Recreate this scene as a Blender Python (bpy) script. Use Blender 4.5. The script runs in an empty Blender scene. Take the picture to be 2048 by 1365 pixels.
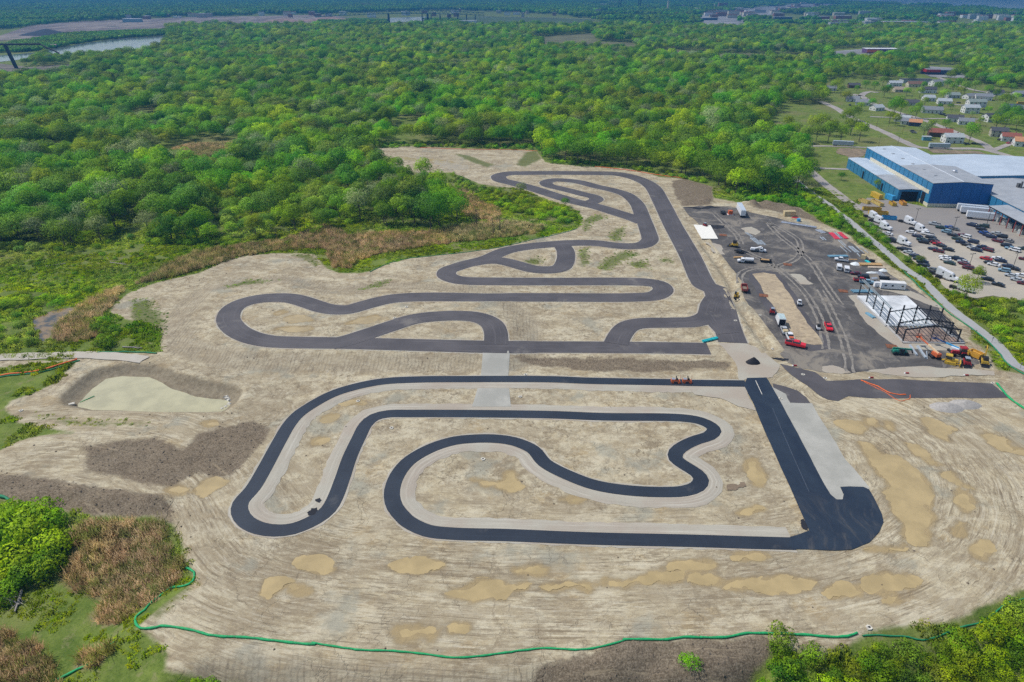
import bpy, math, random
import numpy as np
from mathutils import Vector, Matrix
random.seed(7); RNG = np.random.default_rng(7)
R = math.radians
sc = bpy.context.scene
COL = sc.collection

# ------------------------------------------------------------ camera
CAM_H = 110.0; F = 1365.0; CX, CY = 1024.0, 682.5
PITCH = math.atan(704.5 / F)                 # degrees below the horizon
cam_d = bpy.data.cameras.new('camera'); cam_d.sensor_width = 36.0; cam_d.lens = F / 2048 * 36
cam_d.clip_start = 1.0; cam_d.clip_end = 60000
cam = bpy.data.objects.new('camera', cam_d); COL.objects.link(cam)
cam.location = (0, 0, CAM_H); cam.rotation_euler = (math.pi / 2 - PITCH, 0, 0)
sc.camera = cam
# ------------------------------------------------------------ world and sun
SUN_EL = R(57)
SHADOW = Vector((0.955, -0.30)).normalized()   # direction in which shadows fall on the ground
sun_dir = Vector((-SHADOW.x * math.cos(SUN_EL), -SHADOW.y * math.cos(SUN_EL), math.sin(SUN_EL)))
w = bpy.data.worlds.new('World'); sc.world = w; w.use_nodes = True
nt = w.node_tree; bg = nt.nodes['Background']
sky = nt.nodes.new('ShaderNodeTexSky'); sky.sky_type = 'NISHITA'; sky.sun_disc = False
sky.sun_elevation = SUN_EL; sky.sun_rotation = math.atan2(sun_dir.x, sun_dir.y)
sky.air_density = 1.0; sky.dust_density = 1.0; sky.ozone_density = 1.5
nt.links.new(sky.outputs[0], bg.inputs[0]); bg.inputs[1].default_value = 0.12
sl = bpy.data.lights.new('sun', 'SUN'); sl.energy = 3.5; sl.angle = R(0.6); sl.color = (1.0, 0.95, 0.88)
so = bpy.data.objects.new('sun', sl); COL.objects.link(so)
so.rotation_euler = (-sun_dir).to_track_quat('-Z', 'Y').to_euler()
sc.view_settings.view_transform = 'Standard'; sc.view_settings.look = 'None'
sc.view_settings.gamma = 1.0; sc.view_settings.use_curve_mapping = False
sc.view_settings.exposure = 0.12
sc.render.engine = 'CYCLES'
sc.cycles.max_bounces = 5; sc.cycles.diffuse_bounces = 2; sc.cycles.glossy_bounces = 2
sc.cycles.transparent_max_bounces = 6; sc.cycles.volume_bounces = 0
sc.cycles.use_denoising = False
sc.cycles.use_adaptive_sampling = True; sc.cycles.adaptive_threshold = 0.02

# ------------------------------------------------------------ pixel -> place on the ground
cP, sP = math.cos(PITCH), math.sin(PITCH)
def W(px, py, z=0.0):
    """point at height z seen at pixel px, py (arrays allowed)"""
    px = np.asarray(px, float); py = np.asarray(py, float)
    u = (px - CX) / F; v = (py - CY) / F
    dx = u; dy = cP - v * sP; dz = -sP - v * cP
    dz = np.minimum(dz, -0.0025)
    t = (z - CAM_H) / dz
    return np.stack([dx * t, dy * t, np.broadcast_to(np.asarray(z, float), t.shape)], -1)
def P(x, y, z=0.0):
    """place -> pixel"""
    zz = z - CAM_H
    dep = y * cP - zz * sP; up = y * sP + zz * cP
    dep = np.maximum(dep, 1e-3)
    return CX + F * x / dep, CY - F * up / dep
def zp(org, s, pts):
    return [(org[0] + a / s, org[1] + b / s) for a, b in pts]
def w2(pts):
    a = np.array(pts, float); return W(a[:, 0], a[:, 1])[:, :2]

# ------------------------------------------------------------ 2-D geometry
def inpoly(X, Y, poly):
    poly = np.asarray(poly, float); n = len(poly); r = np.zeros(X.shape, bool)
    j = n - 1
    for i in range(n):
        xi, yi = poly[i]; xj, yj = poly[j]
        if yi != yj:
            c = ((yi > Y) != (yj > Y)) & (X < (xj - xi) * (Y - yi) / (yj - yi) + xi)
            r ^= c
        j = i
    return r
def segdist(X, Y, pts, closed=True):
    pts = np.asarray(pts, float); n = len(pts)
    best = np.full(X.shape, 1e9)
    for i in range(n if closed else n - 1):
        a = pts[i]; b = pts[(i + 1) % n]; d = b - a; L = d @ d + 1e-9
        t = np.clip(((X - a[0]) * d[0] + (Y - a[1]) * d[1]) / L, 0, 1)
        best = np.minimum(best, (X - a[0] - t * d[0])**2 + (Y - a[1] - t * d[1])**2)
    return np.sqrt(best)
def sdf(X, Y, poly, lim=30):
    """signed distance, positive inside, clipped to lim"""
    poly = np.asarray(poly, float)
    out = np.full(X.shape, -float(lim))
    m = (X > poly[:, 0].min() - lim) & (X < poly[:, 0].max() + lim) & (Y > poly[:, 1].min() - lim) & (Y < poly[:, 1].max() + lim)
    if m.any():
        x = X[m]; y = Y[m]; d = segdist(x, y, poly); s = np.where(inpoly(x, y, poly), d, -d)
        out[m] = np.clip(s, -lim, lim)
    return out
def sstep(a, b, x):
    t = np.clip((x - a) / (b - a), 0, 1); return t * t * (3 - 2 * t)
_perm = RNG.random((256, 256))
def vnoise(X, Y, s):
    x = np.asarray(X) / s + 1000.5; y = np.asarray(Y) / s + 1000.5
    xi = np.floor(x).astype(int); yi = np.floor(y).astype(int); fx = x - xi; fy = y - yi
    fx = fx * fx * (3 - 2 * fx); fy = fy * fy * (3 - 2 * fy)
    g = lambda a, b: _perm[(a) % 256, (b) % 256]
    return (g(xi, yi) * (1 - fx) + g(xi + 1, yi) * fx) * (1 - fy) + (g(xi, yi + 1) * (1 - fx) + g(xi + 1, yi + 1) * fx) * fy - 0.5
def fbm(X, Y, s, o=4):
    r = 0; a = 1
    for k in range(o): r = r + a * vnoise(X + 37 * k, Y - 91 * k, s / 2**k); a *= 0.5
    return r
def catmull(pts, step=1.5, closed=False):
    p = np.asarray(pts, float); out = []
    n = len(p); rng = range(n if closed else n - 1)
    for i in rng:
        if closed: p0, p1, p2, p3 = p[i - 1], p[i], p[(i + 1) % n], p[(i + 2) % n]
        else: p0, p1, p2, p3 = p[max(i - 1, 0)], p[i], p[i + 1], p[min(i + 2, n - 1)]
        d = lambda a, b: max(np.linalg.norm(b - a)**0.5, 1e-4)
        t0 = 0; t1 = t0 + d(p0, p1); t2 = t1 + d(p1, p2); t3 = t2 + d(p2, p3)
        m = max(2, int(np.linalg.norm(p2 - p1) / step))
        for k in range(m):
            t = t1 + (t2 - t1) * k / m
            A1 = (t1 - t) / (t1 - t0) * p0 + (t - t0) / (t1 - t0) * p1
            A2 = (t2 - t) / (t2 - t1) * p1 + (t - t1) / (t2 - t1) * p2
            A3 = (t3 - t) / (t3 - t2) * p2 + (t - t2) / (t3 - t2) * p3
            B1 = (t2 - t) / (t2 - t0) * A1 + (t - t0) / (t2 - t0) * A2
            B2 = (t3 - t) / (t3 - t1) * A2 + (t - t1) / (t3 - t1) * A3
            out.append((t2 - t) / (t2 - t1) * B1 + (t - t1) / (t2 - t1) * B2)
    if not closed: out.append(p[-1])
    return np.array(out)
def fractal(poly, rough=0.12, it=3, seed=0):
    """roughen the outline of a closed polygon"""
    r = np.random.default_rng(seed); p = [np.array(q, float) for q in poly]
    for k in range(it):
        q = []
        for i in range(len(p)):
            a = p[i]; b = p[(i + 1) % len(p)]; d = b - a; L = np.linalg.norm(d)
            n = np.array([-d[1], d[0]])
            q += [a, (a + b) / 2 + n * r.uniform(-rough, rough)] if L > 0.35 else [a]
        p = q
    return np.array(p)

# ------------------------------------------------------------ node helper
class NT:
    def __init__(s, name):
        s.m = bpy.data.materials.new(name); s.m.use_nodes = True; s.t = s.m.node_tree
        s.b = s.t.nodes['Principled BSDF']; s.out = s.t.nodes['Material Output']
    def set(s, node, i, v):
        if isinstance(v, bpy.types.NodeSocket): s.t.links.new(v, node.inputs[i])
        elif v is not None:
            sk = node.inputs[i]
            if sk.type == 'RGBA' and len(v) == 3: v = (*v, 1)
            sk.default_value = v
    def n(s, ty, ins=None, **kw):
        x = s.t.nodes.new(ty)
        for k, v in kw.items(): setattr(x, k, v)
        for k, v in (ins or {}).items(): s.set(x, k, v)
        return x
    def pos(s): return s.n('ShaderNodeNewGeometry').outputs['Position']
    def attr(s, name): return s.n('ShaderNodeAttribute', attribute_name=name).outputs['Fac']
    def attrv(s, name): return s.n('ShaderNodeAttribute', attribute_name=name).outputs['Vector']
    def math(s, op, a, b=0.0, c=None, clamp=False):
        x = s.n('ShaderNodeMath', {0: a, 1: b}, operation=op, use_clamp=clamp)
        if c is not None: s.set(x, 2, c)
        return x.outputs[0]
    def scale(s, v, xyz):
        return s.n('ShaderNodeVectorMath', {0: v, 1: xyz}, operation='MULTIPLY').outputs[0]
    def addv(s, v, u): return s.n('ShaderNodeVectorMath', {0: v, 1: u}, operation='ADD').outputs[0]
    def noise(s, v, scale, detail=3, rough=0.6, dist=0.0, col=False):
        x = s.n('ShaderNodeTexNoise', {'Vector': v, 'Scale': scale, 'Detail': detail, 'Roughness': rough, 'Distortion': dist})
        return x.outputs[1 if col else 0]
    def vor(s, v, scale, feature='F1', out=0, rand=1.0):
        x = s.n('ShaderNodeTexVoronoi', {'Vector': v, 'Scale': scale, 'Randomness': rand}, feature=feature)
        return x.outputs[out]
    def mr(s, x, a, b, c=0.0, d=1.0, smooth=True):
        return s.n('ShaderNodeMapRange', {0: x, 1: a, 2: b, 3: c, 4: d}, interpolation_type='SMOOTHSTEP' if smooth else 'LINEAR').outputs[0]
    def mix(s, f, a, b, bt='MIX'):
        x = s.n('ShaderNodeMix', data_type='RGBA', blend_type=bt)
        s.set(x, 0, f); s.set(x, 6, a); s.set(x, 7, b); return x.outputs[2]
    def done(s, col, rough=0.9, bump=None, strength=0.3, dist=0.1, spec=0.3, metal=0.0):
        s.set(s.b, 'Base Color', col); s.set(s.b, 'Roughness', rough); s.set(s.b, 'Specular IOR Level', spec); s.set(s.b, 'Metallic', metal)
        if bump is not None:
            x = s.n('ShaderNodeBump', {'Height': bump, 'Strength': strength, 'Distance': dist}); s.t.links.new(x.outputs[0], s.b.inputs['Normal'])
        return s.m
_mats = {}
def mat(name, col, rough=0.6, metal=0.0, var=0.15, scale=1.5, spec=0.4):
    if name in _mats: return _mats[name]
    t = NT(name); tc = t.n('ShaderNodeTexCoord').outputs['Object']
    n = t.noise(tc, scale, 3)
    d = tuple(c * (1 - var) for c in col); l = tuple(min(1, c * (1 + var)) for c in col)
    _mats[name] = t.done(t.mix(t.mr(n, 0.3, 0.7), d, l), t.mr(n, 0.3, 0.7, max(0.05, rough - .08), min(1, rough + .08)), spec=spec, metal=metal)
    return _mats[name]

# ------------------------------------------------------------ objects
def tag(o, label=None, cat=None, group=None, kind=None):
    if label: o['label'] = label
    if cat: o['category'] = cat
    if group: o['group'] = group
    if kind: o['kind'] = kind
    return o
def empty(name, loc=(0, 0, 0), rz=0.0, label=None, cat=None, group=None):
    o = bpy.data.objects.new(name, None); COL.objects.link(o); o.location = loc; o.rotation_euler = (0, 0, rz)
    o.empty_display_size = 0.5
    return tag(o, label, cat, group)
def mesh_obj(name, verts, faces, mats=(), parent=None, smooth=False, mi=None, link=True):
    me = bpy.data.meshes.new(name)
    me.from_pydata([tuple(map(float, v)) for v in verts], [], faces)
    for m in (mats if isinstance(mats, (list, tuple)) else [mats]): me.materials.append(m)
    if mi is not None: me.polygons.foreach_set('material_index', mi)
    if smooth: me.polygons.foreach_set('use_smooth', [True] * len(me.polygons))
    me.update()
    o = bpy.data.objects.new(name, me)
    if link: COL.objects.link(o)
    if parent is not None: o.parent = parent
    return o
def fast_mesh(name, V, Fc, mats=(), smooth=False, link=True):
    """V (n,3) array, Fc (m,k) int array"""
    me = bpy.data.meshes.new(name); V = np.asarray(V, np.float32); Fc = np.asarray(Fc, np.int32)
    me.vertices.add(len(V)); me.vertices.foreach_set('co', V.ravel())
    k = Fc.shape[1]; me.loops.add(Fc.size); me.loops.foreach_set('vertex_index', Fc.ravel())
    me.polygons.add(len(Fc)); me.polygons.foreach_set('loop_start', np.arange(0, Fc.size, k, dtype=np.int32))
    me.polygons.foreach_set('use_smooth', np.full(len(Fc), smooth))
    for m in (mats if isinstance(mats, (list, tuple)) else [mats]): me.materials.append(m)
    me.update(calc_edges=True)
    o = bpy.data.objects.new(name, me)
    if link: COL.objects.link(o)
    return o
def fattr(o, name, arr):
    a = o.data.attributes.new(name, 'FLOAT', 'POINT'); a.data.foreach_set('value', np.asarray(arr, np.float32).ravel())
def copy_tree(o, parent=None):
    c = o.copy(); COL.objects.link(c)
    if parent is not None: c.parent = parent
    for ch in o.children: copy_tree(ch, c)
    return c
def recolor(o, m, slot=0):
    o.material_slots[slot].link = 'OBJECT'; o.material_slots[slot].material = m

class MB:
    """collects shapes for one mesh"""
    def __init__(s): s.v = []; s.f = []
    def add(s, vs, fs):
        b = len(s.v); s.v += [tuple(v) for v in vs]; s.f += [tuple(b + i for i in f) for f in fs]; return s
    def box(s, x0, x1, y0, y1, z0, z1, tx=0.0, ty=0.0, rz=0.0, c=None):
        """axis box, top shrunk by tx, ty"""
        vs = [(x0, y0, z0), (x1, y0, z0), (x1, y1, z0), (x0, y1, z0), (x0 + tx, y0 + ty, z1), (x1 - tx, y0 + ty, z1), (x1 - tx, y1 - ty, z1), (x0 + tx, y1 - ty, z1)]
        if rz:
            c = c or ((x0 + x1) / 2, (y0 + y1) / 2); ca, sa = math.cos(rz), math.sin(rz)
            vs = [(c[0] + (x - c[0]) * ca - (y - c[1]) * sa, c[1] + (x - c[0]) * sa + (y - c[1]) * ca, z) for x, y, z in vs]
        return s.add(vs, [(3, 2, 1, 0), (4, 5, 6, 7), (0, 1, 5, 4), (1, 2, 6, 5), (2, 3, 7, 6), (3, 0, 4, 7)])
    def prism(s, prof, y0, y1, axis='y'):
        """profile in x,z extruded along y (or profile y,z along x)"""
        n = len(prof)
        if axis == 'y': vs = [(a, y0, b) for a, b in prof] + [(a, y1, b) for a, b in prof]
        elif axis == 'x': vs = [(y0, a, b) for a, b in prof] + [(y1, a, b) for a, b in prof]
        else: vs = [(a, b, y0) for a, b in prof] + [(a, b, y1) for a, b in prof]
        fs = [tuple(range(n)), tuple(range(2 * n - 1, n - 1, -1))] + [(i, i + n, (i + 1) % n + n, (i + 1) % n) for i in range(n)]
        return s.add(vs, fs)
    def tube(s, p0, p1, r, n=8, r1=None):
        p0 = Vector(p0); p1 = Vector(p1); r1 = r if r1 is None else r1
        d = (p1 - p0).normalized(); a = d.orthogonal().normalized(); b = d.cross(a)
        vs = [p0 + (a * math.cos(2 * math.pi * i / n) + b * math.sin(2 * math.pi * i / n)) * r for i in range(n)]
        vs += [p1 + (a * math.cos(2 * math.pi * i / n) + b * math.sin(2 * math.pi * i / n)) * r1 for i in range(n)]
        return s.add(vs, [tuple(range(n - 1, -1, -1)), tuple(range(n, 2 * n))] + [(i, (i + 1) % n, (i + 1) % n + n, i + n) for i in range(n)])
    def beam(s, p0, p1, wd, ht):
        p0 = Vector(p0); p1 = Vector(p1); d = (p1 - p0).normalized()
        sx = d.cross(Vector((0, 0, 1)))
        sx = Vector((1, 0, 0)) if sx.length < 1e-3 else sx.normalized(); up = sx.cross(d)
        vs = [q + sx * a * wd / 2 + up * b * ht / 2 for q in (p0, p1) for a, b in ((-1, -1), (1, -1), (1, 1), (-1, 1))]
        return s.add(vs, [(3, 2, 1, 0), (4, 5, 6, 7), (0, 1, 5, 4), (1, 2, 6, 5), (2, 3, 7, 6), (3, 0, 4, 7)])
    def build(s, name, m, parent=None, loc=None):
        o = mesh_obj(name, s.v, s.f, m, parent)
        if loc: o.location = loc
        # consistent outward normals
        import bmesh
        bm = bmesh.new(); bm.from_mesh(o.data); bmesh.ops.recalc_face_normals(bm, faces=bm.faces); bm.to_mesh(o.data); bm.free()
        return o
# ============================================================ traced outlines (photo pixels, projected onto the ground)
oTL = (0, 350); oA = (400, 480); oB = (900, 320); o3 = (1000, 580); o4 = (1448, 680); o5 = (500, 740)
v1 = (0, 680); v2 = (0, 980); v3 = (700, 980); v4 = (1348, 980); oF = (1600, 270); oD = (1640, 540)
K = 2.926; K4 = 3.413; KF = 4.549; KD = 5.02
DIRT = [(-500, 722), (0, 719), (120, 723), (150, 716), (190, 708), (318, 706), (321, 668), (301, 651), (262, 642), (219, 627), (226, 613), (253, 589), (294, 572), (342, 558),
        (393, 548), (454, 521), (495, 511), (547, 507), (628, 508), (643, 527), (655, 538), (678, 546), (716, 548), (743, 543), (775, 528), (816, 518), (869, 512), (942, 503), (1000, 495),
        (1061, 480), (1120, 467), (1158, 456), (1165, 443), (1158, 426), (1143, 414), (1105, 405), (1064, 387), (1026, 376), (997, 374), (959, 368), (929, 355), (899, 345), (850, 348), (790, 340), (748, 321), (753, 297),
        (817, 293), (919, 297), (1073, 301), (1090, 325), (1158, 333), (1244, 337), (1295, 345), (1319, 355), (1369, 358), (1424, 373), (1427, 396), (1471, 405), (1515, 404), (1554, 408), (1593, 417), (1617, 427),
        (1640, 444), (1668, 458), (1697, 470), (1719, 490), (1754, 510), (1780, 532), (1820, 558), (1831, 570), (1869, 604), (1899, 624), (1929, 644), (1947, 664), (1935, 678), (1959, 693), (1983, 719), (1991, 741), (2048, 749),
        (2300, 770), (2700, 900), (2600, 1080), (2200, 1150), (2048, 1177), (1997, 1199), (1929, 1233), (1861, 1247), (1792, 1253), (1735, 1262), (1700, 1290), (1640, 1305), (1590, 1290), (1545, 1278), (1543, 1300), (1512, 1322),
        (1495, 1365), (1480, 1430), (560, 1430), (500, 1352), (430, 1347), (328, 1339), (331, 1305), (301, 1270), (273, 1253), (294, 1233), (335, 1199), (376, 1171), (386, 1147), (369, 1117), (359, 1079), (345, 1048), (294, 1031), (205, 1031),
        (137, 1021), (68, 1012), (0, 994), (-500, 990), (-500, 930), (0, 899), (34, 882), (82, 870), (147, 865), (34, 844), (10, 817), (20, 803), (68, 786), (113, 765), (130, 745), (147, 731), (120, 724), (0, 735), (-500, 740)]
REEDS = [
    [(296, 310), (376, 291), (472, 288), (485, 308), (444, 335), (393, 325), (325, 315)], [(655, 268), (690, 262), (705, 272), (690, 284), (665, 280)], [(240, 236), (300, 230), (350, 234), (330, 246), (290, 244)],
    [(270, 570), (328, 535), (393, 507), (478, 493), (564, 483), (615, 466), (650, 456), (693, 474), (760, 468), (850, 468), (900, 460), (988, 443), (1052, 452), (1090, 458), (1060, 470), (988, 478), (900, 487), (850, 494), (810, 500), (752, 509), (708, 524), (699, 538), (664, 536), (658, 515), (649, 498), (547, 503), (473, 515), (454, 521), (393, 540), (342, 555), (290, 566)],
    [(915, 382), (935, 386), (962, 408), (1000, 425), (990, 440), (950, 440), (925, 430)],
    [(113, 647), (164, 610), (205, 589), (246, 576), (212, 617), (195, 634), (198, 675), (137, 688), (102, 678)],
    [(126, 1052), (205, 1041), (290, 1045), (325, 1059), (318, 1113), (362, 1127), (362, 1144), (325, 1171), (273, 1199), (222, 1233), (185, 1219), (161, 1199), (191, 1171), (143, 1151), (102, 1130), (137, 1090)],
    [(-200, 1230), (0, 1240), (51, 1270), (85, 1322), (113, 1365), (120, 1440), (-200, 1440)],
    [(120, 1285), (170, 1275), (215, 1290), (190, 1305), (140, 1308)]]
DARK = [
    [(171, 895), (222, 885), (284, 876), (308, 875), (369, 902), (400, 868), (437, 854), (506, 842), (530, 851), (533, 875), (495, 919), (444, 953), (393, 947), (342, 970), (290, 964), (178, 943)],
    [(-500, 940), (0, 947), (82, 960), (191, 977), (308, 994), (345, 1020), (350, 1048), (294, 1031), (205, 1028), (137, 1020), (68, 1010), (0, 994), (-500, 990)],
    [(1069, 1342), (1110, 1325), (1178, 1311), (1247, 1284), (1400, 1281), (1533, 1277), (1545, 1298), (1512, 1322), (1497, 1430), (1060, 1430)],
    [(1345, 362), (1369, 358), (1424, 373), (1427, 396), (1420, 410), (1365, 412), (1350, 390)],
    [(1025, 716), (1200, 716), (1457, 722), (1462, 733), (1300, 742), (1190, 741), (1060, 728)],
    [(1480, 404), (1560, 408), (1620, 428), (1650, 450), (1620, 440), (1540, 420), (1500, 414)]]
POND = [(244, 748), (297, 750), (325, 762), (342, 772), (386, 786), (451, 793), (458, 806), (437, 818), (342, 819), (205, 815), (161, 812), (157, 800), (185, 772), (212, 753)]
PRIM = [(191, 738), (256, 728), (318, 731), (359, 748), (444, 765), (489, 779), (475, 805), (452, 824), (400, 827), (171, 822), (123, 812), (120, 796), (154, 762)]
MARSH = [(61, 637), (113, 617), (154, 613), (150, 630), (113, 650), (102, 678), (75, 687), (61, 658)]
EMB = [(395, 640), (440, 590), (560, 575), (640, 600), (800, 588), (960, 600), (1010, 650), (1010, 704), (700, 706), (500, 702), (420, 680)]
LOT = [(1365, 415), (1400, 412), (1460, 413), (1500, 425), (1560, 438), (1600, 448), (1640, 460), (1690, 474), (1715, 495), (1740, 520), (1775, 545), (1800, 562), (1846, 590), (1875, 612), (1893, 640), (1915, 668), (1930, 690), (1945, 710), (1960, 728), (1880, 737),
       (1790, 745), (1700, 748), (1600, 738), (1575, 725), (1562, 712), (1556, 698), (1535, 670), (1505, 622), (1485, 580), (1470, 545), (1440, 512), (1420, 478), (1398, 450)]
LANE = [(1560, 728), (1589, 735), (1630, 745), (1653, 762), (1723, 759), (1820, 760), (1931, 765), (1984, 768), (2019, 796), (1917, 796), (1820, 797), (1740, 797), (1697, 793), (1676, 803), (1655, 800), (1638, 791), (1612, 770), (1586, 753)]
ISLAND = zp((1400, 500), 5.851, [(610, 285), (740, 268), (880, 290), (960, 390), (1050, 520), (1130, 680), (1250, 860), (1380, 1000), (1440, 1110), (1330, 1115), (1160, 1080), (1085, 1000), (1000, 880), (880, 690), (780, 570), (720, 440)])
CARPARK = [(1700, 405), (1716, 412), (1735, 396), (1795, 403), (1840, 412), (1854, 416), (1967, 416), (1990, 405), (2300, 410), (2400, 640), (2048, 605), (1986, 592), (1949, 598), (1897, 582), (1877, 564), (1853, 543), (1815, 514), (1785, 494), (1771, 481), (1741, 459), (1736, 441), (1723, 422)]
PUD = []
PUD += [zp(v3, K, q) for q in ([(240, 440), (300, 415), (440, 398), (530, 425), (530, 440), (450, 455), (310, 470)], [(575, 605), (700, 560), (870, 538), (1040, 550), (940, 580), (890, 625), (760, 632), (640, 622)],
    [(1130, 560), (1280, 535), (1400, 548), (1390, 585), (1200, 580)], [(1480, 545), (1500, 515), (1700, 515), (1850, 485), (1940, 480), (1930, 520), (1750, 535), (1550, 555)],
    [(1860, 450), (1920, 425), (2048, 420), (2130, 430), (2130, 448), (2048, 465), (1900, 465)], [(260, 830), (330, 808), (490, 825), (480, 880), (460, 885), (455, 845), (400, 855), (370, 895), (290, 885)], [(590, 795), (680, 800), (670, 830), (600, 825)],
    [(1240, 48), (1300, 32), (1370, 50), (1300, 65)], [(960, 465), (1060, 455), (1150, 460), (1130, 485), (1040, 480)])]
PUD += [zp(v2, K, q) for q in ([(1730, 415), (1920, 415), (1930, 470), (1880, 478), (1790, 455)], [(1710, 575), (1740, 562), (1820, 600), (1740, 600)], [(1540, 600), (1560, 530), (1650, 520), (1700, 540), (1620, 575), (1590, 610)])]
PUD += [zp(v4, K, q) for q in ([(0, 480), (50, 490), (0, 520), (-40, 500)], [(100, 520), (240, 508), (270, 525), (180, 540), (110, 535)], [(290, 560), (420, 530), (600, 505), (680, 510), (640, 525), (820, 530), (790, 560), (760, 580), (600, 592), (500, 585), (450, 560)],
    [(890, 600), (960, 575), (980, 552), (1100, 560), (1110, 600), (1020, 610), (930, 625)], [(1115, 555), (1140, 515), (1250, 490), (1400, 510), (1430, 530), (1380, 570), (1280, 600), (1160, 598)], [(1230, 645), (1300, 635), (1310, 650), (1240, 658)],
    [(360, 375), (500, 370), (550, 390), (500, 405), (370, 410)], [(1665, 0), (1700, 20), (1735, 90), (1700, 130), (1660, 80)], [(1670, 190), (1700, 200), (1680, 265), (1650, 260)], [(1750, 360), (1790, 310), (1840, 305), (1860, 350), (1820, 395), (1770, 390)],
    [(1130, 350), (1320, 345), (1355, 325), (1350, 345), (1320, 355)], [(385, 135), (430, 110), (500, 95), (530, 110), (450, 135)])]
PUD += [zp(o4, K4, q) for q in ([(930, 700), (1010, 720), (1080, 800), (1180, 800), (1260, 860), (1340, 920), (1380, 1000), (1400, 1100), (1425, 1200), (1400, 1260), (1370, 1285), (1380, 1390), (1300, 1390), (1220, 1290), (1180, 1200), (1150, 1110), (1100, 1040), (1040, 880), (960, 760)], [(770, 550), (830, 545), (930, 560), (960, 600), (930, 640), (860, 620), (800, 590)],
    [(960, 530), (1030, 545), (1050, 590), (990, 580)], [(1100, 550), (1150, 580), (1140, 610), (1110, 600)], [(1370, 540), (1430, 550), (1500, 590), (1570, 610), (1520, 650), (1530, 690), (1450, 660), (1400, 610)], [(1240, 705), (1310, 720), (1470, 850), (1400, 840), (1290, 760)],
    [(1770, 650), (1820, 640), (1940, 690), (1950, 740), (2048, 750), (2080, 790), (2030, 780), (1900, 750), (1830, 710)], [(1490, 920), (1560, 910), (1700, 1010), (1600, 990)], [(1600, 1040), (1660, 1050), (1700, 1092), (1690, 1150), (1600, 1110)], [(150, 830), (200, 810), (250, 880), (275, 960), (260, 990), (210, 985), (170, 900)])]
PUD += [zp(v1, K, q) for q in ([(1160, 860), (1200, 820), (1260, 808), (1320, 830), (1240, 870), (1200, 905), (1170, 890)], [(980, 870), (1030, 855), (1100, 880), (1040, 895)], [(1180, 485), (1250, 475), (1260, 495), (1190, 500)])]
PUD += [zp(o5, K4, q) for q in ([(1520, 740), (1600, 760), (1700, 760), (1740, 700), (1790, 690), (1860, 790), (1820, 810), (1700, 800), (1590, 790)], [(500, 320), (550, 300), (590, 310), (560, 345), (510, 345)], [(600, 230), (730, 205), (790, 225), (640, 240)], [(420, 490), (470, 460), (530, 470), (480, 500), (430, 505)])]
PUD += [zp(oA, K4, q) for q in ([(590, 560), (680, 545), (770, 580), (640, 590)], [(520, 640), (600, 625), (740, 620), (760, 640), (600, 645)], [(520, 525), (570, 510), (590, 520), (540, 535)], [(1000, 600), (1100, 560), (1200, 545), (1230, 560), (1100, 590)])]
PUD += [[(860, 318), (905, 325), (940, 332), (925, 340), (880, 333)], [(788, 315), (830, 318), (835, 322), (800, 321)]]
MOSS = [zp(oB, K4, [(905, 410), (960, 380), (1040, 370), (1060, 400), (960, 430), (950, 480), (910, 490)]), zp(oB, K4, [(1100, 480), (1190, 455), (1180, 500), (1160, 555), (1100, 550), (1085, 520)]), [(905, 306), (940, 312), (990, 330), (975, 336), (930, 320)], [(1050, 305), (1075, 300), (1085, 318), (1050, 335), (1030, 330)],
        zp(oB, K4, [(1000, 740), (1040, 680), (1180, 620), (1300, 640), (1200, 680), (1080, 750)]), zp(oB, K4, [(1200, 700), (1330, 680), (1370, 745), (1250, 730)]), zp(oB, K4, [(870, 610), (940, 600), (950, 700), (900, 730)]), zp(oB, K4, [(500, 690), (580, 655), (640, 680), (600, 720), (520, 710)]), zp(oB, K4, [(1420, 665), (1500, 670), (1530, 700), (1450, 695)]),
        zp(oA, K4, [(160, 330), (330, 270), (520, 290), (430, 305), (300, 315), (200, 350)]), zp(oA, K4, [(1060, 355), (1200, 290), (1290, 280), (1260, 310), (1120, 360)]), zp(oA, K4, [(620, 100), (760, 95), (820, 170), (780, 180), (700, 130)]), [(262, 645), (310, 655), (320, 700), (330, 640), (300, 600), (262, 600)],
        [(60, 830), (180, 845), (290, 842), (290, 850), (150, 852)], zp(v2, K, [(1010, 560), (1110, 520), (1130, 560), (1060, 620), (980, 700), (900, 760), (860, 720)])]

# ---- centre lines
T1 = [(1492, 768)] + zp(o3, K4, [(1300, 637), (1200, 634), (600, 622)]) + zp(o5, K4, [(2048, 66), (1500, 65), (1150, 68), (900, 82), (700, 122), (560, 168), (430, 237), (330, 305), (270, 372), (200, 490), (100, 675), (20, 810)]) + \
     zp(v2, K, [(1410, 75), (1403, 130), (1440, 187), (1520, 227), (1620, 240), (1720, 228), (1850, 172), (1920, 118), (1958, 55)]) + zp(o5, K4, [(632, 740), (680, 600), (745, 460), (790, 375), (850, 325), (940, 303), (1100, 300), (1500, 301), (2048, 308)]) + \
     zp(o3, K4, [(700, 868), (1250, 877), (1370, 897), (1440, 930), (1462, 960), (1425, 1000)]) + [(1395, 880), (1370, 891), (1352, 905), (1352, 919), (1371, 933), (1393, 947), (1402, 960), (1394, 974), (1368, 983), (1320, 985), (1250, 981), (1190, 971), (1140, 953), (1090, 927)] + \
     zp(o5, K4, [(1930, 545), (1800, 490), (1700, 474), (1600, 470), (1500, 474), (1400, 485), (1250, 530), (1100, 612), (1025, 690), (980, 780), (968, 860), (990, 940), (1050, 1012)]) + zp(v3, K, [(340, 188), (450, 240), (600, 258), (900, 266), (1400, 286), (2048, 301)]) + zp(v4, K, [(400, 309), (700, 317)])
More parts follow.
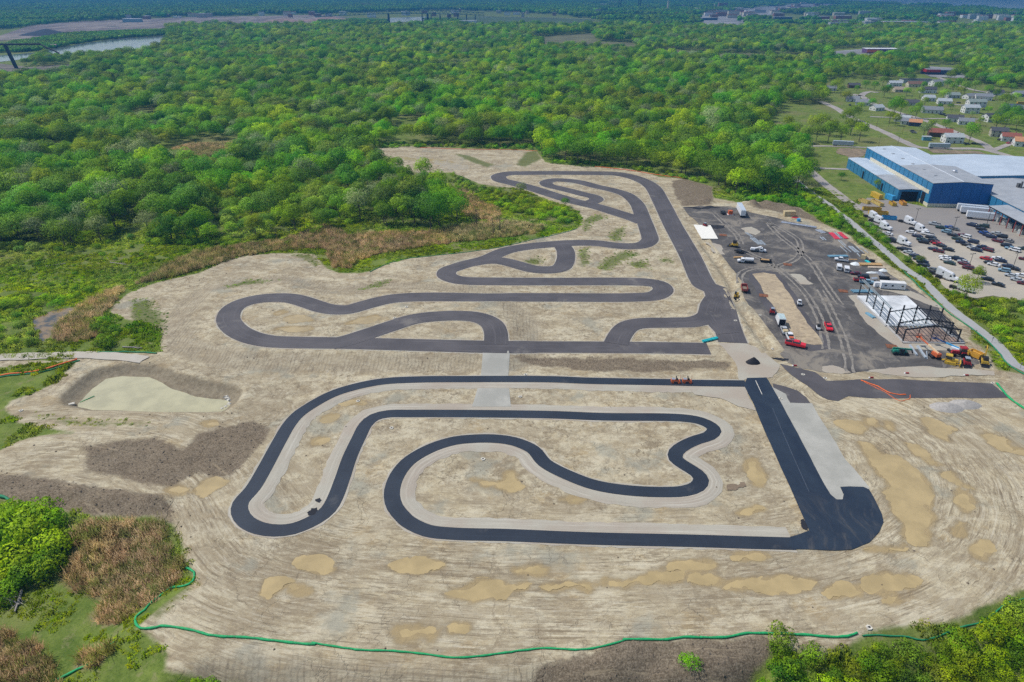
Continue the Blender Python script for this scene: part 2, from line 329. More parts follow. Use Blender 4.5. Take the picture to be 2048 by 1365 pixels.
WIDE = [(1494, 757), (1490, 766), (1489, 774), (1507, 809), (1536, 879), (1565, 944), (1584, 985), (1601, 1024), (1618, 1062), (1600, 1069), (1580, 1075), (1575, 1093), (1590, 1099), (1669, 1102), (1703, 1100), (1738, 1086), (1758, 1065), (1767, 1045), (1763, 1028), (1748, 997), (1738, 980), (1727, 975), (1697, 974), (1680, 975), (1687, 990), (1685, 1000), (1673, 1000),
        (1661, 990), (1647, 967), (1624, 923), (1595, 867), (1565, 812), (1542, 771), (1533, 756)]
STUB = [(1545, 768), (1571, 774), (1595, 782), (1612, 795), (1621, 807), (1580, 806), (1571, 788), (1547, 776)]
APRON = [(1540, 772), (1575, 790), (1600, 806), (1624, 807), (1653, 856), (1691, 920), (1732, 967), (1740, 978), (1700, 985), (1690, 1008), (1668, 1008), (1640, 980)]
PAD2 = [(1380, 779), (1488, 776), (1512, 822), (1478, 814), (1440, 797), (1390, 790)]
CROSS1 = [(966, 710), (1020, 710), (1016, 758), (961, 757)]; CROSS2 = [(955, 777), (1018, 777), (1022, 814), (940, 814), (950, 800)]
TRI_A = [(1436, 686), (1490, 686), (1530, 705), (1560, 730), (1545, 755), (1495, 757), (1480, 765), (1470, 725)]
OLD = {}
OLD['main'] = zp(o3, K4, [(1425, 403), (1200, 398), (700, 393), (0, 389)]) + zp(oA, K4, [(1400, 716), (1000, 706), (600, 700), (450, 690), (330, 660), (240, 610), (193, 545), (210, 485), (270, 440), (380, 408), (500, 396), (620, 400), (720, 425), (830, 462), (920, 478), (1020, 475), (1130, 445), (1270, 410), (1420, 394), (2048, 393)]) + \
      zp(oB, K4, [(700, 940), (1300, 938), (1410, 925), (1455, 890), (1435, 857), (1350, 838), (1200, 832), (700, 832), (250, 830), (100, 826), (20, 812), (-25, 785), (-15, 757), (40, 735), (100, 715), (240, 680), (380, 622), (520, 595), (700, 577), (850, 568), (1000, 570), (1150, 588), (1260, 590), (1330, 577), (1365, 545), (1355, 500), (1310, 380), (1278, 305), (1215, 245), (1130, 213), (1000, 183), (880, 152), (780, 140), (700, 140), (655, 155), (665, 172), (720, 188), (820, 212), (920, 238), (985, 255), (1000, 272), (960, 292)])
OLD['straight'] = zp(o3, K4, [(1590, 362), (1560, 280), (1505, 100), (1466, 0)]) + zp(oB, K4, [(1743, 860), (1635, 650), (1523, 450), (1432, 270), (1385, 190), (1300, 137), (1150, 98), (1000, 92), (500, 91), (390, 95), (330, 115), (345, 137), (420, 157), (560, 195), (700, 240), (850, 285), (1000, 320), (1130, 360), (1250, 398), (1320, 425)])
OLD['link'] = zp(oB, K4, [(760, 580), (787, 620), (790, 680), (760, 735), (680, 752), (560, 745), (450, 715), (340, 690), (240, 690), (150, 705)])
OLD['kink'] = zp(oA, K4, [(900, 712), (1000, 690), (1150, 642), (1300, 592), (1450, 545), (1600, 525), (1800, 520), (1920, 538), (1995, 580), (2020, 640), (2020, 715)])
OLD['pit'] = zp(o3, K4, [(790, 370), (820, 310), (870, 255), (950, 232), (1200, 225), (1330, 218), (1420, 180), (1440, 110), (1470, 60)])
OLD['pit2'] = zp(o3, K4, [(1440, 160), (1490, 230), (1560, 300)])
TRAIL = [(1560, 330), (1590, 358), (1613, 379), (1655, 408), (1672, 422), (1701, 444), (1743, 481), (1776, 507), (1809, 537), (1845, 561), (1879, 596), (1911, 625), (1947, 651), (1983, 679), (2004, 699), (2018, 719), (2034, 733), (2075, 748), (2200, 770)]
DITCH = [(1406, 485), (1437, 528), (1464, 571), (1468, 596), (1496, 637), (1520, 671), (1540, 697)]
HAUL = [(-100, 930), (100, 915), (250, 930), (340, 980), (390, 1060), (440, 1130), (560, 1175), (900, 1210), (1300, 1215), (1650, 1190), (1850, 1120), (1930, 1010), (1880, 900), (1780, 830), (1650, 790)]

EMB_H = 1.6; wEMB = w2(EMB)
def w2e(pts):
    a = np.array(pts, float); z = np.zeros(len(a))
    for _ in range(6):
        p_ = W(a[:, 0], a[:, 1], z); z = EMB_H * sstep(-13, 0, sdf(p_[:, 0], p_[:, 1], wEMB, 25))
    return p_[:, :2]
wDIRT = w2(DIRT); wTR = {k: catmull(w2e(catmull(v, 12)), 1.5) for k, v in OLD.items()}; wT1 = catmull(w2(T1), 1.5)
wTRAIL = catmull(w2(TRAIL), 3); wDITCH = catmull(w2(DITCH), 4); wHAUL = catmull(w2(HAUL), 8)
wPUD = [fractal(w2(q), 0.2, 4, i) for i, q in enumerate(PUD)]

# ============================================================ the terrain: one sheet to the horizon
gx = np.concatenate([-np.geomspace(15000, 262, 55)[:-1], np.arange(-260, 330, 1.3), np.geomspace(332, 15000, 55)])
gy = [-60.0, -20, 20, 40, 52]
y = 60.0
while y < 20000:
    gy.append(y); y += max(1.2, (y / 400)**2 * 2.2) if y > 330 else 1.2
gy = np.array(gy); NX, NY = len(gx), len(gy)
GX, GY = np.meshgrid(gx, gy)
near = (GY < 700) & (GX > -300) & (GX < 420)
def field(fn, default):
    o = np.full(GX.shape, float(default)); o[near] = fn(GX[near], GY[near]); return o
D = {}
D['dirt'] = field(lambda X, Y: sdf(X, Y, wDIRT, 40), -40)
def maxsdf(polys, lim): return field(lambda X, Y: np.max([sdf(X, Y, q, lim) for q in polys], axis=0), -lim)
D['reed'] = maxsdf([w2(q) for q in REEDS], 15)
D['dark'] = maxsdf([w2(q) for q in DARK], 15)
D['bank'] = field(lambda X, Y: sdf(X, Y, w2(PRIM), 10), -10)
D['moss'] = maxsdf([w2(q) for q in MOSS], 15)
D['pud'] = maxsdf(wPUD, 8)
trk = np.full(GX.shape, 60.0)
def tdist(X, Y):
    d = np.full(X.shape, 60.0)
    for k, q in wTR.items(): d = np.minimum(d, segdist(X, Y, q[::3], False) - 4.2)
    d = np.minimum(d, segdist(X, Y, wT1[::3], False) - 2.2)
    return d
D['trk'] = field(tdist, 60)
wW, wA, wL, wLN, wI, wCP = [w2(q) for q in (WIDE, APRON, LOT, LANE, ISLAND, CARPARK)]
D['pave'] = maxsdf([wW, wA, wL, wLN, wCP, w2(PAD2), w2(CROSS1), w2(CROSS2), w2(STUB), w2(TRI_A)], 8)
# streak coordinates along the haul road
def haul(X, Y):
    best = np.full(X.shape, 1e9); S = np.zeros(X.shape); T = np.zeros(X.shape); acc = 0
    for i in range(len(wHAUL) - 1):
        a = wHAUL[i]; b = wHAUL[i + 1]; d = b - a; L = np.hypot(*d)
        t = np.clip(((X - a[0]) * d[0] + (Y - a[1]) * d[1]) / L**2, 0, 1); qx = X - a[0] - t * d[0]; qy = Y - a[1] - t * d[1]
        r = np.hypot(qx, qy); m = r < best; best[m] = r[m]; S[m] = acc + t[m] * L
        T[m] = (np.sign(d[0] * qy - d[1] * qx) * r)[m]; acc += L
    return S, T
HS = GX.copy() * 1.0; HT = GY.copy() * 1.0
hs, ht = haul(GX[near], GY[near]); HS[near] = hs; HT[near] = ht

# heights
H = np.zeros(GX.shape)
dk = sstep(-6, 10, D['dirt'])
fl = (GY < 175)
# graded pad stands above the natural ground at its lower and left edges
lowm = sstep(190, 120, GY)
H -= 5.0 * lowm * sstep(3, -14, D['dirt']) * near
H[~near] -= 0.0
H -= 5.0 * (GY < 60)
bank = field(lambda X, Y: sdf(X, Y, w2([(-500, 1430), (0, 1430), (300, 1365), (420, 1295), (632, 1300), (847, 1322), (956, 1326), (1083, 1312), (1213, 1300), (1247, 1290), (1400, 1283), (1560, 1273), (1700, 1285), (1900, 1262), (2200, 1180), (2700, 1430), (2700, 1600), (-500, 1600)]), 20), -20)
H -= 5.0 * sstep(0, 11, bank) * (D['dirt'] > -3)
H = np.maximum(H, -5.2)
emb = field(lambda X, Y: sdf(X, Y, w2(EMB), 25), -25)
H += EMB_H * sstep(-13, 0, emb)
prim = field(lambda X, Y: sdf(X, Y, w2(PRIM), 10), -10)
H -= 1.9 * sstep(-0.5, 4.0, prim)
H += 0.5 * sstep(-5, -0.5, prim) * sstep(0.8, -0.5, prim)
marsh = field(lambda X, Y: sdf(X, Y, w2(MARSH), 10), -10)
H -= 0.5 * sstep(-1, 2, marsh)
dit = field(lambda X, Y: segdist(X, Y, wDITCH, False), 60)
H += -0.9 * sstep(2.2, 0.3, dit) + 0.5 * sstep(4.5, 3, dit) * sstep(1.8, 3, dit)
keep = sstep(0.3, 4, D['trk']) * sstep(0.3, -1.5, D['pave'])
inf = sstep(1.0, 5, D['trk']) * sstep(-25, -10, -np.abs(D['trk'])) * (D['dirt'] > 3)
H -= 0.28 * inf * sstep(0.3, 4, D['trk']) * sstep(0.3, -1.5, D['pave']) * (emb < 10)
rel = fbm(GX, GY, 14, 5) * 0.35
strk = fbm(HS / 9, HT / 1.1, 1.6, 3) * 0.09 * (np.abs(HT) < 35)
rough_d = sstep(-1, 2, D['dark'])
H += keep * near * np.where(D['dirt'] > 0, rel * 0.5 + strk + rough_d * (fbm(GX, GY, 5, 4) * 0.9 * (GY < 175)), rel * 0.9 + fbm(GX, GY, 3, 3) * 0.25)
# spoil heaps
def heap(px, py, r, h, ry=None):
    global H
    c = W(px, py)[:2]; ry = ry or r
    d = np.sqrt(((GX - c[0]) / r)**2 + ((GY - c[1]) / ry)**2)
    H += near * h * sstep(1.0, 0.1, d) * (1 + 0.5 * fbm(GX, GY, 3, 3))
for a in [(1380, 402, 12, 1.0, 6), (1412, 404, 7, 1.8, 5), (1490, 411, 9, 2.0, 5), (1508, 413, 5, 2.5, 4), (1532, 411, 6, 2.6, 6), (1560, 414, 9, 2.0, 5), (1590, 420, 9, 1.6, 5), (1098, 515, 3, 1.6, 9), (1250, 1330, 8, 1.5, 5), (1420, 1330, 9, 2.2, 5), (1340, 1350, 6, 1.6, 3), (110, 985, 12, 1.3, 5), (230, 1000, 12, 1.4, 5), (310, 1005, 6, 1.6, 4), (150, 990, 5, 1.1, 3)]: heap(*a)

PUDZ = []
for q in wPUD:
    bx0, bx1, by0, by1 = q[:, 0].min() - 4, q[:, 0].max() + 4, q[:, 1].min() - 4, q[:, 1].max() + 4
    m = (GX > bx0) & (GX < bx1) & (GY > by0) & (GY < by1); X, Y = GX[m], GY[m]; s_ = sdf(X, Y, q, 6); h0 = H[m]
    rim = (s_ > -2.5) & (s_ < 0.5); zc = float(np.percentile(h0[rim], 35)) if rim.any() else float(np.median(h0))
    f = sstep(-2.4, 0.0, s_ + 2.4 * fbm(X, Y, 4.0, 4)); H[m] = h0 * (1 - f) + (zc - 0.09 * sstep(-.9, .8, s_ + 2.4 * fbm(X, Y, 4.0, 4))) * f + (1 - f) * f * 0.2; PUDZ.append(zc)
def hz(x, y):
    x = np.atleast_1d(np.asarray(x, float)); y = np.atleast_1d(np.asarray(y, float))
    i = np.clip(np.searchsorted(gx, x) - 1, 0, NX - 2); j = np.clip(np.searchsorted(gy, y) - 1, 0, NY - 2)
    fx = np.clip((x - gx[i]) / (gx[i + 1] - gx[i]), 0, 1); fy = np.clip((y - gy[j]) / (gy[j + 1] - gy[j]), 0, 1)
    return (H[j, i] * (1 - fx) + H[j, i + 1] * fx) * (1 - fy) + (H[j + 1, i] * (1 - fx) + H[j + 1, i + 1] * fx) * fy
def G(px, py):
    """point of the terrain seen at a pixel"""
    z = 0.0
    for _ in range(5):
        p = W(px, py, z); z = float(hz(p[0], p[1])[0])
    return Vector((float(p[0]), float(p[1]), z))
def Garr(pts):
    a = np.array(pts, float); z = np.zeros(len(a))
    for _ in range(5):
        p = W(a[:, 0], a[:, 1], z); z = hz(p[:, 0], p[:, 1])
    return np.column_stack([p[:, 0], p[:, 1], z])

V = np.column_stack([GX.ravel(), GY.ravel(), H.ravel()])
idx = np.arange(NX * NY).reshape(NY, NX)
Q = np.column_stack([idx[:-1, :-1].ravel(), idx[:-1, 1:].ravel(), idx[1:, 1:].ravel(), idx[1:, :-1].ravel()])

# ---------------------------------------------------------------- ground material
t = NT('ground')
p = t.pos(); A = {k: t.attr(k) for k in ('dirt', 'reed', 'dark', 'moss', 'pud', 'trk', 'hs', 'ht', 'bank', 'slope')}
n_big = t.noise(p, 1 / 45, 4); n_mid = t.noise(p, 1 / 7, 5, 0.65); n_sm = t.noise(p, 1 / 1.3, 4, 0.7); n_fin = t.noise(p, 3.0, 3, 0.7)
hv = t.n('ShaderNodeCombineXYZ', {0: t.math('MULTIPLY', A['hs'], 1 / 16), 1: t.math('MULTIPLY', A['ht'], 1 / 1.5), 2: 0.0}).outputs[0]
hv2 = t.n('ShaderNodeCombineXYZ', {0: t.math('MULTIPLY', A['hs'], 1 / 30), 1: t.math('MULTIPLY', A['ht'], 1 / 5), 2: 3.0}).outputs[0]
flm = t.mr(t.math('ADD', t.math('ABSOLUTE', A['ht']), t.math('MULTIPLY', t.math('SUBTRACT', n_big, 0.5), 30)), 22, 40)
iso = lambda sc_, d_, z_: t.noise(t.scale(t.addv(p, (z_, z_, 0)), (sc_ * .8, sc_ * 1.2, 1)), 1.0, d_, 0.7, 0.8)
def blend(a, b): return t.math('ADD', t.math('MULTIPLY', a, t.math('SUBTRACT', 1.0, flm)), t.math('MULTIPLY', b, flm))
st = blend(t.noise(hv, 1.0, 5, 0.65, 0.4), iso(1 / 3.5, 5, 5.)); st2 = t.noise(hv2, 1.0, 4, 0.6, 0.6)
tan = (0.43, 0.365, 0.245); brn = (0.20, 0.163, 0.115); pale = (0.52, 0.465, 0.345); och = (0.37, 0.275, 0.145)
c = t.mix(t.mr(n_mid, 0.35, 0.68), tan, pale)
c = t.mix(t.mr(n_big, 0.46, 0.62, 0, .55), c, (0.29, 0.245, 0.175))
c = t.mix(t.math('MULTIPLY', t.mr(st, 0.47, 0.66), t.mr(st2, 0.38, 0.62, 0, .75)), c, brn)
c = t.mix(t.math('MULTIPLY', t.mr(st, 0.44, 0.34), 0.55), c, (0.50, 0.465, 0.38))
c = t.mix(t.math('MULTIPLY', t.mr(t.noise(t.addv(p, (90, 20, 0)), 1 / 11, 5, 0.6), 0.56, 0.66), 0.6), c, och)
# dried mud flakes: crisp mottling drawn out along the wheel tracks
fv_ = t.n('ShaderNodeCombineXYZ', {0: t.math('MULTIPLY', A['hs'], 1 / 5.5), 1: t.math('MULTIPLY', A['ht'], 1 / 1.5), 2: 1.0}).outputs[0]
fl_ = blend(t.noise(fv_, 1.0, 8, 0.8, 0.2), t.math('SUBTRACT', t.noise(p, 1 / 4.5, 8, 0.78, .5), 0.012)); fm_ = t.noise(t.addv(p, (11, 160, 0)), 1 / 22, 3, 0.6)
c = t.mix(t.math('MULTIPLY', t.mr(fl_, 0.5, 0.525), t.mr(fm_, 0.40, 0.58, 0.1, 0.7)), c, (0.27, 0.22, 0.15)); c = t.mix(t.math('MULTIPLY', t.mr(fl_, 0.465, 0.44), 0.5), c, (0.49, 0.445, 0.33))
fv2 = t.n('ShaderNodeCombineXYZ', {0: t.math('MULTIPLY', A['hs'], 1 / 2.4), 1: t.math('MULTIPLY', A['ht'], 1 / 0.75), 2: 4.0}).outputs[0]
fl2 = blend(t.noise(fv2, 1.0, 5, 0.7, 0.3), t.noise(p, 1 / 1.5, 5, 0.7, .5))
c = t.mix(t.mr(fl2, 0.53, 0.58, 0, .3), c, (0.21, 0.165, 0.108)); c = t.mix(t.mr(fl2, 0.455, 0.40, 0, .5), c, (0.54, 0.49, 0.365))
# long continuous wheel tracks
lv = t.n('ShaderNodeCombineXYZ', {0: t.math('MULTIPLY', A['hs'], 1 / 55), 1: t.math('MULTIPLY', A['ht'], 1 / 0.85), 2: 11.0}).outputs[0]
lt = t.noise(lv, 1.0, 3, 0.7, 0.15); lm = t.math('MULTIPLY', t.math('SUBTRACT', 1.0, flm), t.mr(t.noise(t.addv(p, (0, 300, 0)), 1 / 18, 4, 0.6), 0.4, 0.6))
c = t.mix(t.math('MULTIPLY', t.mr(lt, 0.57, 0.63), t.math('MULTIPLY', lm, 0.75)), c, (0.19, 0.15, 0.1)); c = t.mix(t.math('MULTIPLY', t.mr(lt, 0.43, 0.37), t.math('MULTIPLY', lm, 0.7)), c, (0.58, 0.53, 0.41))
# broad damp and dry patches with crisp outlines
bp = t.noise(t.scale(p, (1 / 16, 1 / 7, 1)), 1.0, 8, 0.72, 0.6)
c = t.mix(t.mr(bp, 0.5, 0.53, 0, .38), c, (0.25, 0.20, 0.135)); c = t.mix(t.mr(bp, 0.44, 0.41, 0, .4), c, (0.56, 0.51, 0.39))
# drainage rills
rp = t.addv(p, t.scale(t.noise(p, 1 / 9, 5, 0.7, col=True), (16, 16, 0))); ri = t.vor(rp, 1 / 19, 'DISTANCE_TO_EDGE')
c = t.mix(t.math('MULTIPLY', t.mr(ri, 0.03, 0.008), t.mr(t.noise(t.addv(p, (-200, 9, 0)), 1 / 24, 3), 0.48, 0.6, 0, .5)), c, (0.21, 0.17, 0.115))
# greyish clay patches
c = t.mix(t.math('MULTIPLY', t.mr(t.noise(t.addv(p, (-50, 70, 0)), 1 / 16, 4, 0.6), 0.56, 0.68), 0.6), c, (0.27, 0.275, 0.235))
# drying cracks and little rills
dv = t.addv(p, t.scale(t.noise(p, 1 / 5, 4, 0.6, col=True), (7, 7, 0)))
cr = t.vor(dv, 1 / 11, 'DISTANCE_TO_EDGE'); crm = t.math('MULTIPLY', t.mr(cr, 0.012, 0.0, 0, .6), t.mr(t.noise(t.addv(p, (9, 9, 0)), 1 / 17, 3), 0.47, 0.6))
cr2 = t.vor(dv, 1 / 3.2, 'DISTANCE_TO_EDGE'); crm2 = t.math('MULTIPLY', t.mr(cr2, 0.03, 0.0), t.mr(t.noise(t.addv(p, (29, 9, 0)), 1 / 13, 3), 0.5, 0.62))
crk = t.math('MAXIMUM', crm, t.math('MULTIPLY', crm2, 0.55))
c = t.mix(t.math('MULTIPLY', crk, 0.6), c, (0.12, 0.095, 0.07))
spk = t.mr(n_sm, 0.56, 0.72, 0, .45); c = t.mix(spk, c, (0.24, 0.2, 0.155))
c = t.mix(t.mr(n_fin, 0.55, 0.75, 0, .35), c, (0.55, 0.52, 0.44))
# fine cleat marks and wheel ruts: thin broken lines along the haul road
rv = t.n('ShaderNodeCombineXYZ', {0: t.math('MULTIPLY', A['hs'], 1 / 5), 1: t.math('MULTIPLY', A['ht'], 1 / 0.45), 2: 7.0}).outputs[0]
rut = blend(t.noise(rv, 1.0, 3, 0.6, 0.3), t.noise(p, 1 / 1.6, 3, 0.6, 1.2)); rm = t.mr(t.noise(t.addv(p, (70, -40, 0)), 1 / 13, 3), 0.42, 0.6)
c = t.mix(t.math('MULTIPLY', t.mr(rut, 0.55, 0.66), t.math('MULTIPLY', rm, 0.65)), c, (0.15, 0.12, 0.085)); c = t.mix(t.math('MULTIPLY', t.mr(rut, 0.42, 0.33), t.math('MULTIPLY', rm, 0.5)), c, (0.52, 0.485, 0.4))
# dozer cleats: close ribs across the graded slopes
sx = t.n('ShaderNodeSeparateXYZ', {0: t.addv(p, t.scale(t.noise(p, 1 / 6, 2, col=True), (2, 2, 0)))}).outputs[0]
rib = t.math('SINE', t.math('MULTIPLY', sx, 5.2)); ribn = t.noise(t.scale(p, (1 / 1.1, 1 / 9, 1)), 1, 4, .7)
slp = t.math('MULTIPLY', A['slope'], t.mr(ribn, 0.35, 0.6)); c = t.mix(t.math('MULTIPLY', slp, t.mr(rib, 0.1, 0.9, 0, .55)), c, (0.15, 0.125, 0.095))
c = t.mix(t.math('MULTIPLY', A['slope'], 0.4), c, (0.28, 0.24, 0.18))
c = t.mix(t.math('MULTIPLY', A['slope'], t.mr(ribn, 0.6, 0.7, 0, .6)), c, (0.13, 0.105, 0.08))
wb0 = t.math('MULTIPLY', t.math('SUBTRACT', n_mid, 0.5), 3.0)
c = t.mix(t.mr(t.math('ADD', A['bank'], wb0), -0.6, 0.8, 0, .8), c, t.mix(t.mr(n_sm, 0.35, 0.65), (0.15, 0.125, 0.09), (0.24, 0.205, 0.15)))
# damp rims of the puddles, moss, dark fresh soil
wob = t.math('MULTIPLY', t.math('SUBTRACT', n_mid, 0.5), 6.0); wob2 = t.math('MULTIPLY', t.math('SUBTRACT', n_sm, 0.5), 2.5)
wb = t.math('ADD', wob, wob2)
c = t.mix(t.math('MULTIPLY', t.mr(t.math('ADD', A['pud'], t.math('MULTIPLY', wb, 0.35)), -2.2, 0.0), 0.7), c, (0.20, 0.155, 0.095))
c = t.mix(t.mr(t.math('ADD', A['pud'], t.math('MULTIPLY', wb, 0.45)), -1.3, -0.1, 0, .75), c, (0.37, 0.285, 0.155))
drk = t.mix(t.mr(n_sm, 0.3, 0.7), (0.09, 0.069, 0.048), (0.185, 0.147, 0.107)); drk = t.mix(t.mr(n_fin, 0.48, 0.62, 0, .6), drk, (0.30, 0.25, 0.19)); drk = t.mix(t.mr(n_fin, 0.45, 0.36, 0, .6), drk, (0.05, 0.038, 0.028))
drk = t.mix(t.math('MULTIPLY', t.mr(st, 0.40, 0.33), 0.6), drk, (0.32, 0.26, 0.18))
c = t.mix(t.mr(t.math('ADD', A['dark'], t.math('MULTIPLY', wb, 1.1)), -1.2, 0.8, 0, .9), c, drk)
mos = t.mix(n_sm, (0.05, 0.085, 0.018), (0.16, 0.18, 0.05))
c = t.mix(t.mr(t.math('ADD', t.math('ADD', A['moss'], wob), t.math('MULTIPLY', wob2, 1.6)), -1.2, 2.5, 0, .85), c, mos)
# grassy green of the natural ground
g = t.mix(t.mr(n_mid, 0.3, 0.7), (0.085, 0.135, 0.022), (0.18, 0.23, 0.045))
g = t.mix(t.mr(n_sm, 0.45, 0.75, 0, .7), g, (0.19, 0.235, 0.06))
g = t.mix(t.mr(n_big, 0.48, 0.62, 0, .6), g, (0.20, 0.185, 0.08)); g = t.mix(t.mr(t.noise(t.addv(p, (77, 0, 0)), 1 / 5, 6, 0.75), 0.54, 0.64, 0, .6), g, (0.24, 0.22, 0.11))
g = t.mix(t.mr(n_fin, 0.3, 0.5, .5, 0), g, (0.018, 0.04, 0.008))
rd = t.mix(n_sm, (0.16, 0.13, 0.065), (0.33, 0.26, 0.16))
g = t.mix(t.mr(t.math('ADD', A['reed'], wob), -1, 1.5), g, rd)
dm = t.mr(t.math('ADD', A['dirt'], t.math('MULTIPLY', wb, 0.4)), -0.7, 0.7)
c = t.n('ShaderNodeVectorMath', {0: c, 1: (1.0, 0.985, 0.93)}, operation='MULTIPLY').outputs[0]
c = t.mix(dm, g, c)
hgt = t.math('ADD', t.math('MULTIPLY', st, 0.4), t.math('ADD', t.math('MULTIPLY', n_mid, 0.6), t.math('ADD', t.math('MULTIPLY', n_sm, 0.5), t.math('MULTIPLY', t.math('SUBTRACT', crk, fl2), -0.6))))
GROUND = t.done(c, 0.95, hgt, 0.5, 0.6, spec=0.12)

ground = fast_mesh('ground', V, Q, GROUND, smooth=True)
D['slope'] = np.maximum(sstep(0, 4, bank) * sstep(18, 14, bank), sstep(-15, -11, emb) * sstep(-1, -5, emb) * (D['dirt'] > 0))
for k in ('dirt', 'reed', 'dark', 'moss', 'pud', 'trk', 'bank', 'slope'): fattr(ground, k, D[k])
fattr(ground, 'hs', HS); fattr(ground, 'ht', HT)
tag(ground, kind='structure')

# ============================================================ sheets and ribbons laid on it
def sheet(name, poly, off, m, kind='structure', px=True, rough=0.0, seed=0, z=None, step=None):
    """polygon cut with a bmesh, draped on the terrain"""
    import bmesh
    q = w2(poly) if px else np.asarray(poly)
    if rough: q = fractal(q, rough, 3, seed)
    from mathutils.geometry import delaunay_2d_cdt
    vo, eo, fo = delaunay_2d_cdt([Vector((float(a), float(b))) for a, b in q], [], [list(range(len(q)))], 1, 1e-5)[:3]
    me = bpy.data.meshes.new(name); me.from_pydata([(v.x, v.y, 0) for v in vo], [], [tuple(f) for f in fo])
    me.materials.append(m); o = bpy.data.objects.new(name, me); COL.objects.link(o)
    co = np.zeros(len(me.vertices) * 3); me.vertices.foreach_get('co', co); co = co.reshape(-1, 3)
    co[:, 2] = (hz(co[:, 0], co[:, 1]) if z is None else z) + off
    me.vertices.foreach_set('co', co.ravel()); me.update()
    for f in me.polygons:
        if f.normal.z < 0: f.flip()
    return tag(o, kind=kind)
def ribbon(name, line, wl, wr, off, m, kind='structure', thick=0.0, ragged=0.0, cross=6, ends=True):
    """strip along a centre line; wl to the left, wr to the right of travel"""
    p = np.asarray(line, float); d = np.gradient(p, axis=0); L = np.hypot(d[:, 0], d[:, 1])[:, None]; d = d / L
    nrm = np.column_stack([-d[:, 1], d[:, 0]]); s = np.concatenate([[0], np.cumsum(np.hypot(*np.diff(p, axis=0).T))])
    V = []; SU = []; TU = []
    n = len(p)
    ra = np.random.default_rng(len(p)); wlr = wl + ragged * ra.uniform(-1, 1, n); wrr = wr + ragged * ra.uniform(-1, 1, n)
    for k in range(cross + 1):
        f = k / cross; o = wlr + (-wrr - wlr) * f
        q = p + nrm * np.asarray(o)[:, None]
        V.append(np.column_stack([q, np.zeros(n)])); SU.append(s); TU.append(np.broadcast_to(o, (n,)))
    V = np.concatenate(V); z = hz(V[:, 0], V[:, 1]).reshape(cross + 1, n)
    V[:, 2] = z.ravel() + off
    id_ = np.arange((cross + 1) * n).reshape(cross + 1, n)
    Fq = np.column_stack([id_[1:, :-1].ravel(), id_[1:, 1:].ravel(), id_[:-1, 1:].ravel(), id_[:-1, :-1].ravel()])
    SU = np.concatenate(SU); TU = np.concatenate(TU)
    if thick:   # skirts down to the ground along both edges
        b = len(V); lo = np.concatenate([V[id_[0]], V[id_[-1]]]).copy(); lo[:, 2] -= thick
        V = np.concatenate([V, lo]); SU = np.concatenate([SU, s, s]); TU = np.concatenate([TU, TU[id_[0]], TU[id_[-1]]])
        a = np.arange(n); e0 = id_[0]; e1 = id_[-1]; l0 = b + a; l1 = b + n + a
        Fq = np.concatenate([Fq, np.column_stack([e0[:-1], e0[1:], l0[1:], l0[:-1]]), np.column_stack([l1[:-1], l1[1:], e1[1:], e1[:-1]])])
    o = fast_mesh(name, V, Fq, m, smooth=False)
    fattr(o, 's', SU); fattr(o, 't', TU)
    return tag(o, kind=kind)

def asphalt(name, dark, light, blue=0.0, wear=0.35, rgh=0.75):
    t = NT(name); p = t.pos(); s_ = t.attr('s'); t_ = t.attr('t')
    v = t.n('ShaderNodeCombineXYZ', {0: t.math('MULTIPLY', s_, 1 / 25), 1: t.math('MULTIPLY', t_, 1 / 0.7), 2: 0.0}).outputs[0]
    st = t.noise(v, 1.0, 4, 0.6, 0.3); nb = t.noise(p, 1 / 12, 4, 0.6); nf = t.noise(p, 2.5, 3, 0.7)
    c = t.mix(t.mr(nb, 0.3, 0.7), dark, light)
    c = t.mix(t.math('MULTIPLY', t.mr(st, 0.52, 0.7), wear), c, tuple(min(1, x * 1.9) for x in light))
    c = t.mix(t.mr(nf, 0.5, 0.75, 0, .25), c, tuple(x * 1.5 for x in light))
    dust = t.math('MULTIPLY', t.mr(t.noise(t.addv(p, (33, 11, 0)), 1 / 15, 5, 0.65), 0.6, 0.72), wear)
    c = t.mix(dust, c, (0.33, 0.3, 0.25))
    return t.done(c, rgh, nf, 0.15, 0.05, spec=0.35)
M_NEW = asphalt('fresh_asphalt', (0.017, 0.023, 0.034), (0.026, 0.034, 0.047), wear=0.12, rgh=0.55)
M_OLD = asphalt('worn_asphalt', (0.066, 0.061, 0.064), (0.098, 0.09, 0.092), wear=0.30)
t = NT('gravel_base'); p = t.pos(); s_ = t.attr('s'); t_ = t.attr('t')
v = t.n('ShaderNodeCombineXYZ', {0: t.math('MULTIPLY', s_, 1 / 22), 1: t.math('MULTIPLY', t_, 1 / 0.6), 2: 0.0}).outputs[0]
st = t.noise(v, 1.0, 5, 0.65, 0.3); nb = t.noise(p, 1 / 14, 4, 0.6); nf = t.noise(p, 1.6, 4, 0.75)
c = t.mix(t.mr(nb, 0.35, 0.65), (0.40, 0.375, 0.305), (0.37, 0.32, 0.255))
c = t.mix(t.mr(st, 0.5, 0.68, 0, .7), c, (0.52, 0.49, 0.41)); c = t.mix(t.mr(st, 0.45, 0.3, 0, .5), c, (0.30, 0.275, 0.215))
c = t.mix(t.mr(nf, 0.5, 0.75, 0, .35), c, (0.26, 0.24, 0.19))
M_GRAVEL = t.done(c, 0.95, nf, 0.3, 0.1, spec=0.2)
t = NT('concrete_base'); p = t.pos(); nb = t.noise(p, 1 / 10, 5, 0.65); nf = t.noise(p, 2, 3, 0.7)
